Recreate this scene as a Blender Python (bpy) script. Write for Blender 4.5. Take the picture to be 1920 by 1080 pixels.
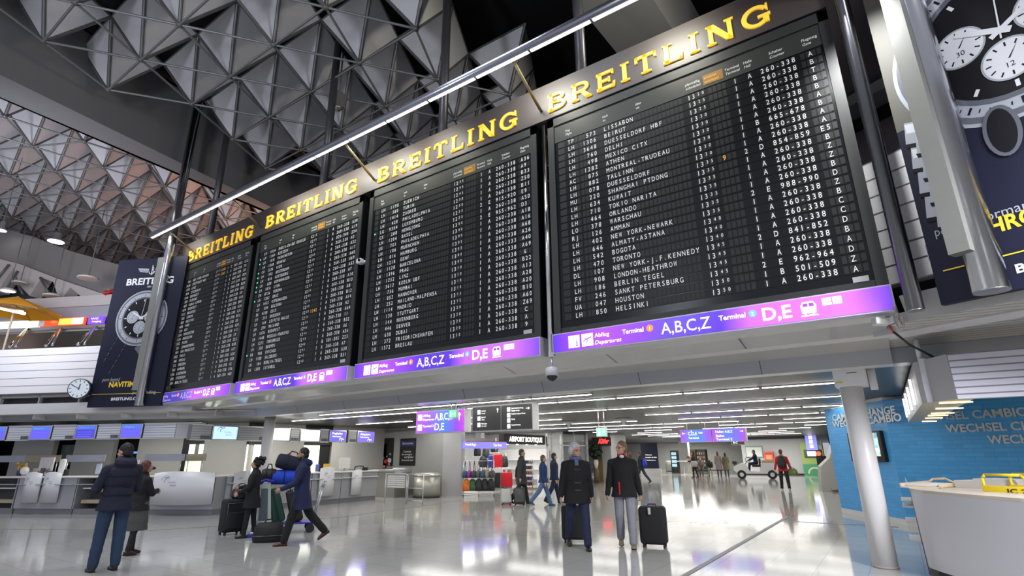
import bpy, bmesh, math, random
from mathutils import Vector, Matrix, Euler
random.seed(7)
R = math.radians
for o in list(bpy.data.objects): bpy.data.objects.remove(o, do_unlink=True)
SC = bpy.context.scene
COL = SC.collection
# ------------------------------------------------------------------ camera
PITCH, YAW, ROLL, HCAM, FPX = 17.4, 34.5, 0.5, 1.54, 1005.0
cam = bpy.data.cameras.new('camera'); cam_o = bpy.data.objects.new('camera', cam); COL.objects.link(cam_o)
cam.sensor_width = 36; cam.lens = FPX*36/1920; cam.clip_end = 400
_f = Vector((-math.sin(R(YAW))*math.cos(R(PITCH)), math.cos(R(YAW))*math.cos(R(PITCH)), math.sin(R(PITCH))))
_r = Vector((math.cos(R(YAW)), math.sin(R(YAW)), 0)); _d = -_r.cross(_f)
_c, _s = math.cos(R(ROLL)), math.sin(R(ROLL))
AX = (_c*_r+_s*_d, -_s*_r+_c*_d, _f)          # right, down, forward
m = Matrix((AX[0], -AX[1], -AX[2])).transposed().to_4x4(); m.translation = Vector((0, 0, HCAM))
cam_o.matrix_world = m
SC.camera = cam_o
# ------------------------------------------------------------------ world, exposure, main lamps
SC.view_settings.view_transform = 'Standard'; SC.view_settings.look = 'None'
SC.view_settings.exposure = 0.32; SC.view_settings.gamma = 1.0
W = bpy.data.worlds.new('world'); SC.world = W; W.use_nodes = True
W.node_tree.nodes['Background'].inputs[0].default_value = (0.86, 0.87, 1.0, 1)
W.node_tree.nodes['Background'].inputs[1].default_value = 0.40
def area(name, loc, aim, sx, sy, power, col=(1, 1, 1), spread=180):
    l = bpy.data.lights.new(name, 'AREA'); l.shape = 'RECTANGLE'; l.size = sx; l.size_y = sy
    l.energy = power; l.color = col; l.spread = R(spread)
    o = bpy.data.objects.new(name, l); COL.objects.link(o); o.location = loc
    d = Vector(aim)-Vector(loc); o.rotation_euler = d.to_track_quat('-Z', 'X' if abs(d.z) < .9*d.length else 'Y').to_euler()
    return o
# lamps of the rail that lights the boards
for lx, lw in ((-18.3, 13), (-12.65, 14), (-11.4, 16), (-10.1, 17), (-8.8, 16), (-7.4, 10), (-4.45, 13), (-1.98, 13)):
    o = area('rail_lamp', (lx, 6.74, 8.60), (lx, 7.7, 8.0), .75, .05, lw, (1.0, .98, .84), 110)
    o.rotation_euler = (Vector((lx, 7.7, 8.0))-Vector(o.location)).to_track_quat('-Z', 'Z').to_euler()
# lamps in the low ceiling of the passage
for k in range(12):
    ly = 11.45+2.8*k; xa, xb = (-16.5, 0) if k < 3 else (-14, 0) if k < 8 else (-13.5, -4.6)
    o = area('passage_lamp', ((xa+xb)/2, ly, 2.73), ((xa+xb)/2, ly, 0), xb-xa, 1.1, 6.2*(xb-xa), (1, .97, .91))
for lx, ly in ((-19, 38), (-13.5, 44.5), (-19, 45), (-17, 52), (-19, 58), (-8, 43.5)):
    o = area('far_fill', (lx, ly, 2.74), (lx, ly, 0), 6, .3, 190, (1, .97, .92))  # added fill that brightens the far walls
# hall lamps hanging high over the open floor
for lx, ly in ((-12, 1.5), (-5, 4), (-19, 3.0), (-2, -3)):
    o = area('hall_light', (lx, ly, 11.2), (lx, ly, 0), 3.2, 3.2, 210, (.93, .95, 1.0), 120)
# lamps under the gallery, over the counters
for lx, ly in ((-21.2, 7.2), (-18.6, 8.6), (-17.6, 11.0), (-17.6, 14.2)):
    o = area('counter_lamp', (lx-.2, ly+.6, 2.72), (lx-.2, ly+.6, 0), 1.4,   .3, 46, (1, .96, .86))
o = area('hall_light', (4.5, 1.5, 9.0), (1.5, 7.8, 4.4), 1.5, 1.5, 120, (.96, .96, 1.0), 110)  # added fill for the louvres, poster and counter at right
o = area('hall_light', (4.2, 4.0, 4.6), (.6, 9.6, 1.6), 1.5, 1.0, 120, (.93, .93, 1.0), 70)  # second added fill, aimed at the right column and curved counter
o = area('louvre_fill', (.34, 6.7, 7.2), (.75, 8.2, 4.4), .4, .1, 22, (1, 1, 1), 100)  # small fill added to whiten the louvres beside the poster
o = area('desk_fill', (1.6, 11.2, 2.78), (1.2, 11.6, 0), 2.0, .6, 60, (1, .93, .8))  # warm fill added to lift the canopy and column
# fill lights added to brighten the roof frame from below
o = area('roof_fill', (-6, -5, 7), (-14, 5, 13), 3, 1, 340, (.82, .86, 1.0), 150)
o = area('roof_fill', (1.5, 9.0, 9.0), (-10, 8, 13.2), 2, 1, 160, (1, .93, .78), 130)
o = area('roof_fill', (-20, 2.0, 6.5), (-29, 8, 13), 3, 1, 280, (.86, .88, 1.0), 150)
o = area('roof_fill_red', (-22.5, 12.5, 9.4), (-25, 11, 12.5), 2.0, 2.0, 150, (1, .55, .4))  # added red glow that tints the far roof panels

# ------------------------------------------------------------------ geometry helpers
def ray(px, py):
    return AX[0]*((px-960)/FPX) + AX[1]*((py-540)/FPX) + AX[2]
CP = Vector((0, 0, HCAM))
def on_z(px, py, z=0.0):
    d = ray(px, py); return CP + d*((z-HCAM)/d.z)
def on_y(px, py, y):
    d = ray(px, py); return CP + d*(y/d.y)
def on_x(px, py, x):
    d = ray(px, py); return CP + d*(x/d.x)
def on_p(px, py, p0, n):
    d = ray(px, py); return CP + d*((Vector(p0)-CP).dot(n)/d.dot(n))
def proj(p):
    v = Vector(p)-CP; z = v.dot(AX[2]); return (960+FPX*v.dot(AX[0])/z, 540+FPX*v.dot(AX[1])/z)

_mats = {}
def M(name, col=(.5, .5, .5), rough=.5, metal=0.0, emit=0.0, spec=.5, noise=0.0, nscale=8.0, bump=0.0, ecol=None, alpha=1.0, trans=0.0):
    if name in _mats: return _mats[name]
    mt = bpy.data.materials.new(name); mt.use_nodes = True; nt = mt.node_tree; b = nt.nodes['Principled BSDF']
    b.inputs['Base Color'].default_value = (*col, 1); b.inputs['Roughness'].default_value = rough
    b.inputs['Metallic'].default_value = metal; b.inputs['Specular IOR Level'].default_value = spec
    if emit:
        b.inputs['Emission Color'].default_value = (*(ecol or col), 1); b.inputs['Emission Strength'].default_value = emit
    if trans: b.inputs['Transmission Weight'].default_value = trans
    if alpha < 1: b.inputs['Alpha'].default_value = alpha
    if noise or bump:
        tc = nt.nodes.new('ShaderNodeTexCoord'); nz = nt.nodes.new('ShaderNodeTexNoise'); nz.inputs['Scale'].default_value = nscale
        nz.inputs['Detail'].default_value = 4
        nt.links.new(tc.outputs['Object'], nz.inputs['Vector'])
        if noise:
            mx = nt.nodes.new('ShaderNodeMix'); mx.data_type = 'RGBA'
            mx.inputs[6].default_value = (*[max(0, c*(1-noise)) for c in col], 1); mx.inputs[7].default_value = (*[min(1, c*(1+noise)) for c in col], 1)
            nt.links.new(nz.outputs['Fac'], mx.inputs[0]); nt.links.new(mx.outputs[2], b.inputs['Base Color'])
        if bump:
            bp = nt.nodes.new('ShaderNodeBump'); bp.inputs['Strength'].default_value = bump; bp.inputs['Distance'].default_value = .02
            nt.links.new(nz.outputs['Fac'], bp.inputs['Height']); nt.links.new(bp.outputs['Normal'], b.inputs['Normal'])
    _mats[name] = mt; return mt
def emis(name, col, s): return M(name, col, .5, 0, s)
def glass(name, col=(.9, .95, .95), a=.18):
    return M(name, col, .03, 0, alpha=a, spec=.6)
def grid_mat(name, col, line, sx, sy, lw, rough=.3, coord='XY', bump=0.0, metal=0.0, noise=.06, offset=0.0, spec=.5):
    """tiles, bricks or slats, laid out in object space"""
    if name in _mats: return _mats[name]
    mt = bpy.data.materials.new(name); mt.use_nodes = True; nt = mt.node_tree; b = nt.nodes['Principled BSDF']
    tc = nt.nodes.new('ShaderNodeTexCoord'); br = nt.nodes.new('ShaderNodeTexBrick')
    sp = nt.nodes.new('ShaderNodeSeparateXYZ'); cb = nt.nodes.new('ShaderNodeCombineXYZ')
    nt.links.new(tc.outputs['Object'], sp.inputs[0])
    nt.links.new(sp.outputs['XYZ'.index(coord[0])], cb.inputs[0]); nt.links.new(sp.outputs['XYZ'.index(coord[1])], cb.inputs[1])
    nt.links.new(cb.outputs[0], br.inputs['Vector'])
    br.offset = offset; br.inputs['Scale'].default_value = 1; br.inputs['Brick Width'].default_value = sx; br.inputs['Row Height'].default_value = sy
    br.inputs['Mortar Size'].default_value = lw; br.inputs['Mortar Smooth'].default_value = 0.1
    br.inputs['Color1'].default_value = (*[c*(1-noise) for c in col], 1); br.inputs['Color2'].default_value = (*[c*(1+noise) for c in col], 1); br.inputs['Mortar'].default_value = (*line, 1)
    nt.links.new(br.outputs['Color'], b.inputs['Base Color']); b.inputs['Roughness'].default_value = rough; b.inputs['Metallic'].default_value = metal
    b.inputs['Specular IOR Level'].default_value = spec
    if bump:
        bp = nt.nodes.new('ShaderNodeBump'); bp.inputs['Strength'].default_value = bump; bp.inputs['Distance'].default_value = .01; bp.invert = True
        nt.links.new(br.outputs['Fac'], bp.inputs['Height']); nt.links.new(bp.outputs['Normal'], b.inputs['Normal'])
    _mats[name] = mt; return mt

class MB:
    """collects shapes and links them as ONE mesh object"""
    def __init__(s): s.v = []; s.f = []; s.mi = []; s.mats = []; s.sm = []
    def _m(s, m):
        if m not in s.mats: s.mats.append(m)
        return s.mats.index(m)
    def add(s, vs, fs, m, T=None, smooth=False):
        k = len(s.v); i = s._m(m)
        s.v += [tuple(T @ Vector(v)) if T is not None else tuple(v) for v in vs]
        s.f += [tuple(k+a for a in f) for f in fs]; s.mi += [i]*len(fs); s.sm += [smooth]*len(fs)
        return s
    def box(s, c, d, m, T=None, rz=0.0):
        x, y, z = d[0]/2, d[1]/2, d[2]/2
        vs = [Vector((a*x, b*y, e*z)) for a in (-1, 1) for b in (-1, 1) for e in (-1, 1)]
        if rz: q = Matrix.Rotation(rz, 3, 'Z'); vs = [q @ v for v in vs]
        vs = [v+Vector(c) for v in vs]
        return s.add(vs, [(0, 1, 3, 2), (4, 6, 7, 5), (0, 4, 5, 1), (2, 3, 7, 6), (0, 2, 6, 4), (1, 5, 7, 3)], m, T)
    def b2(s, a, b, m, T=None):
        return s.box([(p+q)/2 for p, q in zip(a, b)], [abs(q-p) for p, q in zip(a, b)], m, T)
    def rbox(s, c, d, r, m, T=None, seg=3, rot=None):
        bm = bmesh.new(); bmesh.ops.create_cube(bm, size=1)
        for v in bm.verts: v.co = Vector((v.co.x*d[0], v.co.y*d[1], v.co.z*d[2]))
        bmesh.ops.bevel(bm, geom=bm.edges[:], offset=min(r, min(d)*.49), segments=seg, affect='EDGES', profile=.5)
        q = (Euler(rot).to_matrix() if rot else Matrix.Identity(3))
        bm.verts.index_update()
        s.add([q @ v.co + Vector(c) for v in bm.verts], [tuple(v.index for v in f.verts) for f in bm.faces], m, T, True); bm.free(); return s
    def tube(s, p0, p1, r0, m, r1=None, n=10, T=None, caps=True):
        p0, p1 = Vector(p0), Vector(p1); r1 = r0 if r1 is None else r1; d = (p1-p0)
        if d.length < 1e-6: return s
        d.normalize(); a = d.orthogonal().normalized(); b = d.cross(a); vs = []
        for p, r in ((p0, r0), (p1, r1)):
            vs += [p+(a*math.cos(2*math.pi*i/n)+b*math.sin(2*math.pi*i/n))*r for i in range(n)]
        s.add(vs, [(i, (i+1) % n, n+(i+1) % n, n+i) for i in range(n)], m, T, True)
        if caps: s.add(vs, [tuple(range(n-1, -1, -1)), tuple(range(n, 2*n))], m, T)
        return s
    def path(s, pts, r, m, n=8, T=None):
        pts = [Vector(p) for p in pts]
        for a, b in zip(pts, pts[1:]): s.tube(a, b, r, m, n=n, T=T)
        for p in pts[1:-1]: s.ball(p, (r, r, r), m, T, 6, n)
        return s
    def ball(s, c, r, m, T=None, nu=10, nv=14, rot=None):
        c = Vector(c); q = Euler(rot).to_matrix() if rot else Matrix.Identity(3); vs = []; fs = []
        for i in range(1, nu):
            t = math.pi*i/nu
            for j in range(nv):
                p = 2*math.pi*j/nv; vs.append(c+q @ Vector((r[0]*math.sin(t)*math.cos(p), r[1]*math.sin(t)*math.sin(p), r[2]*math.cos(t))))
        k = len(vs); vs += [c+q @ Vector((0, 0, r[2])), c-q @ Vector((0, 0, r[2]))]
        for i in range(nu-2):
            for j in range(nv): fs.append((i*nv+j, (i+1)*nv+j, (i+1)*nv+(j+1) % nv, i*nv+(j+1) % nv))
        for j in range(nv): fs += [(k, j, (j+1) % nv), (k+1, (nu-2)*nv+(j+1) % nv, (nu-2)*nv+j)]
        return s.add(vs, fs, m, T, True)
    def lathe(s, prof, m, c=(0, 0, 0), n=24, T=None, cap=True):
        c = Vector(c); vs = []; fs = []
        for r, z in prof: vs += [c+Vector((r*math.cos(2*math.pi*i/n), r*math.sin(2*math.pi*i/n), z)) for i in range(n)]
        for k in range(len(prof)-1): fs += [(k*n+i, k*n+(i+1) % n, (k+1)*n+(i+1) % n, (k+1)*n+i) for i in range(n)]
        s.add(vs, fs, m, T, True)
        if cap: s.add(vs, [tuple(range(n-1, -1, -1)), tuple((len(prof)-1)*n+i for i in range(n))], m, T)
        return s
    def rings(s, rs, m, T=None, n=18):
        """loft through elliptical rings (centre, half-width vector, half-depth vector)"""
        vs = []; fs = []
        for c, a, b in rs: vs += [Vector(c)+Vector(a)*math.cos(2*math.pi*i/n)+Vector(b)*math.sin(2*math.pi*i/n) for i in range(n)]
        for k in range(len(rs)-1): fs += [(k*n+i, k*n+(i+1) % n, (k+1)*n+(i+1) % n, (k+1)*n+i) for i in range(n)]
        fs += [tuple(range(n-1, -1, -1)), tuple((len(rs)-1)*n+i for i in range(n))]
        return s.add(vs, fs, m, T, True)
    def prism(s, poly, y0, y1, m, T=None):
        """polygon in local x,z pushed from y0 to y1"""
        n = len(poly); vs = [(x, y0, z) for x, z in poly]+[(x, y1, z) for x, z in poly]
        return s.add(vs, [tuple(range(n)), tuple(range(2*n-1, n-1, -1))]+[(i, n+i, n+(i+1) % n, (i+1) % n) for i in range(n)], m, T)
    def quad(s, a, b, c, d, m, T=None): return s.add([a, b, c, d], [(0, 1, 2, 3)], m, T)
    def disc(s, c, r, m, T=None, n=20, y=True, rz=None):
        c = Vector(c); rz = r if rz is None else rz
        vs = [c+(Vector((r*math.cos(2*math.pi*i/n), 0, rz*math.sin(2*math.pi*i/n)))) for i in range(n)]
        return s.add(vs, [tuple(range(n))], m, T)
    def ring(s, c, r0, r1, m, a0=0, a1=360, T=None, n=40, q=1.0):
        c = Vector(c); vs = []
        for i in range(n+1):
            t = R(a0+(a1-a0)*i/n); vs += [c+Vector((r*math.cos(t)*q, 0, r*math.sin(t))) for r in (r0, r1)]
        return s.add(vs, [(2*i, 2*i+1, 2*i+3, 2*i+2) for i in range(n)], m, T)
    def build(s, name, parent=None, loc=None, rz=0.0, bevel=0.0):
        me = bpy.data.meshes.new(name); me.from_pydata(s.v, [], s.f)
        for mt in s.mats: me.materials.append(mt)
        me.polygons.foreach_set('material_index', s.mi); me.polygons.foreach_set('use_smooth', s.sm); me.update()
        bm = bmesh.new(); bm.from_mesh(me); bmesh.ops.remove_doubles(bm, verts=bm.verts[:], dist=1e-6) if len(s.v) < 20000 else None
        bmesh.ops.recalc_face_normals(bm, faces=bm.faces[:]) if len(s.v) < 20000 and s.recalc else None
        bm.to_mesh(me); bm.free()
        o = bpy.data.objects.new(name, me); COL.objects.link(o)
        if parent is not None: o.parent = parent
        if loc is not None: o.location = loc
        if rz: o.rotation_euler = (0, 0, rz)
        if bevel:
            md = o.modifiers.new('bevel', 'BEVEL'); md.width = bevel; md.segments = 2; md.limit_method = 'ANGLE'
        return o
    recalc = True

def tag(o, label, cat, group=None, kind=None):
    o['label'] = label; o['category'] = cat
    if group: o['group'] = group
    if kind: o['kind'] = kind
    return o
def thing(name, label, cat, loc=(0, 0, 0), rz=0.0, group=None):
    o = bpy.data.objects.new(name, None); COL.objects.link(o); o.empty_display_size = .2
    o.location = loc; o.rotation_euler = (0, 0, rz); return tag(o, label, cat, group)
def struct(mb, name, loc=None, rz=0.0):
    o = mb.build(name, None, loc, rz); o['kind'] = 'structure'; return o
def children(o): return [c for c in bpy.data.objects if c.parent == o]
def copy_tree(o, loc, rz, label, parent=None):
    c = o.copy(); COL.objects.link(c)
    if parent is not None: c.parent = parent
    else: c.location = loc; c.rotation_euler = (0, 0, rz); c['label'] = label
    for ch in children(o): copy_tree(ch, None, None, None, c)
    return c
_tc = {}
def text_geo(t, bold=0.0):
    k = (t, bold)
    if k in _tc: return _tc[k]
    cu = bpy.data.curves.new('t', 'FONT'); cu.body = t; cu.size = 1; cu.resolution_u = 3; cu.offset = bold
    o = bpy.data.objects.new('t', cu); COL.objects.link(o)
    dg = bpy.context.evaluated_depsgraph_get(); dg.update(); me = bpy.data.meshes.new_from_object(o.evaluated_get(dg))
    vs = [(v.co.x, v.co.y) for v in me.vertices]; fs = [tuple(p.vertices) for p in me.polygons]
    bpy.data.objects.remove(o); bpy.data.curves.remove(cu); bpy.data.meshes.remove(me)
    _tc[k] = (vs, fs); return _tc[k]
def text(mb, t, x, y, z, h, m, align='L', width=None, slant=0.0, bold=0.0, T=None, xs=1.0):
    """flat lettering on a wall facing local -Y; h is the capital height, width squeezes it to fit"""
    vs, fs = text_geo(t, bold)
    if not vs: return mb
    k = h/.70; x0 = min(v[0] for v in vs); x1 = max(v[0] for v in vs); sx = k*xs
    if width: sx = width/(x1-x0)
    w = (x1-x0)*sx; ox = x-x0*sx - (w/2 if align == 'C' else w if align == 'R' else 0)
    mb.recalc = False
    return mb.add([(ox+v[0]*sx+v[1]*k*slant, y, z+v[1]*k) for v in vs], fs, m, T)
def wall_T(p, ang):
    """frame whose local X runs along a wall at angle ang, local -Y faces the viewer"""
    return Matrix.Translation(Vector(p)) @ Matrix.Rotation(ang, 4, 'Z')
A26 = R(26.0)
U1 = Vector((math.cos(A26), math.sin(A26), 0)); N1 = Vector((-math.sin(A26), math.cos(A26), 0))      # left wing of the hall
U2 = Vector((math.cos(A26), -math.sin(A26), 0)); N2 = Vector((math.sin(A26), math.cos(A26), 0))      # right wing
def L1(u, n, z=0.0): v = U1*u+N1*n; return Vector((v.x, v.y, z))
def L2(p, u, n=0.0, z=None): v = Vector(p)+U2*u+N2*n; return Vector((v.x, v.y, v.z if z is None else z))

# shared materials
white = M('white_paint', (.74, .74, .74), .4, noise=.03)
offw = M('offwhite_panel', (.60, .60, .61), .42, noise=.04, nscale=3)
grey = M('grey_paint', (.30, .31, .33), .45, noise=.05)
dgrey = M('dark_grey', (.07, .07, .075), .5)
black = M('black', (.006, .006, .007), .5)
blackg = M('black_gloss', (.008, .008, .01), .15)
steel = M('brushed_steel', (.55, .56, .58), .25, 1.0, noise=.08, nscale=20)
alu = M('aluminium', (.62, .63, .65), .35, 1.0)
chrome = M('chrome', (.75, .76, .78), .12, 1.0)
rubber = M('rubber', (.015, .015, .016), .7)
lit = emis('lit_white', (1, .98, .95), 3.2)
strip = emis('tube_light', (1, .97, .93), 7.0)
yellow_l = emis('warm_strip', (1, .78, .40), 2.6)
litwhite = emis('sign_white', (1, 1, 1), 1.35)
# ================================================================== the setting
floor_m = grid_mat('floor_tiles', (.42, .42, .40), (.30, .30, .29), .62, .62, .006, .085, 'XY', noise=.04, spec=.55)
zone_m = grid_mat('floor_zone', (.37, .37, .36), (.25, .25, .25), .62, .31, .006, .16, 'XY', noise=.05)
b = MB(); b.b2((-70, -5, -.2), (16, 80, 0), floor_m); struct(b, 'floor')
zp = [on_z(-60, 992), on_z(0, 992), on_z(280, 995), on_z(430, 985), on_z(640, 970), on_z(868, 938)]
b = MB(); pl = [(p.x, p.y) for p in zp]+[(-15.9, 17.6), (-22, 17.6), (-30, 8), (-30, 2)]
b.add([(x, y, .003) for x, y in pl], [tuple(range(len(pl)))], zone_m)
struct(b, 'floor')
b = MB(); b.b2((-2.68, 4, .001), (-2.60, 16.2, .006), M('joint_metal', (.10, .10, .11), .4, .6)); struct(b, 'trim_1')
b = MB(); b.b2((-2.6, 15.1, .001), (-.3, 15.16, .005), M('joint_dark', (.16, .17, .18), .4)); struct(b, 'trim_2')

# low ceiling of the passage, slatted
slat = grid_mat('ceiling_slats', (.036, .036, .035), (.010, .010, .010), 60, .10, .012, .35, 'XY', noise=.04)
b = MB(); b.b2((-15.2, 9.62, 2.785), (9, 80, 3.0), slat)
b.add([(-15.2, 9.62, 2.785), (-15.2, 80, 2.785), (-40, 80, 2.785), (-40, 2.0, 2.785), (-34, .8, 2.785), tuple(L1(-10.6, 15.7, 2.785))], [(0, 1, 2, 3, 4, 5)], slat)
struct(b, 'ceiling')
# stepped soffit under the boards
sof_w = M('soffit_pale', (.62, .61, .57), .3); sof_g = M('soffit_grey', (.40, .40, .41), .12, spec=.7, noise=.03, nscale=2)
sof_p = M('soffit_panel', (.50, .48, .45), .12, spec=.7); fas = M('fascia_grey', (.36, .37, .40), .3, noise=.03)
prof = [(7.82, 3.16), (7.98, 3.105), (8.42, 3.02), (8.5, 2.98), (9.3, 2.965), (9.4, 2.755), (9.66, 2.75)]
mm = [sof_w, sof_g, sof_w, sof_p, fas, sof_w]
b = MB(); x0, x1 = -17.6, .15
ends = [-18.6, -18.4, -17.6, -17.4, -16.4, -16.3, -16.0]
for (p, q, mt, e0, e1) in zip(prof, prof[1:], mm, ends, ends[1:]):
    b.quad((e0, *p), (x1, *p), (x1, *q), (e1, *q), mt)
for k in range(1, 9):                                    # butt joints between soffit panels
    x = -18+2.05*k
    b.quad((x, 7.981, 3.104), (x+.018, 7.981, 3.104), (x+.018, 8.419, 3.019), (x, 8.419, 3.019), dgrey)
    b.quad((x, 9.299, 2.964), (x+.012, 9.299, 2.964), (x+.012, 9.399, 2.756), (x, 9.399, 2.756), dgrey)
struct(b, 'ceiling')
# right of the boards the soffit turns with the wing; slats, open hatch with cables over the column
b = MB(); q0 = Vector((.30, 7.62, 0))
def rs(u, n, z): return tuple(L2(q0, u, n, z))
b.quad(rs(0, .05, 3.32), rs(4.5, .05, 3.32), rs(4.5, .15, 3.02), rs(0, .15, 3.02), M('right_fascia', (.46, .455, .44), .35))
b.quad(rs(-.2, .15, 3.02), rs(4.5, .15, 3.02), rs(4.5, .9, 2.98), rs(-.3, .9, 2.98), grid_mat('soffit_slats', (.50, .49, .46), (.2, .19, .17), 60, .12, .014, .3, 'XY'))
b.quad((.15, 8.3, 3.05), (4.4, 7.3, 3.05), (4.4, 9.4, 2.98), (.15, 9.4, 2.98), grid_mat('soffit_slats', (.5, .5, .5), (.2, .2, .2), 9, .12, .01))
b.quad((-.16, 9.42, 2.98), (5, 9.42, 2.98), (5, 9.42, 2.76), (-.16, 9.42, 2.76), fas)
b.quad((-.16, 9.42, 2.76), (5, 9.42, 2.76), (5, 9.7, 2.75), (-.16, 9.7, 2.75), fas)
b.b2((-.75, 9.2, 3.0), (.0, 10.1, 3.3), black)
struct(b, 'ceiling')

# ---- the space frame roof: inverted white pyramids hung on bars
pan = M('roof_panel', (.60, .60, .62), .55, noise=.04, nscale=2); bar = M('roof_bar', (.13, .135, .135), .4, .3); barl = M('roof_bar_light', (.22, .225, .23), .4, .3)
def space_frame(A, a1, a2, zl, zu, keep, name, rmain=.055, rlow=.035):
    b = MB(); A = Vector((A[0], A[1], 0)); a1 = Vector((*a1, 0)); a2 = Vector((*a2, 0)); nodes = {}
    for i in range(-26, 27):
        for j in range(-26, 27):
            p = A+a1*i+a2*j
            if keep(p.x, p.y): nodes[(i, j)] = p
    ups = {}
    for (i, j), p in nodes.items():
        lo = Vector((p.x, p.y, zl)); us = []
        for (ui, uj) in ((i, j), (i-1, j), (i, j+1)):
            q = A+a1*ui+a2*uj+(a1-a2)/3; us.append(Vector((q.x, q.y, zu))); ups[(ui, uj)] = us[-1]
        for k in range(3):
            u, v = us[k], us[(k+1) % 3]; c = (u+v+lo)/3; f = .93
            P = [c+(w-c)*f for w in (u, v, lo)]; nrm = (P[1]-P[0]).cross(P[2]-P[0]).normalized()*.02
            b.add([*P, *[w+nrm for w in P]], [(0, 1, 2), (5, 4, 3), (0, 3, 4, 1), (1, 4, 5, 2), (2, 5, 3, 0)], pan)
            b.tube(u, v, .03, bar, n=5, caps=False)
        for k in range(3): b.tube(us[k], lo, rmain, bar, n=6, caps=False)
        b.ball(lo, (.09, .09, .07), bar, nu=5, nv=8)
        for (di, dj) in ((1, 0), (0, 1), (1, 1)):
            if (i+di, j+dj) in nodes:
                q = nodes[(i+di, j+dj)]; b.tube(lo, (q.x, q.y, zl), rlow, barl, n=5, caps=False)
    b.recalc = False
    struct(b, name); return nodes, ups
bx = lambda y: -19.05 - .115*(y-2.0)                        # line of the big beam's near edge
space_frame((-16.85, 6.32), (2.27, 0), (-.9, 1.85), 12.5, 14.25, lambda x, y: bx(y)+.75 < x < -8.2+.05*(y-8) and -3 < y < 17.5, 'ceiling')
space_frame((-26.88, 8.58), (1.90, .96), (-1.55, 1.14), 12.5, 14.1, lambda x, y: x < bx(y)-2.15 and (x*N1.x+y*N1.y) < 33 and x > -56 and y > -2, 'ceiling', .05, .032)
void = M('roof_void', (.004, .004, .005), .9)
b = MB(); b.b2((-70, -12, 15.3), (16, 36, 15.5), void); struct(b, 'ceiling')
b = MB(); b.b2((-20, 21.5, 3.0), (16, 21.8, 15.4), void); struct(b, 'wall_back')
# concrete beams
bm1 = M('beam_concrete', (.165, .165, .168), .6, noise=.04, nscale=1.5)
def beam(name, e0, e1, y0, y1, zb, zt):
    b = MB(); P = [(e0(y0), y0), (e1(y0), y0), (e1(y1), y1), (e0(y1), y1)]
    vs = [(x, y, zb) for x, y in P]+[(x, y, zt) for x, y in P]
    b.add(vs, [(3, 2, 1, 0), (4, 5, 6, 7), (0, 1, 5, 4), (1, 2, 6, 5), (2, 3, 7, 6), (3, 0, 4, 7)], bm1); return struct(b, name)
n0, n1 = on_z(0, 140, 11.8), on_z(430, 350, 11.8); f0, f1 = on_z(0, 182, 11.8), on_z(300, 310, 11.8)
ln = lambda p, q: (lambda y: p.x+(q.x-p.x)*(y-p.y)/(q.y-p.y))
beam('ceiling', ln(f0, f1), ln(n0, n1), -4, 21, 11.8, 14.6)
beam('ceiling', lambda y: -4.45+.05*(y-9), lambda y: -2.95+.05*(y-9), 4, 21, 11.8, 14.4)

# ---- left wing: gallery with white boarded parapet
par = M('parapet_board', (.78, .77, .78), .35, noise=.02); T1 = Matrix.Rotation(A26, 4, 'Z')   # local x = u, local y = n
b = MB(); UA, UB = -33.0, -12.2
b.b2((UA, 15.1, 2.95), (UB, 15.5, 3.28), offw, T1)
for k in range(6): b.b2((UA, 15.12, 3.62+.25*k), (UB, 15.3, 3.62+.25*k+.232), par, T1)
b.b2((UA, 15.16, 3.6), (UB, 15.28, 5.1), M('groove', (.25, .25, .26), .6), T1)
b.b2((UA, 15.5, 3.2), (UB, 15.6, 3.7), black, T1)
for k in range(16): b.b2((UA+1.5*k, 15.3, 3.28), (UA+1.5*k+.06, 15.4, 3.62), grey, T1)
b.b2((UA, 15.3, 3.5), (UB, 26, 3.6), M('gallery_floor', (.3, .29, .28), .5), T1)
struct(b, 'wall_left')
b = MB()
b.quad((UA, 15.3, 2.96), (-9.6, 15.3, 2.96), (-10.2, 15.62, 2.93), (UA, 15.62, 2.93), M('gallery_soffit', (.46, .43, .40), .4), T1)
b.quad((UA, 15.62, 2.93), (-10.2, 15.62, 2.93), (-10.4, 15.7, 2.76), (UA, 15.7, 2.76), fas, T1)
for k in range(14):
    u = -9.9-1.62*k; b.b2((u-.02, 15.28, 2.80), (u+.02, 15.7, 2.975), offw, T1)
struct(b, 'trim_3')
gw = M('gallery_wall', (.52, .46, .38), .6, noise=.1, nscale=1)
b = MB(); b.b2((UA-8, 22, 3.6), (UB-1, 22.2, 7.0), gw, T1)
b.b2((UA-8, 18.1, 6.45), (UB-2, 22, 6.55), M('gallery_ceiling', (.5, .47, .43), .5), T1)
b.b2((UA-8, 18.0, 6.95), (UB-2, 18.5, 7.42), M('gallery_fascia', (.34, .34, .38), .4), T1)
b.b2((UA-8, 17.9, 7.42), (UB-2, 18.6, 7.85), M('gallery_fascia2', (.50, .47, .46), .4), T1)
lv = grid_mat('dark_louvre', (.035, .045, .05), (.012, .014, .016), .18, 9, .02, .4, 'XZ')
b.b2((UA-8, 19.5, 7.8), (UB+1, 19.7, 9.3), lv, T1)
b.b2((UA-30, 34, 7.8), (UB+14, 34.2, 15.4), void, T1)
b.b2((-29, -3, 0), (UB+9, 27.0, .001), void, T1) if 0 else None
struct(b, 'wall_left')
def P18(px, py, n=18.9):
    q = on_p(px, py, N1*n, N1); return (q.dot(U1), q.z)
zz = [P18(*p) for p in ((-140, 440), (-10, 484), (40, 496), (110, 523), (205, 555), (212, 577), (166, 566), (136, 540), (116, 567), (104, 530), (82, 522), (60, 556), (44, 540), (30, 504), (18, 520), (0, 548), (-140, 560))]
b = MB(); b.prism(zz, 18.8, 19.3, M('roof_edge', (.50, .46, .43), .5), T1)
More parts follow.
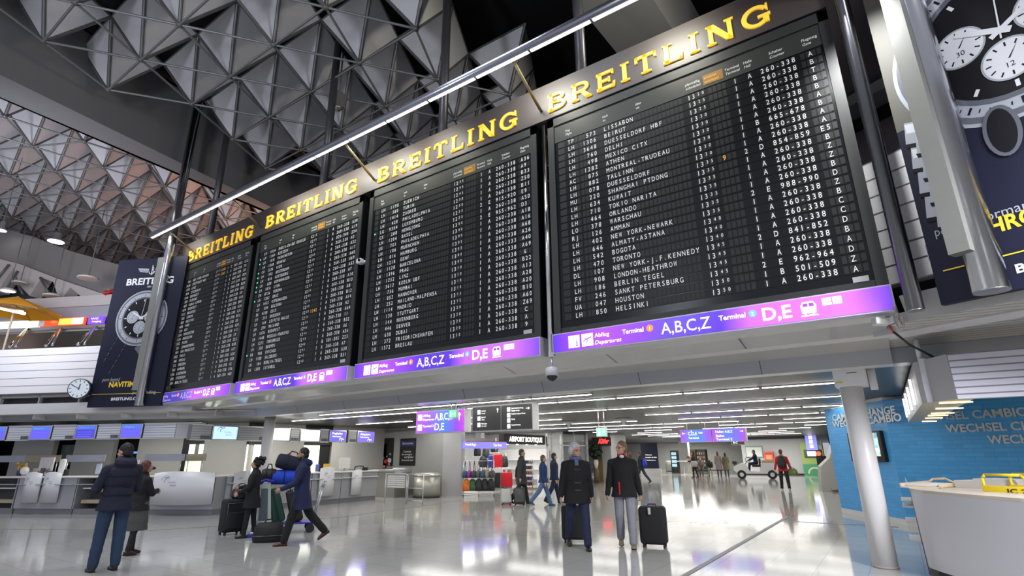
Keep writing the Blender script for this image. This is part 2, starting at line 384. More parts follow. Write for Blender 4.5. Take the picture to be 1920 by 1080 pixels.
zd = [P18(*p, 19.0) for p in ((-160, 300), (-10, 425), (60, 443), (130, 470), (222, 496), (330, 510), (330, 570), (205, 556), (110, 524), (40, 498), (-10, 486), (-140, 442))]
b.prism(zd, 19.0, 19.4, M('roof_edge_shaded', (.20, .19, .18), .6), T1)  # side face of the same beam, its shade put into the colour
for (p, q) in (((2, 535), (30, 500)), ((22, 552), (46, 512)), ((88, 524), (103, 552)), ((56, 556), (44, 530))):
    p, q = P18(*p), P18(*q); b.tube((p[0], 18.6, p[1]), (q[0], 18.6, q[1]), .05, bar, n=6, T=T1)
struct(b, 'trim_4')

# ---- left wing: wall behind the counters, and the passage side wall
wl = M('counter_wall', (.42, .42, .41), .45, noise=.03, nscale=2)
b = MB()
for (u0, u1) in ((-32, -23.5), (-22.46, -20.67), (-19.73, -18.05), (-16.99, -15.15), (-14.28, -12.4)): b.b2((u0, 18.6, 0), (u1, 18.8, 2.8), wl, T1)
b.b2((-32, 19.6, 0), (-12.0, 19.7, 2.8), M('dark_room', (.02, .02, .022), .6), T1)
struct(b, 'wall_left')
b = MB()
XW = -19.3
for (y0, y1) in ((11.8, 13.48), (14.8, 17.7)): b.b2((XW-.2, y0, 0), (XW, y1, 2.8), wl)
for (y0, y1) in ((11.2, 11.8), (13.48, 14.8)): b.b2((XW-.2, y0, 2.02), (XW, y1, 2.8), black); b.b2((XW-.2, y0, 0), (XW, y1, 1.0), wl)
b.b2((XW-.2, 14.28, 1.0), (XW-.1, 14.8, 2.02), black)
b.b2((XW, 17.7, 0), (-15.74, 17.9, 2.8), M('end_wall', (.34, .34, .335), .4, noise=.04, nscale=2))
b.b2((XW-.3, 17.6, 2.6), (-15.7, 17.72, 2.64), alu)
a, c = Vector((-15.74, 17.68, 0)), Vector((-15.05, 18.05, 0))
b.add([(a.x, a.y, 0), (c.x, c.y, 0), (c.x-.3, c.y+.6, 0), (a.x-.3, a.y+.6, 0), (a.x, a.y, 2.8), (c.x, c.y, 2.8), (c.x-.3, c.y+.6, 2.8), (a.x-.3, a.y+.6, 2.8)],
      [(0, 1, 5, 4), (1, 2, 6, 5), (2, 3, 7, 6), (3, 0, 4, 7)], M('pillar_grey', (.42, .42, .43), .4))
struct(b, 'wall_left')

# ---- passage: shop row on the left, far wall, right end
sw = M('shop_wall_white', (.78, .78, .77), .5)
b = MB()
b.b2((-20.5, 18.3, 0), (-20.3, 27, 2.8), sw); b.b2((-20.5, 26.8, 0), (-15.9, 27, 2.8), sw)
b.b2((-20.3, 18.2, .002), (-15.0, 27, .01), M('shop_floor', (.5, .5, .48), .25))
struct(b, 'wall_left')
pw = M('passage_wall', (.56, .56, .57), .4, noise=.03)
b = MB(); b.b2((-16.6, 29.5, 0), (-15.9, 31.0, 2.8), pw); b.b2((-14.9, 31.2, 0), (-14.3, 33.5, 2.8), pw); struct(b, 'wall_left')
b = MB()
b.b2((-10.2, 46.6, 0), (-5.4, 46.9, 2.6), M('far_wall_grey', (.50, .50, .52), .4, noise=.03, nscale=1))
b.b2((-10.2, 46.4, 0), (-5.4, 46.6, .12), black); b.b2((-10.2, 46.3, 2.6), (-5.4, 46.9, 2.8), dgrey)
b.b2((-34, 62, 0), (-9, 62.3, 2.8), M('far_wall_light', (.68, .68, .66), .45))
b.b2((-5.3, 60, 0), (6, 60.3, 2.8), M('far_wall_dim', (.26, .27, .26), .4))
b.b2((-5.6, 46.3, 0), (-5.35, 46.9, 2.8), M('far_edge', (.2, .17, .16), .4))
struct(b, 'wall_back')
# blue brick kiosk of the exchange office
CB = on_z(1704, 986); fA = Vector((-.50, .866, 0))
EA = CB+fA*2.9
brick = grid_mat('blue_brick', (.055, .31, .66), (.045, .26, .58), .34, .085, .006, .4, 'XZ', .5, offset=.5, noise=.07)
base_m = M('plinth_grey', (.55, .56, .56), .3)
angA = math.atan2(-fA.y, -fA.x); TA = wall_T(EA, angA); TB = wall_T(CB, -A26)
b = MB(); b.b2((0, 0, .12), (2.9, .25, 2.72), brick); b.b2((0, -.01, 0), (2.9, .26, .12), base_m)
o = struct(b, 'wall_right'); o.matrix_world = TA
b = MB(); b.b2((0, 0, .12), (9, .25, 2.72), brick); b.b2((0, -.01, 0), (9, .26, .12), base_m)
o = struct(b, 'wall_right'); o.matrix_world = TB
b = MB(); b.b2((-.25, -.02, 2.72), (2.92, .3, 2.80), white); o = struct(b, 'trim_5'); o.matrix_world = TA
# ---- right wing: gallery behind the tall poster
T2 = Matrix.Translation(Vector((.67, 7.44, 0))) @ Matrix.Rotation(-A26, 4, 'Z')
b = MB()
for k in range(7): b.b2((-1.6, .55, 3.62+.25*k), (6, .72, 3.62+.25*k+.225), par, T2)
b.b2((-1.6, .62, 3.6), (6, .7, 5.4), M('groove', (.25, .25, .26), .6), T2)
b.b2((-1.0, .5, 2.98), (6, .9, 3.22), offw, T2); b.b2((-1.0, .95, 3.2), (6, 1.0, 3.7), black, T2)
b.b2((-.2, .5, 3.78), (.02, .54, 3.98), steel, T2)
b.b2((-3, 3.2, 5.3), (6, 3.3, 7.4), M('right_gallery_wall', (.30, .27, .30), .5), T2)
b.b2((-3, 3.1, 6.1), (6, 3.2, 6.35), M('right_gallery_fascia', (.45, .44, .52), .4), T2)
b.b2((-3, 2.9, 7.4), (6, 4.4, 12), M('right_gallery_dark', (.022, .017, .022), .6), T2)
b.b2((-3, 2.4, 7.5), (6, 2.9, 7.7), grey, T2)
for u in (-1.1, -.4): b.tube((u, 2.0, 5.3), (u+.5, 2.6, 7.4), .05, grey, T=T2)
struct(b, 'wall_right')
b = MB(); b.b2((-24.2, 17.9, 0), (-24, 33, 2.8), pw); b.b2((-24, 33, 0), (-17, 33.3, 2.8), pw); b.b2((8.8, 9.7, 0), (9, 60, 2.8), pw); struct(b, 'wall_left')
# ================================================================== the departure boards
YB = 7.70
flap = M('flap_plate', (.018, .0195, .0185), .42, spec=.35); flap2 = M('flap_plate_dim', (.005, .0055, .007), .34, spec=.3)
bface = M('board_face', (.006, .007, .009), .22, spec=.35); bframe = M('board_frame', (.024, .026, .024), .45)
ftxt = M('flap_lettering', (.70, .72, .72), .5, 0, .22); amber = M('amber_lettering', (.85, .42, .03), .5, 0, .35); amberbg = M('amber_plate', (.30, .15, .02), .5)  # printed lettering with a faint glow added, header lettering too
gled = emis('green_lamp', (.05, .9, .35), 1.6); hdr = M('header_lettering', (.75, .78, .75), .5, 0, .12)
B4 = """TP 573|LISSABON|1320|1|A|260-338|A
LH 1306|BEIRUT|1325|1|A|260-338|B
LH 3648|DUESSELDORF HBF|1325|1|A|260-338|T
LH 760|DELHI|1330|1|A|260-338|B
LH 498|MEXICO CITX|1330|1|A|260-338|B
LH 1282|ATHEN|1330|1|A|260-338|A
AC 875|MONTREAL-TRUDEAU|1330|1|B|665-678|B
LH 882|TALLINN|1330|1|A|260-338|A
LH 078|DUESSELDORF|1330|1|A|260-338|A
MU 220|SHANGHAI PTDONG|1335|2|D|854-859|E5
LH 634|KUWAIT|1335|1|A|260-338|B
LH 710|TOKIO NARITA|1335|1|A|260-338|Z
LH 464|ORLANDO|1335|1|A|260-338|Z
LO 378|WARSCHAU|1335|1|A|260-338|B
RJ 126|AMMAN|1335|2|E|988-990|D
LH 402|NEW YORK-NEWARK|1335|1|A|260-338|Z
LH 646|ALMATY-ASTANA|1340|1|A|260-338|B
LH 542|BOGOTA|1340|1|A|260-338|C
LH 470|TORONTO|1340|1|A|260-338|C
DL 107|NEW YORK-J.F.KENNEDY|1345|2|D|841-852|D
LH 908|LONDON-HEATHROW|1345|1|A|260-338|B
LH 186|BERLIN TEGEL|1345|1|A|260-338|A
FV 246|SANKT PETERSBURG|1345|2|E|962-964|D
UA 047|HOUSTON|1350|1|B|501-509|Z
LH 850|HELSINKI|1350|1|A|260-338|A"""
B3 = """LH 1190|ZUERICH|1245|1|A|260-338|A36
LH 380|TURIN|1245|1|A|260-338|A9
LH 1414|ZAGREB|1245|1|A|260-338|B33
LH 420|PHILADELPHIA|1250|1|A|260-338|Z50
LG 9304|LUXEMBURG|1250|1|A|260-338|B11
CX 288|HONGJONG|1255|2|E|915-920|E9
LH 1204|BASEL|1255|1|A|260-338|A50
US 701|PHILADELPHIA|1300|2|E|955-962|D3
LH 106|MUENCHEN|1300|1|A|260-338|A18
LH 016|HAMBURG|1300|1|A|260-338|A16
LH 1218|GENF|1305|1|A|260-338|A68
LH 1128|BARCELONA|1305|1|A|260-338|A26
LH 1396|PRAG|1305|1|A|260-333|A40
LH 1252|LINZ|1305|1|A|260-338|A69
LH 3612|KOELN UBF|1310|1|A|260-338|6
LH 756|MUMBAI|1310|1|A|260-338|B22
LH 052|HANNOVER|1310|1|A|260-338|A13
LH 252|MAILAND-MALPENSA|1315|1|A|260-338|A28
LH 1114|MADRID|1315|1|A|260-338|A20
LH 130|STUTTGART|1315|1|A|260-338|B10
LH 144|NUERNBERG|1320|1|A|260-338|A60
LH 446|DENVER|1320|1|A|260-338|Z69
LH 630|DUBAI|1320|1|A|260-338|C
LH 372|FRIEDRICHSHAFEN|1320|1|A|260-338|A
LH 1372|BRESLAU|1320|1|A|260-338|9"""
B2 = """LH 1034|PARIS-CH-DE GAULLE|1215|1|A|260-338|A30
LH 1364|RZESZOW|1215|1|A|260-338|A19
LH 418|WASHINGTON|1215|1|A|320-340|Z54
LH 1368|KRAKAU|1220|1|A|260-338|A3
LH 1236|WIEN|1220|1|A|260-338|A22
LH 992|AMSTERDAM|1220|1|A|260-338|A17
LH 816|GOETEBORG|1220|1|A|260-338|A60
LH 828|KOPENHAGEN|1225|1|A|260-338|A69
LH 1076|LYON|1225|1|A|260-338|A52
EN 8726|VERONA|1225|1|A|260-338|A7
LH 1262|GRAZ|1225|1|A|260-338|A10
LH 1632|KOPENHAGEN|1230|1|A|260-338|B13
LH 284|BOLOGNA|1230|1|A|260-338|A8
SK 4758|OSLO|1230|1|A|260-338|B12
LH 210|DRESDEN|1230|1|A|260-338|A14
LH 164|LEIPZIG HALLE|1235|1|A|260-338|A2
LH 254|MAILAND|1235|1|A|260-338|A64
LH 1676|BUDAPEST|1235|1|A|260-338|11
LH 1448|MOSKAU-VNUKOVO|1240|1|A|260-338|B32
LH 1272|INNSBRUCK|1240|1|A|260-338|A6
LH 350|BREMEN|1240|1|A|260-338|A56
UA 906|CHICAGO|1240|1|B|501-505|Z23
LH 1108|SALZBURG|1245|1|A|260-338|A7
LH 184|BERLIN-TEGEL|1245|1|A|260-338|A30
LH 1300|ISTANBUL|1245|1|A|260-338|B31"""
B1 = """UA 961|NEW YORK-NEWARK|1130|1|C|501-505|C12
LH 3420|STUTTGART HBF|1140|1|A|260-338|T8
LH 1230|LINZ|1150|1|A|260-308|C8
LH 824|STOCKHOLM|1150|1|A|660-668|B24
LH 1446|BUKAREST|1155|2|C|215-239|B26
LH 308|FLORENZ|1200|1|A|260-338|B20
MH 005|KUALA LUMPUR|1200|1|A|260-338|B35
LH 1674|BUDAPEST|1200|1|A|260-338|A9
LH 1012|BRUESSEL|1200|1|A|260-338|A16
LH 902|LONDON|1205|1|A|260-338|B47
LH 850|HELSINKI|1205|1|A|260-338|A34
LH 1480|FARO|1205|1|A|260-338|A31
LH 234|ROM|1205|1|A|260-338|B13
LH 1104|MANCHESTER|1205|1|A|260-338|B5
LH 1124|BARCELONA|1205|1|A|260-338|A24
LH 1352|POSEN|1210|1|A|260-338|A11
SA 261|JOHANNESBURG|1210|1|A|260-338|C9
LH 454|SAN FRANCISCO|1210|1|A|260-338|Z25
LH 1022|PARIS|1210|1|A|260-338|B30
LH 086|MOSKAU|1210|1|A|260-338|A17
LH 112|DRESDEN|1210|1|A|260-338|A28
LH 064|HAMBURG|1215|1|A|260-338|A58
LH 1356|LUXEMBURG|1215|1|A|260-338|A2
LH 808|STOCKHOLM|1215|1|A|260-338|A56
LH 204|BERLIN-TEGEL|1215|1|A|260-338|A60"""
X0 = [-18.82, -14.15, -9.38, -4.42]; X1 = [-14.41, -9.64, -4.68, .26]
PICK = ['first', 'second', 'third', 'fourth']
GLEDS = [[6, 7, 8, 10, 11, 12, 13, 14, 15, 16, 17, 18, 19, 20, 21, 22, 23, 24, 5], [1, 2, 4, 5, 6, 7, 8, 10, 21], [4], []]
def flap_board(k, rows, label):
    w = X1[k]-X0[k]; q = w/4.68; t = thing('departure_board', label, 'departure board', (X0[k], YB, 3.47), 0, 'split flap departure boards')
    H = 4.17
    b = MB(); b.b2((0, 0, 0), (w, .22, H), bface); b.build('board_face', t)
    b = MB(); fr = .13*q
    b.b2((0, -.03, 0), (fr, 0, H), bframe); b.b2((w-fr, -.03, 0), (w, 0, H), bframe); b.b2((0, -.03, H-.17), (w, 0, H), bframe); b.b2((0, -.012, 0), (w, 0, .1), bframe)
    b.build('frame', t)
    b = MB(); zh = 3.72
    hd = [(.37, 'Flug', 'Flight'), (1.12, 'nach', 'to'), (1.74, 'über', 'via'), (2.60, 'planmäßig', 'scheduled'), (3.22, 'Terminal', 'Terminal'), (3.5, 'Halle', 'Hall'), (3.86, 'Schalter', 'Counter'), (4.30, 'Flugsteig', 'Gate')]
    b.b2((fr, -.008, 3.64), (w-fr, 0, H-.17), M('header_plate', (.024, .027, .023), .46))
    for x, s1, s2 in hd:
        text(b, s1, x*q, -.010, zh+.075, .046, hdr, xs=.9*q); text(b, s2, x*q, -.010, zh, .046, hdr, slant=.2, xs=.9*q)
    b.b2((2.88*q, -.012, zh-.03), (3.19*q, -.009, zh+.15), amberbg)
    text(b, 'erwartet', 2.9*q, -.014, zh+.075, .046, amber, xs=.85*q); text(b, 'estimated', 2.9*q, -.014, zh, .046, amber, slant=.2, xs=.85*q)
    b.build('header', t)
    cw = .070*q; p = .1367
    for r, line in enumerate(rows.split('\n')):
        fl, dest, tm, te, ha, co, ga = line.split('|'); al, nr = fl.split(' ')
        z = 3.56-p*r; b = MB(); b.recalc = False
        def cell(x, n, m=flap, wd=cw):
            for i in range(n):
                xa = x+wd*i
                b.add([(xa+.008, -.006, z-.050), (xa+wd-.008, -.006, z-.050), (xa+wd-.008, -.006, z+.052), (xa+.008, -.006, z+.052)], [(0, 1, 2, 3)], m)
        b.b2((.22*q, -.004, z-.063), (w-.2*q, 0, z+.063), flap2)
        b.add([(.20*q, -.006, z-.055), (.33*q, -.006, z-.055), (.33*q, -.006, z+.055), (.20*q, -.006, z+.055)], [(0, 1, 2, 3)], black)
        cell(.40*q, 3); cell(.63*q, 5); cell(1.12*q, 20); cell(2.60*q, 4); cell(2.93*q, 4); cell(3.31*q, 1); cell(3.52*q, 1); cell(3.70*q, 7); cell(4.24*q, 4)
        def put(s_, x, m=ftxt, h=.082, wd=cw, dz=0):
            for i, ch in enumerate(s_):
                if ch == ' ': continue
                vs, fs = text_geo(ch, 0.0)
                a0 = min(v[0] for v in vs); a1 = max(v[0] for v in vs); kk = h/.70; sx = min(kk*.82, wd*.74/(a1-a0)) if a1 > a0 else kk
                cx = x+wd*(i+.5)
                b.add([(cx+(v[0]-(a0+a1)/2)*sx, -.0085, z-.040+dz+v[1]*kk) for v in vs], fs, m)
        put(al, .40*q); put(nr.rjust(4), .70*q); put(dest, 1.12*q); put(tm[:2], 2.60*q); put(tm[2:], 2.75*q, h=.055, dz=.027)
        put(te, 3.31*q); put(ha, 3.52*q); put(co, 3.70*q); put(ga, 4.30*q if len(ga) > 1 else 4.34*q)
        if k == 3 and r == 9: put('9', 3.0*q, amber)
        if k == 0 and r < 2: put('1245', 2.93*q, amber)
        if k == 1 and r == 15: put('1245', 2.93*q, amber)
        o = b.build('flap_row', t)
        if r in GLEDS[k]:
            g = MB(); g.box((.24*q, -.009, z), (.03, .006, .03), gled); g.build('green_lamp', o)
    if k != 0:
        b = MB(); b.b2((w-.36*q, -.018, .10), (w-.19*q, 0, .17), M('maker_plate', (.42, .43, .43), .4)); b.build('maker_plate', t)
    return t
flap_board(0, B1, 'leftmost split flap departure board, next to the square-covered post, first destination New York-Newark')
flap_board(1, B2, 'second split flap departure board from left, green lamps beside its upper rows')
flap_board(2, B3, 'black split flap departure board third from left, first row Zuerich, last row Breslau')
flap_board(3, B4, 'largest black split flap departure board at the right end, first row Lissabon, last row Helsinki')

# ---- violet direction signs under the boards
def ramp_mat(name, stops, strength, axis='X', width=1.0):
    """back-lit sign face: coloured lamps behind the acrylic"""
    mt = bpy.data.materials.new(name); mt.use_nodes = True; nt = mt.node_tree; b = nt.nodes['Principled BSDF']
    tc = nt.nodes.new('ShaderNodeTexCoord'); sp = nt.nodes.new('ShaderNodeSeparateXYZ'); mp = nt.nodes.new('ShaderNodeMath'); mp.operation = 'DIVIDE'; mp.inputs[1].default_value = width
    cr = nt.nodes.new('ShaderNodeValToRGB'); nt.links.new(tc.outputs['Object'], sp.inputs[0]); nt.links.new(sp.outputs['XYZ'.index(axis)], mp.inputs[0]); nt.links.new(mp.outputs[0], cr.inputs[0])
    e = cr.color_ramp.elements
    for i, (p, c) in enumerate(stops):
        el = e[i] if i < 2 else e.new(p)
        el.position = p; el.color = (*c, 1)
    nt.links.new(cr.outputs[0], b.inputs['Base Color']); nt.links.new(cr.outputs[0], b.inputs['Emission Color']); b.inputs['Emission Strength'].default_value = strength; b.inputs['Roughness'].default_value = .25
    return mt
orange = emis('orange_disc', (1, .22, .03), 1.0); cyan = emis('blue_disc', (.12, .35, .95), 1.0); violet = emis('violet_mark', (.24, .05, .75), .6)
def pict_info(b, x, z, s, m, c, y):
    b.quad((x, y, z), (x+s, y, z), (x+s, y, z+s), (x, y, z+s), m)
    b.box((x+s*.76, y-.002, z+s*.30), (s*.10, .001, s*.42), c); b.box((x+s*.76, y-.002, z+s*.62), (s*.10, .001, s*.09), c); b.box((x+s*.76, y-.002, z+s*.11), (s*.22, .001, s*.05), c); b.box((x+s*.71, y-.002, z+s*.50), (s*.16, .001, s*.05), c)
def pict_plane(b, x, z, s, m, c, y):
    b.quad((x, y, z), (x+s, y, z), (x+s, y, z+s), (x, y, z+s), m); y -= .002
    f = lambda pts: b.add([(x+s*px, y, z+s*pz) for px, pz in pts], [tuple(range(len(pts)))], c)
    f([(.15, .40), (.80, .62), (.90, .70), (.84, .74), (.70, .70), (.18, .48)]); f([(.16, .66), (.24, .68), (.52, .58), (.44, .52)]); f([(.30, .22), (.36, .21), (.62, .52), (.50, .50)]); f([(.13, .28), (.17, .28), (.26, .42), (.18, .44)])
def pict_train(b, x, z, s, m, c, y):
    f = lambda pts, mm=m, yy=y: b.add([(x+s*px, yy, z+s*pz) for px, pz in pts], [tuple(range(len(pts)))], mm)
    f([(.1, .18), (.9, .18), (.95, .7), (.8, .95), (.2, .95), (.05, .7)]); f([(.15, .62), (.47, .62), (.47, .84), (.22, .84)], c, y-.002); f([(.53, .62), (.85, .62), (.78, .84), (.53, .84)], c, y-.002)
    f([(.0, 0), (1, 0), (.95, .08), (.05, .08)]); f([(.2, .08), (.32, .08), (.32, .2), (.2, .2)]); f([(.68, .08), (.8, .08), (.8, .2), (.68, .2)])
SIGNL = ['dim violet departures sign under the first board, its left half unlit', 'violet departures sign under the second board from the left',
         'violet departures sign under the third board, reflected in the soffit behind', 'widest violet departures sign at the right end, under the board ending in Helsinki']
dk = (.06, .03, .36); md = (.23, .05, .80); lt = (.50, .13, .98); bl = (.09, .035, .52)
for k in range(4):
    w = X1[k]-X0[k]; q = w/4.68; t = thing('direction_sign', SIGNL[k], 'sign', (X0[k]-.01, YB, 3.145), 0, 'violet departure signs')
    b = MB(); b.b2((0, -.08, 0), (w+.02, .22, .325), M('sign_case', (.55, .54, .62), .35)); b.build('case', t)
    if k == 0: st = [(0, dk), (.44, (.075, .04, .42)), (.56, lt), (.85, (.45, .1, .95)), (1, md)]
    else: st = [(0, bl), (.06, md), (.2, (.38, .08, .95)), (.32, md), (.42, bl), (.58, bl), (.66, lt), (.9, lt), (1, (.18, .06, .75))]
    b = MB(); b.b2((.018, -.088, .018), (w, -.08, .308), ramp_mat('violet_sign_face', st, .60, 'X', w))
    lw = litwhite if k else M('sign_white_dim', (.62, .62, .72), .5, 0, .35)
    y = -.091
    pict_info(b, .31*q, .055, .20*q, lw, violet, y); pict_plane(b, .55*q, .055, .20*q, lw, violet, y)
    text(b, 'Abflug', .78*q, y, .175, .066, lw, width=.25*q); text(b, 'Departures', .78*q, y, .062, .062, lw, width=.44*q, slant=.25)
    text(b, 'Terminal', 1.25*q, y, .165, .07, lw, width=.34*q, bold=.01)
    b.disc((1.69*q, y, .20), .052, orange, n=20); text(b, '1', 1.69*q, y-.002, .172, .05, lw, 'C')
    text(b, 'A,B,C,Z', 1.86*q, y, .082, .17, litwhite if k else lw, width=.71*q)
    b.box((2.62*q, y, .163), (.006, .002, .24), violet)
    text(b, 'Terminal', 2.69*q, y, .165, .07, litwhite, width=.35*q, bold=.01)
    b.disc((3.13*q, y, .20), .052, cyan, n=20); text(b, '2', 3.13*q, y-.002, .172, .05, litwhite, 'C')
    text(b, 'D,E', 3.25*q, y, .082, .17, litwhite, width=.35*q, bold=.02)
    pict_train(b, 3.70*q, .065, .2*q, litwhite, violet, y)
    b.quad((3.96*q, y, .175), (4.06*q, y, .175), (4.06*q, y, .27), (3.96*q, y, .27), litwhite); b.quad((4.075*q, y, .175), (4.175*q, y, .175), (4.175*q, y, .27), (4.075*q, y, .27), litwhite)
    text(b, 'S', 4.01*q, y-.002, .195, .05, violet, 'C'); text(b, 'F', 4.125*q, y-.002, .195, .05, violet, 'C')
    b.build('face', t)

# ---- the advertising band over the boards
band_m = M('band_panel', (.052, .039, .036), .46, spec=.75)
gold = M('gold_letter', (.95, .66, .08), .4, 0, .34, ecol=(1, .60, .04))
t = thing('advertising_band', 'long dark brown fascia with four rows of large yellow capitals above all the boards', 'advertising sign', (X0[0], YB-.04, 7.66))
b = MB(); WB = X1[3]-X0[0]; b.b2((0, 0, 0), (WB, .3, .80), band_m)
b.b2((0, -.012, -.008), (WB, 0, .006), blackg); b.build('panel', t)
def letter(ch):
    """wide slab capitals, cap height 1, as overlapping prisms"""
    P = []; rect = lambda x0, z0, x1, z1: P.append([(x0, z0), (x1, z0), (x1, z1), (x0, z1)])
    s = .19
    def arc(cx, cz, rx, rz, tx, tz, a0, a1, n=12):
        for i in range(n):
            u, v = R(a0+(a1-a0)*i/n), R(a0+(a1-a0)*(i+1)/n)
            P.append([(cx+rx*math.cos(u), cz+rz*math.sin(u)), (cx+rx*math.cos(v), cz+rz*math.sin(v)), (cx+(rx-tx)*math.cos(v), cz+(rz-tz)*math.sin(v)), (cx+(rx-tx)*math.cos(u), cz+(rz-tz)*math.sin(u))])
    if ch == 'B':
        w = 1.0; rect(.07, 0, .07+s, 1); rect(0, .0, .5, .14); rect(0, .86, .5, 1); rect(.2, .45, .5, .58)
        arc(.5, .755, .40, .245, s, .14, -90, 90); arc(.5, .27, .48, .27, s+.02, .14, -90, 90); rect(.3, .43, .52, .58)
    elif ch == 'R':
        w = 1.02; rect(.07, 0, .07+s, 1); rect(0, .86, .5, 1); rect(.2, .40, .5, .53); arc(.5, .70, .42, .30, s, .14, -90, 90); rect(0, 0, .38, .07)
        P.append([(.42, .45), (.68, .45), (1.04, .0), (.74, 0)]); P.append([(.74, 0), (1.06, 0), (1.0, .10), (.70, .1)])
    elif ch == 'E':
        w = .9; rect(.07, 0, .07+s, 1); rect(0, 0, .86, .15); rect(0, .85, .82, 1); rect(.2, .43, .66, .57); P.append([(.76, .0), (.88, 0), (.92, .30), (.82, .27)]); P.append([(.74, 1), (.86, 1), (.86, .72), (.77, .75)]); rect(.58, .36, .68, .64)
    elif ch == 'I':
        w = .42; rect(.09, 0, .09+s, 1); rect(0, 0, .42, .07); rect(0, .93, .42, 1)
    elif ch == 'T':
        w = .94; rect(.35, 0, .35+s, 1); rect(.0, .85, .94, 1); rect(.24, 0, .70, .07); P.append([(0, 1), (.12, 1), (.08, .70), (-.03, .67)]); P.append([(.82, 1), (.94, 1), (.97, .67), (.86, .70)])
    elif ch == 'L':
        w = .84; rect(.07, 0, .07+s, 1); rect(0, .93, .42, 1); rect(0, 0, .8, .15); P.append([(.70, 0), (.82, 0), (.86, .34), (.76, .31)])
    elif ch == 'N':
        w = 1.08; rect(.09, 0, .09+.17, 1); rect(.84, 0, .84+.17, 1); P.append([(.04, 1), (.34, 1), (1.01, .0), (.74, 0)]); rect(0, 0, .36, .07); rect(.74, .93, 1.1, 1); rect(0, .93, .2, 1)
    else:
        w = 1.1; arc(.54, .5, .54, .52, s, .15, 38, 322, 22); rect(.60, .38, 1.06, .50); rect(.78, .08, .78+.22, .45); P.append([(.93, .98), (1.0, .98), (1.0, .62), (.90, .72)])
    return P, w
def word(x0, x1, z, h, parent, y=-.03):
    L = [letter(c) for c in 'BREITLING']; gap = .30; tot = sum(w for _, w in L)+gap*8; k = (x1-x0)/tot; x = x0
    for P, w in L:
        b = MB()
        for poly in P: b.prism([(px*k, pz*h) for px, pz in poly], 0, .03, gold)
        b.build('letter', parent, (x, y, z)); x += (w+gap)*k
for a, c, z in ((-18.27, -14.46, .085), (-13.80, -9.88, .15), (-9.13, -5.08, .135), (-4.37, -.42, .135)): word(a-X0[0], c-X0[0], z, .37, t)

# ---- light rail in front of the band
t = thing('light_rail', 'long suspended steel light rail lighting the boards from in front', 'light fixture', (-18.64, 6.6, 8.36))
b = MB(); b.tube((0, 0, .08), (19.4, 0, .08), .095, M('rail_steel', (.30, .31, .36), .25, .85), n=20); b.build('rail', t)
for i in range(16):
    b = MB(); b.b2((.03+1.21*i, -.03, -.028), (.03+1.21*i+1.16, .03, -.012), emis('rail_tube', (1, .99, .96), 1.5)); b.build('lamp_tube', t)
for x in (.9, 4.6, 9.4, 14.1, 18.8):
    b = MB(); b.tube((x, .05, .1), (x, 1.04, -.45), .03, M('arm_brass', (.42, .33, .18), .35, .6)); b.build('bracket_arm', t)
# ---- hanging posts
pole_m = M('post_steel', (.50, .51, .54), .2, 1.0)
for i, (x, lb) in enumerate(((-16.3, 'dark steel hanger post rising behind the first board to the roof'), (-12.1, 'dark steel hanger post rising behind the second board to the roof'), (-7.6, 'dark steel hanger post rising behind the third board to the roof'), (-3.9, 'dark steel hanger post rising behind the band, left of the last word'))):
    b = MB(); b.tube((0, 0, 0), (0, 0, 6.2), .11, M('post_dark', (.10, .10, .11), .35, .6), n=14); o = b.build('hanger_post', None, (x if i else -18.3, 8.2, 8.2)); tag(o, lb, 'post', 'posts carrying the boards')
def post(name, loc, r, top, label, cover=None, pole_m=pole_m):
    t = thing(name, label, 'post', loc)
    b = MB(); b.tube((0, 0, 0), (0, 0, top), r, pole_m, n=28); b.build('tube', t)
    b = MB(); b.tube((0, 0, -.01), (0, 0, .0), r*.99, steel, n=28); b.build('end_cap', t)
    if cover:
        c0, c1, w, off, ang = cover
        b = MB(); b.box((0, 0, (c0+c1)/2), (w, w*.8, c1-c0), M('post_cover', (.24, .245, .225), .5, .3, noise=.05)); o = b.build('square_cover', t); o.location = off; o.rotation_euler = (0, 0, ang)
    return t
post('support_post', (-18.72, 7.22, 3.1), .135, 11, 'steel post with a square cover, left of the boards in front of the watch poster', (.45, 4.75, .22, (-.10, -.10, 0), A26))
post('support_post', (.44, 7.44, 3.08), .085, 11, 'slim dark steel post hanging beside the right edge of the largest board', None, M('post_steel_dark', (.17, .175, .19), .25, 1.0))
post('support_post', (1.06, 7.05, 3.10), .155, 11, 'thick polished steel post with a square cover, in front of the right poster', (.40, 11, .19, (-.16, -.13, 0), -A26))
b = MB(); b.tube((0, 0, 0), (0, 0, 4.45), .045, chrome, n=12); tag(b.build('support_post', None, (-4.49, 7.66, 3.10)), 'thin bright steel tube in the gap between the third and fourth boards', 'post')
# ---- cameras
t = thing('dome_camera', 'round white dome security camera hanging under the gap between two violet signs', 'security camera', (-4.48, 7.66, 3.10))
b = MB(); b.tube((0, 0, 0), (0, 0, -.17), .022, alu); b.build('stem', t)
cw_ = M('camera_grey', (.50, .51, .55), .4)
b = MB(); b.lathe([(.05, -.16), (.105, -.18), (.11, -.30), (.10, -.31)], cw_); b.build('housing', t)
b = MB(); b.lathe([(.088*math.cos(R(a)), -.31-.088*math.sin(R(a))) for a in range(0, 90, 15)]+[(.004, -.398)], M('dome_glass', (.015, .012, .02), .06)); b.build('dome', t)
p = on_y(1652, 603, 7.75)
t = thing('box_camera', 'small white box camera on a bracket under the right end of the widest violet sign', 'security camera', p)
b = MB(); b.rbox((0, 0, 0), (.17, .12, .09), .012, M('camera_white', (.66, .66, .63), .4), rot=(0, .08, .5)); b.build('housing', t)
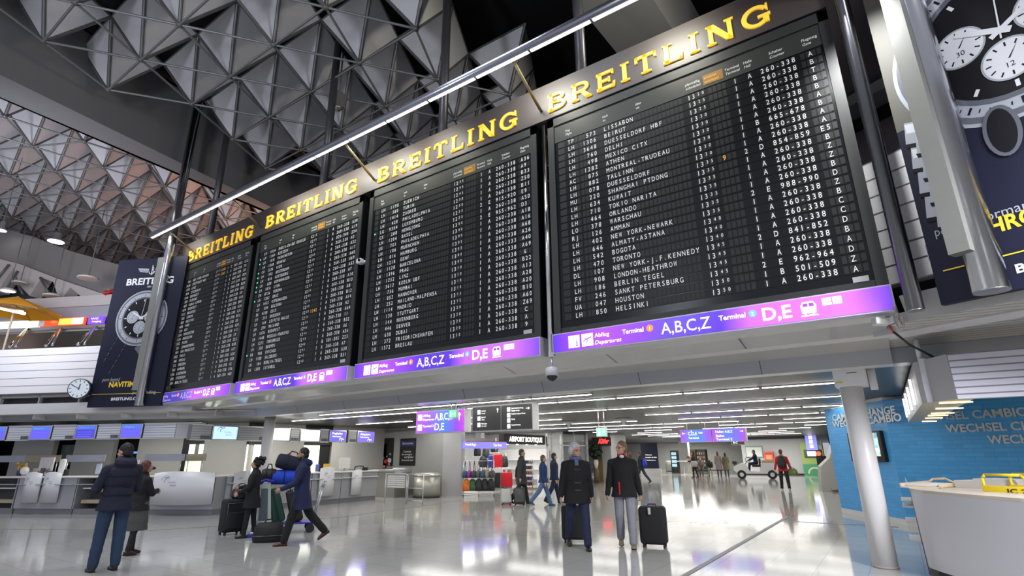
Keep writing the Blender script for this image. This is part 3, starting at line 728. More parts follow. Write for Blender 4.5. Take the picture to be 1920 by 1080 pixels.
b = MB(); b.rbox((.10, -.02, -.0), (.03, .10, .085), .008, white, rot=(0, .08, .5)); b.rbox((.113, -.026, -.0), (.012, .075, .06), .004, blackg, rot=(0, .08, .5)); b.build('lens', t)
b = MB(); b.tube((.07, .02, -.05), (.10, .05, -.13), .012, M('red_clip', (.5, .03, .02), .4)); b.path([(.10, .05, -.13), (.25, .6, -.22), (.5, 1.3, -.3)], .014, black); b.build('cable', t)
b = MB(); b.path([(0, 0, .16), (.01, -.01, .05), (.0, 0, -.10), (.04, .0, -.12), (.05, 0, .0)], .016, M('cable_grey', (.22, .19, .18), .6)); b.ball((.0, 0, -.07), (.025, .025, .07), M('cable_grey', (.2, .2, .2))); tag(b.build('cable_loop', None, on_y(1682, 595, 7.6)), 'grey cable loop hanging beside the slim dark post at the right sign end', 'cable')
t = thing('small_camera', 'small white camera fixed in the gap between the second and third boards', 'security camera', (-9.52, 7.62, 6.24-.9))
t.location = on_y(675, 490, 7.6)
b = MB(); b.rbox((0, 0, 0), (.16, .12, .12), .03, white); b.rbox((-.02, .10, 0), (.25, .10, .05), .01, white); b.build('housing', t)
b = MB(); b.tube((.05, -.06, 0), (.05, -.085, 0), .035, blackg); b.build('lens', t)
# ================================================================== people
def remesh(mb, name, vox, mat_split=None, parent=None, smooth=3, noise=0.0, nsc=14.0, cut=None):
    """fuses the collected shapes into one continuous skin"""
    me = bpy.data.meshes.new('tmp'); me.from_pydata(mb.v, [], mb.f); me.update()
    bm = bmesh.new(); bm.from_mesh(me); bmesh.ops.remove_doubles(bm, verts=bm.verts[:], dist=1e-5); bmesh.ops.recalc_face_normals(bm, faces=bm.faces[:]); bm.to_mesh(me); bm.free()
    o = bpy.data.objects.new('tmp', me); COL.objects.link(o)
    r = o.modifiers.new('r', 'REMESH'); r.mode = 'VOXEL'; r.voxel_size = vox; r.use_smooth_shade = True
    s = o.modifiers.new('s', 'SMOOTH'); s.factor = .5; s.iterations = smooth
    dg = bpy.context.evaluated_depsgraph_get(); dg.update(); out = bpy.data.meshes.new_from_object(o.evaluated_get(dg)); out.name = name
    bpy.data.objects.remove(o); bpy.data.meshes.remove(me); out.materials.clear()
    if noise:
        from mathutils import noise as nz
        nn = [v.normal.copy() for v in out.vertices]; cc = [v.co.copy() for v in out.vertices]; fl = []
        for c, n in zip(cc, nn): fl += (c+n*((nz.noise(c*nsc)+.5*nz.noise(c*nsc*2.3))*noise))[:]
        out.vertices.foreach_set('co', fl)
    if cut:
        bm = bmesh.new(); bm.from_mesh(out)
        for p, n in cut:
            g = bmesh.ops.bisect_plane(bm, geom=bm.verts[:]+bm.edges[:]+bm.faces[:], plane_co=p, plane_no=n, clear_outer=True)
            bmesh.ops.edgeloop_fill(bm, edges=[e for e in g['geom_cut'] if isinstance(e, bmesh.types.BMEdge)])
        bm.to_mesh(out); bm.free()
    for mt in mb.mats: out.materials.append(mt)
    if mat_split and len(mb.mats) > 1:
        for p in out.polygons: p.material_index = mat_split(p.center)
    out.polygons.foreach_set('use_smooth', [True]*len(out.polygons)); out.update()
    ob = bpy.data.objects.new(name, out); COL.objects.link(ob)
    if parent is not None: ob.parent = parent
    return ob
def cap(mb, a, b, ra, rb, m, T=None, n=12):
    """limb segment with rounded ends"""
    mb.tube(a, b, ra, m, rb, n, T); mb.ball(a, (ra,)*3, m, T, 8, n); mb.ball(b, (rb,)*3, m, T, 8, n)
skin_m = M('skin', (.50, .27, .19), .5); skin_d = M('skin_tan', (.36, .18, .12), .5)
eye_m = M('eye_dark', (.02, .015, .012), .2); lip_m = M('lips', (.32, .10, .09), .5)
def person(label, loc, heading, H=1.75, far=False, female=False, lean=0, legs=((0, 0), (0, 0)), arms=((0, 6, 12, 0), (0, 6, 12, 0)), look=(0, 0),
           skin=None, hair=('short', (.02, .015, .012)), top=('jacket', (.02, .025, .06)), trousers=(.03, .05, .12), shoes=(.03, .02, .015), skirt=None, extras=(), sit=False, group=None, girth=1.0, sleeve=True, trim=None, curl=.5, twist=0, spread=0):
    """arms: (swing forward, out to the side, elbow bend, forearm turned inward), left then right; legs: (swing, knee bend)"""
    s = H/1.75; sk = skin or skin_m; vox = .013 if far else .0085
    hipz = .93; HW = .095
    ank = []; dz = []
    J = {}
    for k, sd in ((0, -1), (1, 1)):
        sw, kn = R(legs[k][0]), R(legs[k][1])
        hip = Vector((sd*HW, 0, hipz)); kne = hip+Vector((sd*(.012+math.sin(R(spread))), math.sin(sw), -math.cos(sw)))*.43; an = kne+Vector((sd*(.004+math.sin(R(spread))*.8), math.sin(sw-kn), -math.cos(sw-kn)))*.42
        fp = max(0.0, (kn-sw)-R(4))*.85 if not sit else 0.0
        J[k] = [hip, kne, an, fp]; toe = an+Vector((sd*.03, .17*math.cos(fp), -.06-.17*math.sin(fp)))
        dz.append(min(an.z-.085, toe.z-.025))
    drop = min(dz)
    for k in (0, 1):
        for i in range(3): J[k][i].z -= drop
    hz = hipz-drop
    TL = Matrix.Translation((0, 0, hz)) @ Matrix.Rotation(R(-lean), 4, 'X') @ Matrix.Rotation(R(twist), 4, 'Z')      # torso frame at the hips
    tp = lambda x, y, z: TL @ Vector((x, y, z))
    tr = TL.to_3x3()
    g = girth; shw = (.178 if female else .205)
    def torso(m, e, zlist, mb):
        rs = []
        for z, rx, ry, yo in zlist: rs.append((tp(0, yo, z), tr @ Vector((rx*g+e, 0, 0)), tr @ Vector((0, ry*g+e, 0))))
        mb.rings(rs, m, n=22)
    prof = [(-.10, .150, .105, 0), (-.02, .165, .118, -.005), (.06, .155, .112, 0), (.16, .142 if not female else .125, .105, .005), (.28, .160, .115, .005), (.37, .168, .112, -.003), (.43, .158, .098, -.010), (.475, .118, .076, -.012), (.515, .078, .062, -.012), (.54, .058, .054, -.010)]
    bd = MB(); torso(sk, 0, prof, bd)
    neck0, neck1 = tp(0, -.01, .50), tp(0, .012, .60); cap(bd, neck0, neck1, .056, .052, sk)
    HT = TL @ Matrix.Translation((0, .02, .585)) @ Matrix.Rotation(R(look[0]), 4, 'Z') @ Matrix.Rotation(R(lean*.7-look[1]), 4, 'X')   # head frame, origin at the top of the neck
    hp = lambda x, y, z: HT @ Vector((x, y, z)); hr = HT.to_3x3()
    def ell(mb, c, r, m):
        bm_ = MB(); bm_.ball((0, 0, 0), r, m, nu=12, nv=18); mb.add([HT @ (Vector(c)+Vector(v)) for v in bm_.v], bm_.f, m, None, True)
    ell(bd, (0, -.008, .115), (.074, .094, .098), sk); ell(bd, (0, .030, .055), (.058, .062, .070), sk); ell(bd, (0, .058, .012), (.030, .026, .022), sk)
    ell(bd, (0, .096, .070), (.012, .020, .020), sk); ell(bd, (0, .090, .088), (.009, .012, .024), sk); ell(bd, (0, .075, .117), (.050, .016, .012), sk)
    for sd in (-1, 1): ell(bd, (sd*.076, -.005, .085), (.010, .019, .030), sk); ell(bd, (sd*.040, .062, .065), (.022, .020, .020), sk)
    arm = {}
    for k, sd in ((0, -1), (1, 1)):
        sw, ab, el, inn = [R(a) for a in arms[k]]
        sh = tp(sd*(shw-.012), -.012, .432)
        up = tr @ Vector((sd*math.sin(ab), math.sin(sw)*math.cos(ab), -math.cos(sw)*math.cos(ab)))
        fo = tr @ Vector((sd*math.sin(ab-inn), math.sin(sw+el)*math.cos(ab-inn), -math.cos(sw+el)*math.cos(ab-inn)))
        elb = sh+up*.285; wr = elb+fo*.25; arm[k] = (sh, elb, wr, fo, sd)
        cap(bd, sh, elb, .050*g, .040*g, sk); cap(bd, elb, wr, .040*g, .027, sk)
        # hand: palm, four bent fingers, thumb from the side
        side = (tr @ Vector((-sd, 0, 0))); side = (side-fo*side.dot(fo)).normalized(); fwd = fo.cross(side).normalized()
        if fwd.dot(tr @ Vector((0, 1, 0))) < 0: fwd = -fwd
        pm = wr+fo*.055
        bd.rings([(wr, fwd*.026, side*.020), (wr+fo*.03, fwd*.036, side*.017), (wr+fo*.085, fwd*.041, side*.014), (wr+fo*.095, fwd*.038, side*.011)], sk, n=12)
        if not far:
            for i, (of, ln, r) in enumerate(((.029, .072, .0095), (.010, .080, .0095), (-.010, .075, .0092), (-.028, .060, .0085))):
                a = wr+fo*.085+fwd*of; c1 = R(18+40*curl+4*i); c2 = c1+R(20+45*curl)
                d1 = fo*math.cos(c1)+side*math.sin(c1); d2 = fo*math.cos(c2)+side*math.sin(c2); bq = a+d1*ln*.52; cap(bd, a, bq, r, r*.95, sk, n=8); cap(bd, bq, bq+d2*ln*.48, r*.95, r*.8, sk, n=8)
            a = wr+fo*.03+fwd*.03; bq = a+(fo*.7+fwd*.6+side*.3).normalized()*.042; cap(bd, a, bq, .013, .011, sk, n=8); cap(bd, bq, bq+(fo*.8+side*.5+fwd*.1).normalized()*.032, .011, .009, sk, n=8)
        else:
            cap(bd, wr+fo*.08, wr+fo*.14+side*.02, .03, .022, sk, n=8)
    for k in (0, 1):
        hip, kne, an, fp = J[k]; cap(bd, hip, kne, .078*g, .052, sk); cap(bd, kne, an, .052, .036, sk)
        d = Vector((0, math.cos(fp), -math.sin(fp))); cap(bd, an+Vector((0, 0, -.03)), an+Vector((0, 0, -.055))+d*.11, .026, .018, sk)
    S = Matrix.Scale(s, 4)
    body = remesh(bd, 'person', vox)
    body.scale = (s, s, s); body.location = loc; body.rotation_euler = (0, 0, R(heading)); tag(body, label, 'person', group)
    # face
    if not far:
        b = MB()
        for sd in (-1, 1): b.ball((sd*.030, .078, .097), (.011, .008, .007), eye_m, HT, 6, 8)
        b.build('eyes', body); b = MB(); b.ball((0, .083, .034), (.022, .007, .006), lip_m, HT, 6, 10); b.build('mouth', body)
    # hair
    hk, hc = hair; hm = M('hair_%02d_%02d_%02d' % tuple(int(c*99) for c in hc), hc, .6, bump=.6, nscale=60); b = MB()
    def he(c, r): ell(b, c, r, hm)
    if hk in ('short', 'thin', 'long', 'bob', 'curly', 'white'):
        he((0, -.020, .132), (.082, .096, .098)); he((0, -.052, .075), (.076, .062, .075))
        if hk == 'white':
            for sd in (-1, 1): he((sd*.064, -.050, .10), (.044, .052, .078))
            he((0, -.075, .06), (.085, .055, .08)); he((0, -.03, .15), (.088, .10, .095))
        if hk == 'bob':
            for sd in (-1, 1): he((sd*.062, .0, .07), (.032, .055, .095)); he((0, -.075, .05), (.078, .05, .10))
        if hk == 'long':
            he((0, -.075, .02), (.08, .05, .16)); he((0, -.085, -.08), (.085, .04, .12))
        if hk == 'curly':
            rr = random.Random(3)
            for i in range(60):
                t, f = rr.uniform(.2, 2.1), rr.uniform(0, 6.28); d = Vector((math.sin(t)*math.cos(f), math.sin(t)*math.sin(f)-.25, math.cos(t)))
                if d.y > .5 and d.z < .6: continue
                k_ = rr.uniform(.95, 1.22); c = Vector((0, -.035, .13))+Vector((d.x*.096, d.y*.108, d.z*.105))*k_; r = rr.uniform(.018, .034); he(c, (r, r, r))
            for i in range(26):
                d = Vector((rr.gauss(0, 1), rr.gauss(0, 1), rr.gauss(0, 1))).normalized()*rr.uniform(.04, .085); r = rr.uniform(.016, .032); he(Vector((0, -.135, .19))+d, (r, r, r))
        cp = [(HT @ Vector((0, .052 if hk != 'thin' else .03, .148)), hr @ Vector((0, .86, -.50)))]
        ho = remesh(b, 'hair', vox, parent=body, smooth=1, noise={'curly': .008, 'white': .013}.get(hk, .005), nsc=40, cut=cp)
    # trousers or bare stockinged legs
    if trousers:
        tm = M('trousers_%02d_%02d_%02d' % tuple(int(c*99) for c in trousers), trousers, .8, noise=.18, nscale=5, bump=.3); b = MB()
        torso(tm, .016, [(-.13, .135, .10, 0)]+prof[:4], b)
        for k in (0, 1):
            hip, kne, an, fp = J[k]; w = .064 if female else .082
            cap(b, hip+Vector((0, 0, -.02)), kne, .094*g, w, tm)
            cap(b, kne, an+Vector((0, 0, -.0)), w, .050 if female else .066, tm)
        low = min(J[0][2].z, J[1][2].z)
        remesh(b, 'trousers', vox*1.15, parent=body, smooth=3, noise=.006, nsc=9)
    for k in (0, 1):
        hip, kne, an, fp = J[k]; sm = M('shoe_%02d_%02d_%02d' % tuple(int(c*99) for c in shoes), shoes, .35); b = MB()
        d = Vector((0, math.cos(fp), -math.sin(fp))); u = Vector((0, math.sin(fp), math.cos(fp))); x = Vector((1, 0, 0)); sd = -1 if k == 0 else 1
        hl = an-u*.045-d*.055
        b.rings([(hl-d*.012, x*.026, u*.028), (hl+d*.02, x*.036, u*.045), (hl+d*.075, x*.040, u*.050), (hl+d*.14-u*.010, x*.046, u*.036), (hl+d*.20-u*.018, x*.044, u*.024), (hl+d*.235-u*.022, x*.024, u*.014)], sm, n=14)
        cap(b, an-u*.03, an+u*.03, .042, .043, sm)
        if skirt or female: cap(b, an, an+(kne-an)*.6, .042, .056, sm)
        sh = remesh(b, 'shoe', vox, parent=body, smooth=2)
        q = MB(); c = hl+d*.10-u*.043; q.add([c+d*a+x*w for a, w in ((-.11, -.03), (-.02, -.036), (.06, -.047), (.11, -.03), (.135, 0), (.11, .03), (.06, .047), (-.02, .036), (-.11, .03))]+[c+d*a+x*w+u*.016 for a, w in ((-.11, -.03), (-.02, -.036), (.06, -.047), (.11, -.03), (.135, 0), (.11, .03), (.06, .047), (-.02, .036), (-.11, .03))],
              [tuple(range(8, -1, -1)), tuple(range(9, 18))]+[(i, (i+1) % 9, 9+(i+1) % 9, 9+i) for i in range(9)], rubber); q.build('sole', sh) if not far else None
    # upper garment
    if top:
        kind, tc_ = top; jm = M('cloth_%02d_%02d_%02d' % tuple(int(c*99) for c in tc_), tc_, .85, noise=.22, nscale=7, bump=.35); b = MB()
        low = {'parka': -.20, 'jacket': -.13, 'coat': -.46, 'long': -.30, 'short': -.06, 'vest': -.1}[kind]; e = .030 if kind != 'short' else .02
        pts = [p for p in prof if p[0] >= -.05]; pf = []
        if low < -.05:
            n = 5
            for i in range(n):
                z = low+(-.05-low)*i/n; fl = 1+(.25 if kind in ('coat', 'long') else .12)*(n-i)/n
                pf.append((z, .170*fl, .130*fl, -.005))
        if sit: pf = []
        torso(jm, e, pf+pts, b)
        cap(b, tp(0, -.008, .49), tp(0, .002, .55), .082, .070, jm)
        for k in (0, 1):
            sh, elb, wr, fo, sd = arm[k]; cap(b, tp(sd*.06, -.012, .475), sh, .060*g, .064*g, jm); cap(b, sh, elb, .066*g, .058*g, jm); cap(b, elb, wr-fo*.012, .060*g, .045, jm)
        if 'hood' in extras:
            mb2 = b; b.rings([(tp(0, -.06, .44), tr @ Vector((.10, 0, 0)), tr @ Vector((0, .05, .02))), (tp(0, -.085, .52), tr @ Vector((.145, 0, 0)), tr @ Vector((0, .085, .02))), (tp(0, -.075, .575), tr @ Vector((.135, 0, 0)), tr @ Vector((0, .085, .02))), (tp(0, -.05, .605), tr @ Vector((.10, 0, 0)), tr @ Vector((0, .06, .02)))], jm)
        jk = remesh(b, kind if kind not in ('long', 'parka') else 'coat', vox*1.1, parent=body, smooth=2, noise=.008, nsc=8)
        if 'collar' in extras or trim:
            tm_ = M('trim_%02d_%02d_%02d' % tuple(int(c*99) for c in (trim or tc_)), trim or tc_, .8); q = MB()
            q.rings([(tp(0, -.005, .50), tr @ Vector((.085, 0, 0)), tr @ Vector((0, .078, 0))), (tp(0, -.008, .575), tr @ Vector((.080, 0, 0)), tr @ Vector((0, .076, 0))), (tp(0, -.008, .60), tr @ Vector((.074, 0, 0)), tr @ Vector((0, .070, 0)))], tm_); q.build('collar', jk)
        if 'toggles' in extras:
            for z in (.02, .14, .26, .36): q = MB(); q.tube(tp(-.05, .148, z), tp(.05, .148, z), .009, M('toggle_horn', (.10, .09, .07), .5), n=6); q.build('toggle', jk)
        if 'zip' in extras:
            q = MB(); q.rbox((.075, .128, .00), (.03, .05, .24), .01, M('red_lining', (.45, .01, .015), .7), TL); q.build('lining', jk)
        if 'shirt' in extras:
            q = MB(); q.ball((0, .055, .535), (.045, .035, .035), M('shirt_white', (.6, .6, .65), .8), TL, 8, 12); q.build('shirt_collar', jk)
        if 'quilt' in extras:
            q = MB()
            for z in (-.05, .08, .21, .34):
                i = min(range(len(prof)), key=lambda a: abs(prof[a][0]-z)); rx, ry = prof[i][1]*g+e+.004, prof[i][2]*g+e+.004
                n = 30; pp = [tp(rx*math.cos(6.283*a/n), ry*math.sin(6.283*a/n), z) for a in range(n+1)]; q.path(pp, .006, M('seam_navy', (.008, .009, .02), .9), n=5)
            q.build('seams', jk)
        if 'stripe' in extras:
            q = MB()
            for k in (0, 1):
                sh, elb, wr, fo, sd = arm[k]; o_ = tr @ Vector((sd*.062, 0, 0)); q.path([sh+o_+Vector((0, 0, .03)), elb+o_*.95, wr+o_*.75], .016, M('stripe_white', (.75, .75, .75), .8), n=6)
            q.build('sleeve_stripe', jk)
    if skirt:
        z0, z1, c = skirt; km = M('skirt_%02d_%02d_%02d' % tuple(int(v*99) for v in c), c, .9, noise=.3, nscale=20); b = MB()
        torso(km, .022, [(z1, .195, .165, .02), (z1*.6+z0*.4, .19, .155, .01), (z0-.02, .165, .118, 0), (z0, .15, .11, 0)], b)
        remesh(b, 'skirt', vox, parent=body, smooth=2, noise=.006, nsc=10)
    if 'glasses' in extras:
        b = MB()
        for sd in (-1, 1):
            pp = [hp(sd*.031+.024*math.cos(a*.524), .090-.010*abs(math.cos(a*.524)), .097+.017*math.sin(a*.524)) for a in range(13)]; b.path(pp, .0025, black, n=5); b.tube(hp(sd*.055, .078, .10), hp(sd*.078, -.005, .10), .0025, black, n=5)
        b.tube(hp(-.008, .090, .10), hp(.008, .090, .10), .0025, black, n=5); b.build('glasses', body)
    if 'beard' in extras:
        b = MB(); ell(b, (0, .040, .020), (.056, .060, .045), hm); ell(b, (0, .030, .035), (.064, .05, .05), hm)
        remesh(b, 'beard', vox, parent=body, smooth=1, noise=.004, nsc=40, cut=[(hp(0, 0, .048), hr @ Vector((0, -.35, .9)))])
    if 'scarf' in extras:
        b = MB(); sc = M('scarf_pattern', (.10, .12, .22), .9, noise=.5, nscale=40); n = 16
        b.path([tp(.082*math.cos(6.283*a/n), .078*math.sin(6.283*a/n)+.01, .545+.012*math.sin(3*a)) for a in range(n+1)], .030, sc, n=8); b.rbox((0, .115, .47), (.07, .03, .13), .012, sc, TL); b.build('scarf', body)
    wrists = [body.matrix_basis @ Vector((0, 0, 0))]*0
    Mx = Matrix.Translation(Vector(loc)) @ Matrix.Rotation(R(heading), 4, 'Z') @ Matrix.Scale(s, 4)
    return body, {'hand': [Mx @ (arm[k][2]+arm[k][3]*.10) for k in (0, 1)], 'T': Mx, 'torso': Mx @ TL, 'head': Mx @ HT, 'hip': hz*s}
# ================================================================== left: check-in counters
cgrey = M('counter_steel', (.36, .37, .39), .3, .35, noise=.05, nscale=3); cwhite = M('counter_white', (.66, .66, .68), .35); clay = M('counter_plinth', (.20, .20, .22), .3, .3)
ctop = M('counter_top', (.62, .60, .57), .3); logo_m = M('logo_ink', (.16, .17, .33), .5)
def logo(b, x, y, z, s, T=None, m=None):
    """small swirl mark with two short lines of lettering"""
    m = m or logo_m
    b.ring((x, y, z+.02*s), .10*s, .115*s, m, 40, 175, T, 14); b.ring((x+.12*s, y, z-.01*s), .12*s, .14*s, m, 70, 190, T, 14); b.ring((x+.05*s, y, z+.0*s), .16*s, .17*s, m, 60, 120, T, 10)
    text(b, 'Frankfurt', x+.14*s, y, z-.05*s, .05*s, m, T=T); text(b, 'Airport', x+.20*s, y, z-.14*s, .05*s, m, T=T)
def shield(parent, x0, x1, z0, z1, bulge=.10, y=-.06, mark=True, dome=True):
    """white curved front panel with a rounded head and the airport mark"""
    b = MB(); n = 14; vs = []; fs = []; w = x1-x0
    for i in range(n+1):
        t = i/n; yy = y-bulge*math.sin(math.pi*t); zt = z1-(.06*(2*t-1)**2*(1.0 if dome else .5))
        vs += [(x0+w*t, yy, z0), (x0+w*t, yy, zt), (x0+w*t, yy+.02, z0), (x0+w*t, yy+.02, zt)]
    for i in range(n): a = 4*i; fs += [(a, a+4, a+5, a+1), (a+2, a+3, a+7, a+6), (a+1, a+5, a+7, a+3), (a, a+2, a+6, a+4)]
    b.add(vs, fs, cwhite, None, True)
    if mark: logo(b, x0+w*.28, y-bulge-.012, z0+(z1-z0)*.70, min(.9, w*.95))
    return b.build('front_panel', parent)
def counter(name, label, T, w, shields, d=.7, h=1.06, ledge=True, open_=False):
    t = thing(name, label, 'counter'); t.matrix_world = T
    b = MB()
    if open_: b.b2((0, .5, .16), (w, d, h-.04), dgrey); b.b2((0, 0, .16), (.03, d, h-.04), cgrey); b.b2((w-.03, 0, .16), (w, d, h-.04), cgrey)
    else: b.b2((0, 0, .16), (w, d, h-.04), cgrey)
    b.build('body', t)
    b = MB(); b.b2((.0, .04, 0), (w, d, .16), clay); b.build('plinth', t)
    b = MB(); b.rbox((w/2, d/2-.02, h-.02), (w+.02, d+.08, .045), .015, ctop); b.build('worktop', t)
    if ledge: b = MB(); b.rbox((w/2, -.06, h-.22), (w, .10, .03), .01, alu); b.build('ledge', t)
    if open_:
        b = MB(); b.b2((.1, .12, .70), (w-.1, .5, .74), white); b.b2((.1, .15, .30), (w-.1, .5, .40), M('drawer_wood', (.5, .42, .30), .5)); b.build('shelf', t)
    for (a, c, z0, z1, mk) in shields: shield(t, a, c, z0, z1, .07 if c-a < .7 else .22, mark=mk)
    return t
W1 = lambda u, n=14.9: wall_T(L1(u, n), A26)
counter('check_in_counter', 'grey counter at the far left edge, open dark bay in front', W1(-19.6), 2.1, [], open_=True)
counter('check_in_counter', 'grey counter behind two white domed panels, left of the navy hooded jacket', W1(-17.45), 2.0, [(.24, .82, .33, 1.20, True), (.90, 1.50, .33, 1.20, True)])
counter('check_in_counter', 'open-fronted counter with a drawer, behind the man in the navy hooded jacket', W1(-15.42), 1.75, [], open_=True)
counter('check_in_counter', 'narrow plain grey counter right behind the woman in the grey skirt', W1(-13.64), .62, [], ledge=False)
pA, pB = L1(-12.8, 14.85), Vector((-16.32, 8.62, 0)); dd = pB-pA; TD = wall_T(pA, math.atan2(dd.y, dd.x)); wD = dd.length
t = counter('reception_desk', 'rounded white corner desk with the airport mark, where the counter line turns', TD, wD, [(.0, wD, .30, 1.20, True)], d=.45, ledge=False)
TX = lambda y, x=-16.5: wall_T((x, y, 0), R(90))
counter('check_in_counter', 'grey counter with a pale ledge between the white corner desk and the curly haired woman', TX(9.05), 1.42, [(.17, .72, .3, 1.18, True)])
counter('check_in_counter', 'grey counter hidden behind the loaded luggage cart', TX(10.5), 1.45, [])
counter('check_in_counter', 'grey counter with a white marked panel, right of the man pushing the luggage cart', TX(11.98), 1.2, [(.25, .85, .28, 1.24, True)])
counter('check_in_counter', 'last grey counter of the row, beside the louvred gate, with a white panel', TX(13.2), 1.65, [(.40, .86, .25, 1.12, True)])
# ---- fascia over the counters
slat_w = grid_mat('fascia_slats', (.60, .62, .68), (.16, .17, .20), 20, .072, .007, .35, 'XZ', noise=.02); slat_g = grid_mat('fascia_slats_grey', (.40, .41, .41), (.15, .15, .15), 20, .072, .005, .4, 'XZ', noise=.02)
def fascia(label, T, x0, x1, z0, z1, mat, num=None, grp='slatted fascia panels over the counters'):
    t = thing('fascia_panel', label, 'panel', group=grp); t.matrix_world = T @ Matrix.Translation((x0, 0, 0)); w = x1-x0
    b = MB(); b.b2((0, 0, z0), (w, .22, z1), mat); b.build('slats', t)
    b = MB(); b.b2((-.01, -.02, z1-.02), (w+.01, .0, z1+.01), alu); b.b2((-.01, -.02, z0-.015), (w+.01, 0, z0+.01), alu); b.build('rim', t)
    if num:
        b = MB(); b.b2((w-.30, -.012, z0+.03), (w-.02, -.004, z0+.125), M('number_plate', (.16, .16, .18), .5)); text(b, num, w-.28, -.016, z0+.045, .065, M('number_ink', (.015, .015, .02), .5), width=.22); b.build('number_plate', t)
    return t
scr_b = emis('screen_blue', (.085, .075, .62), 1.0); scr_b2 = emis('screen_blue_dim', (.05, .045, .40), 1.0); scr_h = emis('screen_header', (.05, .12, .48), 1.0); scr_w = emis('screen_white', (.92, .95, 1.0), 1.25); scr_p = emis('screen_violet', (.13, .10, .72), 1.0); scr_l = emis('screen_pale', (.42, .62, .90), 1.0)
def screen(label, T, x0, x1, z0, z1, mat, kind):
    t = thing('monitor', label, 'monitor', group='monitors in the counter fascia'); t.matrix_world = T @ Matrix.Translation((x0, -.02, 0)); w = x1-x0
    b = MB(); b.rbox((w/2, .09, (z0+z1)/2), (w, .2, z1-z0), .012, alu); b.build('housing', t)
    b = MB(); f = .035; b.b2((f, -.016, z0+f), (w-f, -.009, z1-f), mat)
    if kind == 'list':
        b.b2((f, -.019, z1-.14), (w-f, -.0165, z1-f), scr_h); text(b, 'Check-in', w*.14, -.021, z1-.115, .05, M('screen_text', (.25, .35, .7), .5, 0, .6), width=w*.5)
        for k in range(3): b.b2((w*.15, -.0185, z0+.07+.07*k), (w*.8, -.017, z0+.085+.07*k), M('screen_line', (.10, .10, .68), .5, 0, 1.0))
    if kind == 'logo': logo(b, w*.30, -.02, z0+.26, .85)
    if kind == 'violet':
        text(b, 'Flughafen' if w < .745 else 'Airport', w*.14, -.02, z1-.155, .075, litwhite, width=w*.6); text(b, 'Information', w*.16, -.02, z1-.25, .05, litwhite, width=w*.5); b.ring((w*.66, -.02, z0+.09), .04, .06, litwhite, 20, 200, n=10); b.ring((w*.78, -.02, z0+.07), .04, .06, litwhite, 20, 200, n=10)
    b.build('screen', t); return t
F1 = wall_T(L1(0, 15.0), A26); zf0, zf1 = 2.14, 2.58
scs = [(-19.3, -18.5, 'blue monitor cut by the left edge of the picture', scr_b), (-17.60, -16.85, 'blue monitor above the two white domed panels', scr_b), (-15.98, -15.25, 'dimmer dark blue monitor second from the navy jacket man', scr_b2), (-14.39, -13.66, 'bright blue monitor above the head of the man in the navy hooded jacket', scr_b)]
for a, c, lb, mt in scs: screen(lb, F1, a, c, zf0, zf1, mt, 'list')
for a, c, num, lb in ((-18.46, -17.63, '730', 'white slatted fascia panel left of the monitor over the domed panels'), (-16.82, -16.02, '729', 'white slatted fascia panel left of the dim monitor'), (-15.22, -14.43, '728', 'white slatted fascia panel left of the monitor over the navy jacket man'), (-13.62, -12.55, None, 'widest white slatted fascia panel, above the rounded corner desk')):
    fascia(lb, F1, a, c, zf0, zf1, slat_w, num)
fascia('plain grey fascia panel at the bend over the corner desk', F1, -12.53, -11.72, zf0, zf1, M('fascia_plain', (.40, .40, .42), .4))
F2 = wall_T((-16.8, 0, 0), R(90)); z0, z1 = 2.07, 2.50
for a, c, num, lb in ((7.95, 8.52, '733', 'short grey slatted fascia panel left of the pale monitor with the mark'), (9.36, 10.36, '732', 'grey slatted fascia panel left of the round white column'), (11.18, 11.50, '731', 'narrow grey slatted fascia panel between the two blank white monitors'), (12.36, 12.70, '7301', 'narrow grey slatted fascia panel left of the first violet monitor'), (13.58, 13.96, '730', 'narrow grey slatted fascia panel between the two violet monitors')):
    fascia(lb, F2, a, c, z0, z1, slat_g, num)
for a, c, lb, mt, k in ((8.54, 9.33, 'pale blue monitor showing a dark swirl mark', scr_l, 'logo'), (10.42, 11.15, 'blank white monitor right beside the round white column', scr_w, ''), (11.53, 12.33, 'blank white monitor over the man pushing the cart', scr_w, ''), (12.73, 13.47, 'violet monitor with white lettering nearer the cart', scr_p, 'violet'), (13.99, 14.82, 'violet monitor with white lettering at the end of the fascia', scr_p, 'violet')):
    screen(lb, F2, a, c, z0, z1, mt, k)
# ---- things on and behind the counters
T15 = wall_T(L1(0, 15.4), A26)
def at15(u, z, n=0): return T15 @ Vector((u, n, z))
t = thing('computer_monitor', 'white square computer monitor seen from behind, on the counter with two domed panels', 'monitor', at15(-17.2, 1.06), A26)
b = MB(); b.rbox((0, 0, .36), (.50, .05, .40), .015, M('plastic_pink', (.62, .56, .58), .5)); b.build('case', t)
b = MB(); b.rbox((.02, -.10, .12), (.09, .10, .24), .02, dgrey); b.rbox((.0, -.08, .015), (.3, .2, .03), .01, dgrey); b.path([(-.18, -.06, .14), (-.05, -.1, .10), (.1, -.1, .14), (.2, -.06, .22)], .014, dgrey); b.build('stand', t)
t = thing('desk_phone', 'white rounded desk speaker standing right of the square monitor', 'speaker', at15(-16.62, 1.06), A26)
b = MB(); b.rbox((0, 0, .26), (.20, .12, .50), .06, white); b.build('housing', t); b = MB(); b.rbox((.13, .05, .10), (.10, .10, .20), .02, black); b.build('foot', t)
t = thing('table_lamp', 'white ball lamp on the left counter beside papers', 'lamp', at15(-17.95, 1.06), A26)
b = MB(); b.ball((0, 0, .16), (.13, .10, .13), white); b.build('shade', t); b = MB(); b.tube((0, 0, 0), (0, 0, .06), .06, grey); b.build('base', t)
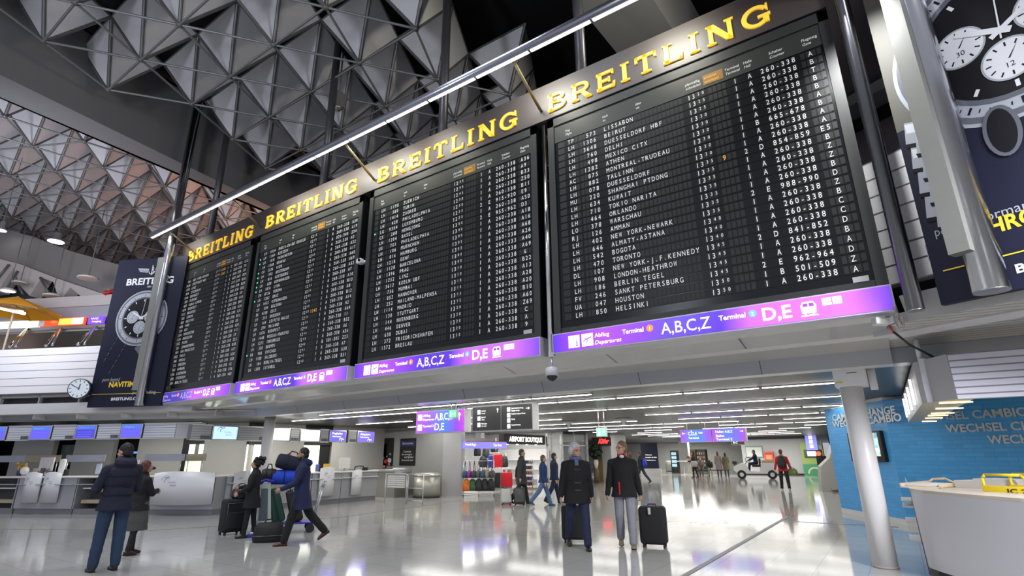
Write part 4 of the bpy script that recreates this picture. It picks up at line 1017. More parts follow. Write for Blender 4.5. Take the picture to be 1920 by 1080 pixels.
b = MB(); b.rbox((0, 0, .12), (.42, .06, .22), .01, M('paper_cream', (.55, .48, .36), .7)); tag(b.build('document_tray', None, at15(-17.66, 1.06, .22), A26), 'cream document tray between ball lamp and square monitor', 'tray')
t = thing('bouquet', 'orange flowers at the far left counter', 'flowers', at15(-18.25, 1.06, .1), A26)
b = MB(); rr = random.Random(5)
for i in range(14): b.ball((rr.uniform(-.16, .16), rr.uniform(-.08, .08), .2+rr.uniform(0, .18)), (.045, .045, .04), M('petal_orange', (.55, .30, .06), .7), nu=5, nv=8)
b.build('petals', t); b = MB(); b.lathe([(.05, 0), (.08, .1), (.06, .2)], M('vase_blue', (.03, .05, .16), .3)); b.build('vase', t)
t = thing('label_printer', 'black articulated scanner arm on the counter right of the woman in the grey skirt', 'scanner', at15(-13.72, 1.06, -.1), A26)
b = MB(); b.rbox((0, 0, .03), (.3, .2, .06), .02, black); b.path([(0, 0, .05), (-.02, 0, .2), (.14, -.02, .26), (.36, -.05, .24)], .03, black); b.build('arm', t); b = MB(); b.rbox((.44, -.06, .22), (.16, .09, .09), .03, black); b.build('head', t)
b = MB(); b.rbox((0, 0, .25), (.34, .05, .42), .012, M('plastic_pale', (.58, .58, .62), .5)); b.rbox((0, .08, .03), (.2, .2, .06), .01, dgrey); tag(b.build('computer_monitor', None, at15(-14.2, 1.06, .1), A26), 'pale monitor back beside the head of the woman in the grey skirt', 'monitor')
b = MB(); b.rbox((0, 0, .2), (.16, .05, .3), .01, M('leaflet', (.5, .56, .66), .5)); tag(b.build('leaflet_holder', None, at15(-15.35, 1.06, .05), A26), 'pale leaflet holder left of the navy jacket', 'holder')
frost = M('frosted_screen', (.42, .45, .55), .25, alpha=.75); frosty = M('frosted_screen_warm', (.40, .36, .24), .3, alpha=.8)
for i, (a, c, mt, lb) in enumerate(((-20.2, -18.75, frost, 'frosted glass strip at the far left above the counter'), (-18.7, -17.4, frosty, 'warm tinted glass strip above the square monitor'), (-17.2, -15.75, frost, 'frosted glass strip above the white desk speaker'), (-14.3, -12.9, frost, 'frosted glass strip above the black scanner arm'), (-12.85, -12.15, frosty, 'warm tinted glass strip crossing the lit door'))):
    t = thing('glass_screen', lb, 'glass screen', T15 @ Vector((a, .6, 0)), A26, 'glass strips over the counters'); w = c-a
    b = MB(); b.b2((0, 0, 1.48), (w, .015, 1.69), mt); b.build('pane', t)
    b = MB(); b.tube((.1, .0, 1.0), (.1, 0, 1.5), .014, alu); b.tube((w-.1, .0, 1.0), (w-.1, 0, 1.5), .014, alu); b.build('support', t)
# doors and lit windows behind
T18 = wall_T(L1(0, 18.6), A26)
winm = emis('window_lit', (.86, .90, .80), .95); wing = M('door_frame', (.012, .012, .013), .4)
b = MB(); b.b2((-15.15, .02, 0), (-14.28, .08, 2.5), wing, T18)
b.b2((-14.86, -.01, 1.62), (-14.62, .02, 2.05), winm, T18); b.b2((-14.46, -.01, 1.62), (-14.28, .02, 2.05), winm, T18); b.b2((-14.62, -.008, 1.62), (-14.46, .02, 2.05), M('door_green', (.20, .25, .22), .4), T18); b.b2((-14.92, -.01, 1.02), (-14.3, .02, 1.46), emis('window_green', (.70, .80, .52), .9), T18)
struct(b, 'door_1')
b = MB(); b.b2((-19.42, 11.2, 1.0), (-19.38, 11.8, 2.02), winm); struct(b, 'window_1')
b = MB(); b.b2((-19.42, 13.48, 1.0), (-19.38, 14.28, 2.02), winm); b.b2((-19.38, 13.46, .98), (-19.34, 13.5, 2.04), wing); struct(b, 'window_2')
b = MB(); b.b2((-20.6, .3, 1.35), (-19.75, .34, 2.1), M('landscape_print', (.10, .13, .13), .5, noise=.7, nscale=3), T18); b.b2((-20.6, .28, 1.35), (-19.75, .3, 1.62), M('landscape_ground', (.10, .11, .05), .6, noise=.5, nscale=5), T18); tag(b.build('wall_picture'), 'dark landscape picture in the opening above the white desk speaker', 'picture')
b = MB(); b.b2((-17.6, .4, 1.75), (-17.1, .44, 1.82), emis('blue_glow', (.08, .30, .80), .9), T18); b.b2((-17.15, .3, 1.3), (-17.05, .34, 2.5), alu, T18); tag(b.build('light_sign'), 'small blue lit sign behind the navy hood', 'sign')
b = MB(); b.ball((-23.0, .6, 1.62), (.18, .03, .05), emis('red_lamp', (.9, .02, .02), 1.2), T18); tag(b.build('red_lamp'), 'small red light in the dark opening at the left edge', 'lamp')
# safety signs on the wall behind the cart
red_s = M('sign_red', (.55, .05, .04), .5); wht = M('sign_plain_white', (.75, .75, .75), .5)
FX = wall_T((-19.28, 0, 0), R(90))
for i, (px, py, w, h, lb, k) in enumerate(((524, 861, .15, .16, 'small square red fire sign on the wall left of the cart pusher', 'h'), (542, 858, .16, .30, 'red and white fire notice left of the cart pusher', 'l'), (541, 872, .16, .20, 'red and white warning sign under the fire notice', 't'))):
    p = on_x(px, py, -19.28); t = thing('safety_sign', lb, 'sign', p, R(90), 'red safety signs')
    b = MB(); b.rbox((0, 0, 0), (w, .012, h), .004, red_s)
    if k == 'l':
        for z in (-.08, 0, .08): b.box((.01, -.008, z), (w*.6, .003, .035), wht)
    elif k == 't': b.add([(-.06, -.008, -.03), (.06, -.008, -.03), (0, -.008, .075)], [(0, 1, 2)], wht); b.box((0, -.01, .01), (.012, .002, .05), red_s)
    else: b.box((0, -.008, 0), (w*.4, .003, h*.4), wht)
    b.build('plate', t)
b = MB(); b.rbox((0, 0, .14), (.28, .04, .26), .01, M('yellow_card', (.65, .40, .04), .6)); tag(b.build('leaflet_stand', None, (-16.75, 12.72, 1.06), R(90)), 'yellow leaflet stand on the counter right of the cart pusher', 'stand')
b = MB(); b.rbox((0, 0, .14), (.14, .04, .24), .01, M('blue_card', (.10, .14, .42), .6)); tag(b.build('leaflet_stand', None, (-16.75, 12.32, 1.06), R(90)), 'small blue card stand left of the yellow leaflet stand', 'stand')
t = thing('computer_monitor', 'pale monitor back on the last counter before the louvred gate', 'monitor', (-16.9, 13.6, 1.06), R(90))
b = MB(); b.rbox((0, 0, .28), (.46, .05, .38), .012, M('plastic_white', (.66, .66, .64), .4)); b.build('case', t); b = MB(); b.rbox((0, .0, .05), (.06, .06, .12), .01, grey); b.rbox((0, 0, .01), (.2, .18, .02), .005, grey); b.build('stand', t)
b = MB(); b.path([(0, 0, .02), (.02, 0, .14), (.22, 0, .17), (.42, 0, .15), (.46, 0, .02)], .02, black); b.rbox((.5, 0, .06), (.2, .15, .12), .03, black); tag(b.build('label_printer', None, (-16.75, 13.95, 1.06), R(90)), 'small black printer with cable loop on the last counter', 'printer')
# posters on the end wall
def poster(name, lab, x0, x1, z0, z1, draw):
    t = thing(name, lab, 'poster', (x0, 17.69, z0)); w, h = x1-x0, z1-z0
    b = MB(); b.b2((0, -.03, 0), (w, 0, h), black); draw(b, w, h); b.build('print', t)
    return t
def fam(b, w, h):
    for x, z, r, c in ((.2, .28, .10, (.10, .20, .40)), (.42, .16, .14, (.55, .03, .03)), (.75, .20, .16, (.62, .62, .66)), (.5, .34, .06, (.5, .3, .22)), (.78, .42, .07, (.6, .45, .36)), (.72, .06, .10, (.6, .15, .18))): b.disc((x*w, -.034-r*.02, z*h), r*w, M('ink_%d%d%d' % tuple(int(v*99) for v in c), c, .6), n=14, rz=r*h*.55)
def rid(b, w, h):
    for x, z, r, c in ((.40, .26, .20, (.55, .12, .03)), (.45, .40, .08, (.6, .5, .45)), (.35, .10, .20, (.08, .06, .06)), (.85, .10, .13, (.6, .18, .2)), (.6, .04, .2, (.3, .3, .3))): b.disc((x*w, -.034-r*.02, z*h), r*w, M('ink_%d%d%d' % tuple(int(v*99) for v in c), c, .6), n=14, rz=r*h*.45)
def sams(b, w, h):
    b.b2((0, -.034, h*.70), (w, -.031, h*.92), M('ink_navy', (.02, .02, .10), .5)); wt = M('ink_white', (.6, .6, .62), .5, 0, .2)
    text(b, 'Samsonite', w*.16, -.038, h*.78, .10, M('ink_lilac', (.45, .45, .65), .5, 0, .25), width=w*.7)
    for s_, z, x, ww in (('Cosmolite', .48, .26, .48), ('the strongest', .38, .14, .66), ('and lightest', .28, .32, .58), ('Samsonite ever', .17, .16, .74)): text(b, s_, w*x, -.036, h*z, .075, wt, width=w*ww)
poster('wall_poster', 'black wall poster of a family in red and white clothes, left of the lettered one', -19.45, -18.70, 1.16, 2.36, fam)
poster('wall_poster', 'black wall poster with white lettering on the grey end wall', -18.27, -17.32, 1.18, 2.32, sams)
poster('wall_poster', 'black wall poster of a person in an orange jacket, beside the last violet monitor', -21.0, -20.1+.0, 1.0, 2.1, rid).location = (-20.55+.55, 17.69-.0, 1.02)
# louvred gate, steel desk and bin by the end wall
t = thing('gate_desk', 'low stainless steel desk against the end wall under the posters', 'desk', (-18.6, 15.95, 0))
b = MB(); b.b2((-.6, 0, 0), (1.9, .75, .98), M('desk_steel', (.30, .30, .28), .3, .6)); b.build('body', t)
b = MB(); b.rbox((.65, .3, 1.03), (2.7, 1.0, .10), .02, steel); b.rbox((1.95, .35, 1.0), (.12, 1.0, .26), .02, steel); b.build('top', t)
fl0 = on_z(721, 943); g1 = on_z(787, 947); gang = math.atan2(g1.y-fl0.y, g1.x-fl0.x)
t = thing('barrier_gate', 'thin steel tube gate with a white louvred board', 'gate', (fl0.x, fl0.y, 0), gang)
b = MB()
for x in (.0, 1.05, 1.12, 1.85): b.tube((x, 0, 0), (x, 0, .98), .018, alu)
for a, c, z in ((0, 1.05, .97), (1.12, 1.85, .97), (1.12, 1.85, .52), (1.12, 1.85, .12)): b.tube((a, 0, z), (c, 0, z), .016, alu)
b.build('frame', t)
b = MB()
for k in range(6): b.b2((.12, -.03, .52+.07*k), (.98, .01, .52+.07*k+.055), M('louvre_white', (.70, .70, .68), .4))
b.build('louvre_board', t)
t = thing('litter_bin', 'large round stainless steel litter bin in front of the grey pillar', 'bin', (-15.75, 16.8, 0))
b = MB(); b.lathe([(.52, .06), (.52, .80)], M('bin_steel', (.42, .42, .37), .36, .5), n=36); b.build('body', t)
b = MB(); b.lathe([(.53, 0), (.53, .06)], black, n=36); b.build('base', t)
b = MB(); b.lathe([(.53, .80), (.53, .86), (.46, .92), (.2, .94)], M('bin_lid', (.60, .60, .57), .3, .6), n=36); b.build('lid', t)
# round columns
def column(label, x, y, r, cap_):
    t = thing('column', label, 'column', (x, y, 0))
    cm = M('column_white', (.72, .71, .70), .35, noise=.03, nscale=2)
    b = MB(); b.lathe([(r, 0), (r, cap_)], cm, n=36); b.build('shaft', t); b = MB(); b.lathe([(r+.004, 0), (r+.004, .03)], M('column_foot', (.40, .34, .33), .6), n=36); b.build('foot_ring', t)
    return t
column('round white column between the curly haired woman and the cart pusher', -16.05, 9.9, .16, 2.785)
t = column('round white column standing in front of the blue brick walls', -.44, 9.87, .155, 2.55)
b = MB(); b.rbox((.02, -.02, 2.74), (.44, .40, .46), .015, white); b.rbox((.30, .08, 2.72), (.10, .3, .5), .01, white); b.b2((-.02, -.225, 2.70), (.12, -.221, 2.71), dgrey); b.b2((-.17, -.225, 2.56), (-.08, -.221, 2.58), M('label_yellow', (.7, .55, .03), .5)); b.build('head_box', t)
b = MB(); b.path([(-.5, 9.5, 3.0), (-.4, 9.6, 2.93), (-.3, 9.55, 3.05)], .02, M('cable_orange', (.6, .18, .04), .6)); b.path([(-.6, 9.45, 3.05), (-.45, 9.5, 2.97), (-.2, 9.6, 3.0)], .015, M('cable_green', (.15, .16, .05), .6)); tag(b.build('cable', None), 'loose orange and green cables in the ceiling hatch above the right column', 'cable')
# ================================================================== the passage: lights and hanging signs
rows = [(10.35, -14.2, -4.2)]+[(11.45+2.8*k, -17.2 if k < 3 else -14.0, (.2 if k < 8 else -4.5)) for k in range(11)]
names = ['first', 'second', 'third', 'fourth', 'fifth', 'sixth', 'seventh', 'eighth', 'ninth', 'tenth', 'eleventh', 'twelfth', 'thirteenth']
case_m = M('luminaire_case', (.45, .45, .46), .4)
for k, (y, xa, xb) in enumerate(rows):
    t = thing('ceiling_light', 'line of white tube lights in the slatted ceiling, %s row behind the boards' % names[k], 'ceiling light', (xa, y, 2.77), 0, 'rows of tube lights in the passage ceiling')
    n = int((xb-xa)/1.52); rr = random.Random(k)
    for i in range(n):
        if k > 1 and rr.random() < (.08 if k < 7 else .25): continue
        b = MB(); b.box((1.52*i+.75, 0, .005), (1.50, .12, .02), case_m); b.box((1.52*i+.75, 0, -.008), (1.44, .085, .012), strip); b.build('lamp_tube', t)
for i, (px, py, y, lb) in enumerate(((1066, 792, 15.2, 'pale cone on the passage ceiling above the white haired man'), (1169, 787, 15.2, 'pale cone on the passage ceiling above the man in grey trousers'))):
    p = on_z(px, py, 2.74); t = thing('ceiling_speaker', lb, 'ceiling speaker', (p.x, p.y, 2.785), 0, 'ceiling cones')
    b = MB(); b.lathe([(.30, -.01), (.10, -.12), (.06, -.14)], M('cone_pale', (.62, .62, .58), .5)); b.build('cone', t); b = MB(); b.lathe([(.05, -.14), (.05, -.24), (.02, -.25)], white); b.build('stem', t)
def hang_sign(label, x0, x1, y, z0, z1, face, draw, dep=.26, case=white, group=None):
    t = thing('hanging_sign', label, 'sign', (x0, y, z0), 0, group); w, h = x1-x0, z1-z0
    b = MB(); b.b2((-.02, 0, -.02), (w+.02, dep, h+.02), case); b.build('case', t)
    b = MB(); b.b2((0, -.012, 0), (w, 0, h), face); draw(b, w, h, -.016); b.build('face', t)
    b = MB()
    for x in (.2*w, .8*w): b.tube((x, dep/2, h), (x, dep/2, 2.79-z0), .012, alu)
    b.build('hanger', t); return t
def arrow(b, x, z, s, m, y, ang=0):
    pts = [(-.06, -.5), (.06, -.5), (.06, .2), (.24, .02), (.24, .18), (0, .45), (-.24, .18), (-.24, .02), (-.06, .2)]
    c, q = math.cos(R(ang)), math.sin(R(ang)); b.recalc = False
    for idx in ((0, 1, 2, 8), (2, 3, 4, 5), (5, 6, 7, 8), (2, 5, 8)): b.add([(x+s*(pts[i][0]*c-pts[i][1]*q), y, z+s*(pts[i][0]*q+pts[i][1]*c)) for i in idx], [tuple(range(len(idx)))], m)
vst = [(0, (.48, .10, .85)), (.3, (.28, .12, .88)), (.62, (.07, .22, .80)), (.85, (.24, .08, .85)), (1, (.52, .06, .82))]
def d1(b, w, h, y):
    q = .15; pict_plane(b, .06, h-.07-q, q, litwhite, violet, y); pict_plane(b, .06, .05, q, litwhite, violet, y)
    text(b, 'Abflug', .24, y, h-.13, .06, litwhite, width=.26); text(b, 'Departures', .24, y, h-.23, .055, litwhite, width=.38, slant=.2)
    text(b, 'A,B,C,Z', .66, y, h-.23, .17, litwhite, width=.60); text(b, 'Terminal 2', .24, y, .13, .06, litwhite, width=.38); text(b, 'D,E', .66, y, .05, .17, litwhite, width=.32); arrow(b, w-.14, h-.16, .20, litwhite, y)
hang_sign('violet hanging sign with a white up arrow, left of the black hanging sign', -10.39, -8.77, 10.6, 2.14, 2.67, ramp_mat('hang_violet', vst, .62, 'X', 1.62), d1)
blk_face = M('sign_charcoal', (.085, .085, .083), .4, noise=.1)
def d2(b, w, h, y):
    b.box((w*.5, y, h/2), (.012, .004, h), alu)
    for x, ls, zs in ((.18, (('Ankunft', 'Arrivals'), ('Bahnhof', 'Trains'), ('Mietwagen', 'Car rental')), (.40, .25, .10)), (w*.5+.20, (('Gepäckaufbewahrung', 'Baggage storage'), ('Frankfurt Airport Center', ''), ('Hotels', ''), ('Autovermietung', '')), (.42, .29, .17, .04))):
        for (s1, s2), z in zip(ls, zs):
            b.quad((x-.02, y, z-.015), (x+.07, y, z-.015), (x+.07, y, z+.085), (x-.02, y, z+.085), litwhite); text(b, s1, x+.10, y, z+.045, .034, litwhite, xs=.8)
            if s2: text(b, s2, x+.10, y, z-.01, .032, litwhite, xs=.8, slant=.2)
    arrow(b, w*.5-.10, h-.10, .11, litwhite, y); arrow(b, w-.10, h-.10, .11, litwhite, y, -90)
hang_sign('black hanging sign with two columns of small white lettering', -8.49, -6.76, 10.6, 2.13, 2.69, blk_face, d2)
def d3(b, w, h, y):
    arrow(b, .12, h-.13, .14, litwhite, y, 90); text(b, 'C,D,E', .3, y, h-.2, .12, litwhite, width=.35); text(b, 'Terminal', .3, y, h-.34, .08, litwhite, width=.4); text(b, 'B', .42, y, h-.08, .06, litwhite); text(b, 'Hall', .72, y, h-.15, .07, litwhite)
def d4(b, w, h, y):
    for z, s_, ww in ((h-.14, 'Hallen A,B,Z', .62), (h-.29, 'Bahn', .3), (h-.42, 'Terminal 2', .58)): text(b, s_, .12, y, z, .085, litwhite, width=ww)
    arrow(b, w-.10, h-.1, .12, litwhite, y, -90)
hang_sign('far violet hanging sign with a left arrow, left half of a pair', -7.04, -5.86, 22, 2.01, 2.46, ramp_mat('hang_violet_far', [(0, (.42, .08, .85)), (.35, (.10, .25, .82)), (.7, (.12, .22, .82)), (1, (.40, .07, .84))], .65, 'X', 1.18), d3)
hang_sign('far violet hanging sign with three lines of lettering, right half of the pair', -5.80, -4.62, 22, 2.01, 2.46, ramp_mat('hang_violet_far2', [(0, (.42, .08, .85)), (.4, (.12, .22, .82)), (.75, (.18, .16, .82)), (1, (.44, .07, .84))], .65, 'X', 1.18), d4)
def dx(b, w, h, y):
    g = emis('exit_white', (.8, 1, .85), 1.0); arrow(b, w*.72, h*.5, h*.7, g, y, -90); b.disc((w*.3, y, h*.78), h*.08, g); b.box((w*.3, y, h*.5), (w*.12, .002, h*.38), g); b.box((w*.24, y, h*.2), (w*.08, .002, h*.26), g); b.box((w*.36, y, h*.2), (w*.08, .002, h*.26), g)
exg = emis('exit_green', (.22, .72, .42), .95)
hang_sign('small green exit sign hanging before the white up arrow of the violet sign', -8.98+.02, -8.72, 10.25, 2.45, 2.63, exg, dx, .05)
hang_sign('small green exit sign hanging above the man in grey trousers', -7.0, -6.72, 14.4, 2.06, 2.27, exg, dx, .05)
p = on_y(1234, 833, 38); hang_sign('small dark exit board hanging under the far violet pair', -7.0, -6.4, 30, 2.0, 2.2, blk_face, lambda b, w, h, y: text(b, 'B-C', .08, y, .05, .1, litwhite), .1)

# ================================================================== shop
bagm = lambda c, r=.6: M('bag_%02d_%02d_%02d' % tuple(int(v*99) for v in c), c, r, noise=.15, nscale=9)
TS = wall_T((-15.0, 21.06, 2.08), R(90))
t = thing('shop_sign', 'black shop sign with white block capitals over the bag shop', 'sign'); t.matrix_world = TS
b = MB(); b.b2((0, 0, 0), (3.68, .3, .46), black); b.build('box', t)
b = MB(); text(b, 'AIRPORT BOUTIQUE', .40, -.02, .12, .22, emis('shop_letters', (1, .98, .9), 1.5), width=2.95, bold=.035); b.build('lettering', t)
for k in range(4):
    b = MB(); b.tube((.5+.85*k, .18, -.02), (.5+.85*k, .18, 0), .06, emis('downlight', (1, .85, .5), 6)); b.build('downlight', t)
t = thing('shop_band', 'violet lit band sign at the left end of the bag shop', 'sign'); t.matrix_world = wall_T((-15.05, 18.15, 1.86), R(78))
b = MB(); b.b2((0, 0, 0), (2.5, .15, .27), emis('band_violet', (.20, .18, .78), .9)); text(b, 'Travel Bags', .1, -.01, .12, .09, litwhite, width=.6); text(b, 'Tax free', 1.7, -.01, .1, .1, litwhite, width=.5); b.build('face', t); b = MB(); b.b2((.3, -.01, .28), (2.5, .15, .31), red_s); b.build('rim', t)
b = MB(); b.b2((-.02, 0, 0), (.25, .3, .22), alu); o = b.build('projector'); o.matrix_world = wall_T((-14.98, 19.3, 2.3), R(90)); tag(o, 'small boxy projector hanging at the shop entrance', 'projector')
for lx, ly in ((-17, 20.5), (-17, 24)): area('shop_lamp', (lx, ly, 2.7), (lx, ly, 0), 3.2, 3.2, 110, (1, .97, .92))
def backpack(label, loc, rz, c, s=1.0, group='backpacks in the bag shop', name='backpack', parts=True):
    t = thing(name, label, name.replace('_', ' '), loc, rz, group); m_ = bagm(c)
    b = MB(); b.rings([((0, 0, 0), (.15*s, 0, 0), (0, .10*s, 0)), ((0, 0, .1*s), (.165*s, 0, 0), (0, .12*s, 0)), ((0, 0, .30*s), (.15*s, 0, 0), (0, .11*s, 0)), ((0, .01, .42*s), (.11*s, 0, 0), (0, .08*s, 0)), ((0, .02, .46*s), (.05*s, 0, 0), (0, .04*s, 0))], m_, n=16); b.build('body', t)
    b = MB(); b.rbox((0, -.115*s, .14*s), (.22*s, .06*s, .18*s), .03*s, m_); b.build('front_pocket', t)
    b = MB(); b.path([(-.03*s, .05*s, .45*s), (-.03*s, .05*s, .50*s), (.03*s, .05*s, .50*s), (.03*s, .05*s, .45*s)], .008*s, black, n=5); b.build('handle', t)
    return t
shelf_m = M('shop_shelf', (.80, .80, .79), .4)
def shelf_unit(label, T, w, levels, h=1.9):
    t = thing('shelf_unit', label, 'shelf', group='shelf units of the bag shop'); t.matrix_world = T
    b = MB(); b.b2((0, .38, 0), (w, .42, h), shelf_m); b.build('back_panel', t)
    for z in levels: b = MB(); b.b2((0, 0, z-.03), (w, .4, z), shelf_m); b.build('shelf', t)
    return t
shelf_unit('white shelf unit at the back of the shop, left of the shop sign', wall_T((-20.2, 26.2, 0), 0), 2.6, (.35, .85, 1.35))
shelf_unit('white shelf unit along the side wall of the bag shop', wall_T((-19.8, 20.2, 0), R(60)), 2.4, (.3, .8, 1.3))
shelf_unit('white shelf unit at the back of the shop, right half under the sign', wall_T((-17.5, 26.2, 0), 0), 1.6, (.35, .85, 1.35))
sb = [(895, 822+25, 24.5, (.02, .02, .025)), (927, 840, 24.5, (.025, .025, .03)), (911, 851, 24.0, (.03, .03, .035)), (862, 848, 22.5, (.05, .05, .06)), (946, 868, 24.5, (.012, .012, .014)), (905, 868, 23.8, (.03, .035, .035))]
lbs = ['flat dark rucksack on the top shelf, left', 'dark rucksack on the top shelf, right', 'small grey rucksack between the two on the top shelf', 'grey rucksack at the left end of the shelf', 'large black rucksack beside the red suitcases', 'dark rucksack hanging lower behind the blue suitcase']
for (px, py, y, c), lb in zip(sb, lbs):
    p = on_y(px, py+8, y); sz = 1.25; t = backpack(lb, p, R(10), c, sz)
    b = MB(); b.b2((-.25, -.15, -.04), (.25, .2, -.01), shelf_m); b.tube((0, .18, -.02), (0, .18, .75), .012, alu); b.build('display_bracket', t)
def suitcase(label, loc, rz, w=.44, d=.26, h=.66, c=(.02, .02, .022), handle=.0, tilt=0, group=None, ribs=True, soft=False, name='suitcase', flat=False):
    t = thing(name, label, 'suitcase', loc, 0, group); t.rotation_euler = (R(tilt), 0, rz); m_ = bagm(c, .35 if not soft else .8)
    b = MB(); b.rbox((0, 0, .05+h/2), (w, d, h), .06 if soft else .05, m_, seg=4)
    if ribs and not soft:
        for k in range(5): b.rbox((-w*.36+w*.18*k, -d/2-.002, .05+h/2), (.025, .012, h*.86), .005, m_)
    b.build('shell', t)
    if soft:
        b = MB(); b.rbox((0, -d/2-.02, .05+h*.36), (w*.8, .06, h*.5), .025, m_); b.build('front_pocket', t)
        b = MB(); b.path([(-w*.42, -d/2-.006, .12), (-w*.42, -d/2-.006, h*.95), (w*.42, -d/2-.006, h*.95), (w*.42, -d/2-.006, .12)], .006, M('zip_grey', (.12, .12, .12), .4, .5), n=5); b.build('zip', t)
    for x in (-w*.38, w*.38):
        for y in (-d*.35, d*.35): b = MB(); b.tube((x-.015, y, .03), (x+.015, y, .03), .03, rubber, n=10); b.build('wheel', t)
    if handle:
        b = MB()
        for x in (-w*.25, w*.25): b.tube((x, d*.36, .05+h), (x, d*.36, .05+h+handle), .008, alu)
        b.build('telescopic_rod', t); b = MB(); b.rbox((0, d*.36, .05+h+handle), (w*.58, .03, .03), .012, black); b.build('grip', t)
    else: b = MB(); b.path([(-.07, 0, .05+h), (-.06, 0, .08+h), (.06, 0, .08+h), (.07, 0, .05+h)], .010, black, n=6); b.build('grip', t)
    return t
q = on_z(925, 920); q.z = 0
redc = (.72, .012, .025)
t = thing('display_stand', 'low white and grey display stand carrying the red and black suitcases', 'display', (q.x-.05, q.y+.35, 0), R(35))
b = MB(); b.b2((-1.0, -.45, 0), (1.0, .5, .10), M('stand_grey', (.4, .4, .42), .4)); b.build('base', t); b = MB(); b.b2((-.75, -.1, .92), (.75, .5, .98), white); b.b2((-.7, .40, .1), (.7, .48, .92), white); b.build('table', t); b = MB(); b.b2((-.35, -.45, .80), (.5, -.42, .95), white); b.disc((.35, -.455, .87), .06, M('mark_red', (.75, .03, .05), .5)); b.build('price_board', t)
ST = t.matrix_basis
def on_stand(x, y, z): return ST @ Vector((x, y, z))
suitcase('left red hard suitcase in the lower row of the shop display', on_stand(-.62, -.12, .10), R(35), .44, .26, .66, redc, group='suitcases on the shop display')
suitcase('black hard suitcase between two red ones in the lower row of the shop display', on_stand(-.08, -.12, .10), R(35), .46, .26, .66, (.025, .025, .028), group='suitcases on the shop display')
suitcase('right red hard suitcase in the lower row of the shop display', on_stand(.48, -.12, .10), R(35), .52, .26, .66, redc, group='suitcases on the shop display')
suitcase('dark blue hard suitcase on the upper level of the shop display', on_stand(-.30, .18, .98), R(35), .22, .26, .55, (.03, .05, .35), group='suitcases on the shop display')
suitcase('tall red hard suitcase on the upper level of the shop display', on_stand(.05, .18, .98), R(35), .42, .26, .60, redc, handle=.3, group='suitcases on the shop display')
suitcase('black hard suitcase at the left end of the upper display level', on_stand(-.60, .18, .98), R(35), .26, .26, .42, (.02, .02, .022), group='suitcases on the shop display')
q = on_z(866, 903); b = MB(); b.b2((-.35, -.2, .0), (.35, .2, .78), M('plinth_panel', (.33, .33, .34), .5)); b.b2((-.4, -.22, .78), (.4, .22, .86), red_s); tag(b.build('display_plinth', None, (-16.0, 21.0, 0), R(40)), 'grey plinth with a red top behind the bag rack', 'display')
# bag rack in front of the shop
rk = Vector((-14.38, 18.40, 0)); rz = R(38)
t = thing('bag_rack', 'chrome rail rack on wheels hung with coloured bags at the shop corner', 'rack', rk, rz)
b = MB()
for x in (-.62, .62): b.tube((x, 0, .10), (x, 0, 1.36), .016, chrome); b.tube((x, -.25, .08), (x, .25, .08), .014, chrome)
for z in (.75, 1.36): b.tube((-.62, 0, z), (.62, 0, z), .014, chrome)
b.tube((0, 0, .10), (0, 0, 1.4), .014, chrome); b.tube((-.62, 0, .1), (.62, 0, .1), .012, chrome)
b.build('frame', t)
for x in (-.62, 0, .62):
    for y in ((-.25, .25) if x else (0,)): b = MB(); b.tube((x-.012, y, .035), (x+.012, y, .035), .035, rubber); b.build('wheel', t)
RT = t.matrix_basis
up = [((.02, .10, .17), 'teal and navy'), ((.32, .03, .33), 'magenta'), ((.05, .05, .05), 'black with green trim'), ((.10, .12, .14), 'dark patterned'), ((.05, .08, .16), 'dark blue'), ((.26, .28, .20), 'pale olive'), ((.06, .06, .07), 'charcoal')]
for i, (c, nm) in enumerate(up):
    p = RT @ Vector((-.56+.185*i, -.12+.05*(i % 2), .70)); t = thing('handbag', '%s handbag on the upper rail of the bag rack' % nm, 'handbag', p, rz+R(70), 'handbags on the upper rail of the rack')
    b = MB(); b.rings([((0, 0, 0.0), (.18, 0, 0), (0, .08, 0)), ((0, 0, .10), (.24, 0, 0), (0, .11, 0)), ((0, 0, .24), (.19, 0, 0), (0, .09, 0)), ((0, 0, .29), (.11, 0, 0), (0, .025, 0))], bagm(c)); b.build('body', t)
    b = MB(); b.path([(-.10, 0, .28), (-.05, 0, .50), (0, 0, .66), (.05, 0, .50), (.10, 0, .28)], .012, bagm(tuple(v*.6 for v in c)), n=6); b.build('strap', t)
lo = [((.62, .16, .02), 'orange'), ((.03, .14, .05), 'dark green'), ((.02, .02, .022), 'black'), ((.025, .025, .028), 'black with pink trim'), ((.018, .018, .02), 'large black')]
for i, (c, nm) in enumerate(lo):
    p = RT @ Vector((-.50+.25*i, -.14+.06*(i % 2), .20)); backpack('%s rucksack on the lower rail of the bag rack' % nm, p, rz+R(12), c, 1.0, 'rucksacks on the lower rail of the rack', 'rucksack')
# accessory tower
q = on_z(1000, 917); t = thing('display_tower', 'tall wire tower of small accessories inside the shop, right of the grey coated man', 'display', (q.x-.4, q.y, 0))
b = MB(); b.tube((.35, 0, .0), (.35, 0, 1.4), .02, alu); b.b2((-.4, -.3, 0), (.45, .3, .06), M('tower_foot', (.30, .22, .15), .5)); b.build('pole', t)
rr = random.Random(9)
for z in (.25, .5, .75, 1.0, 1.25):
    b = MB()
    for x in range(6): b.rbox((-.32+.12*x, 0, z), (.08, .3, .14), .02, bagm(rr.choice(((.05, .04, .05), (.3, .1, .12), (.25, .25, .27), (.08, .05, .12)))))
    b.b2((-.4, -.2, z-.09), (.34, .2, z-.075), alu); b.build('tray', t)
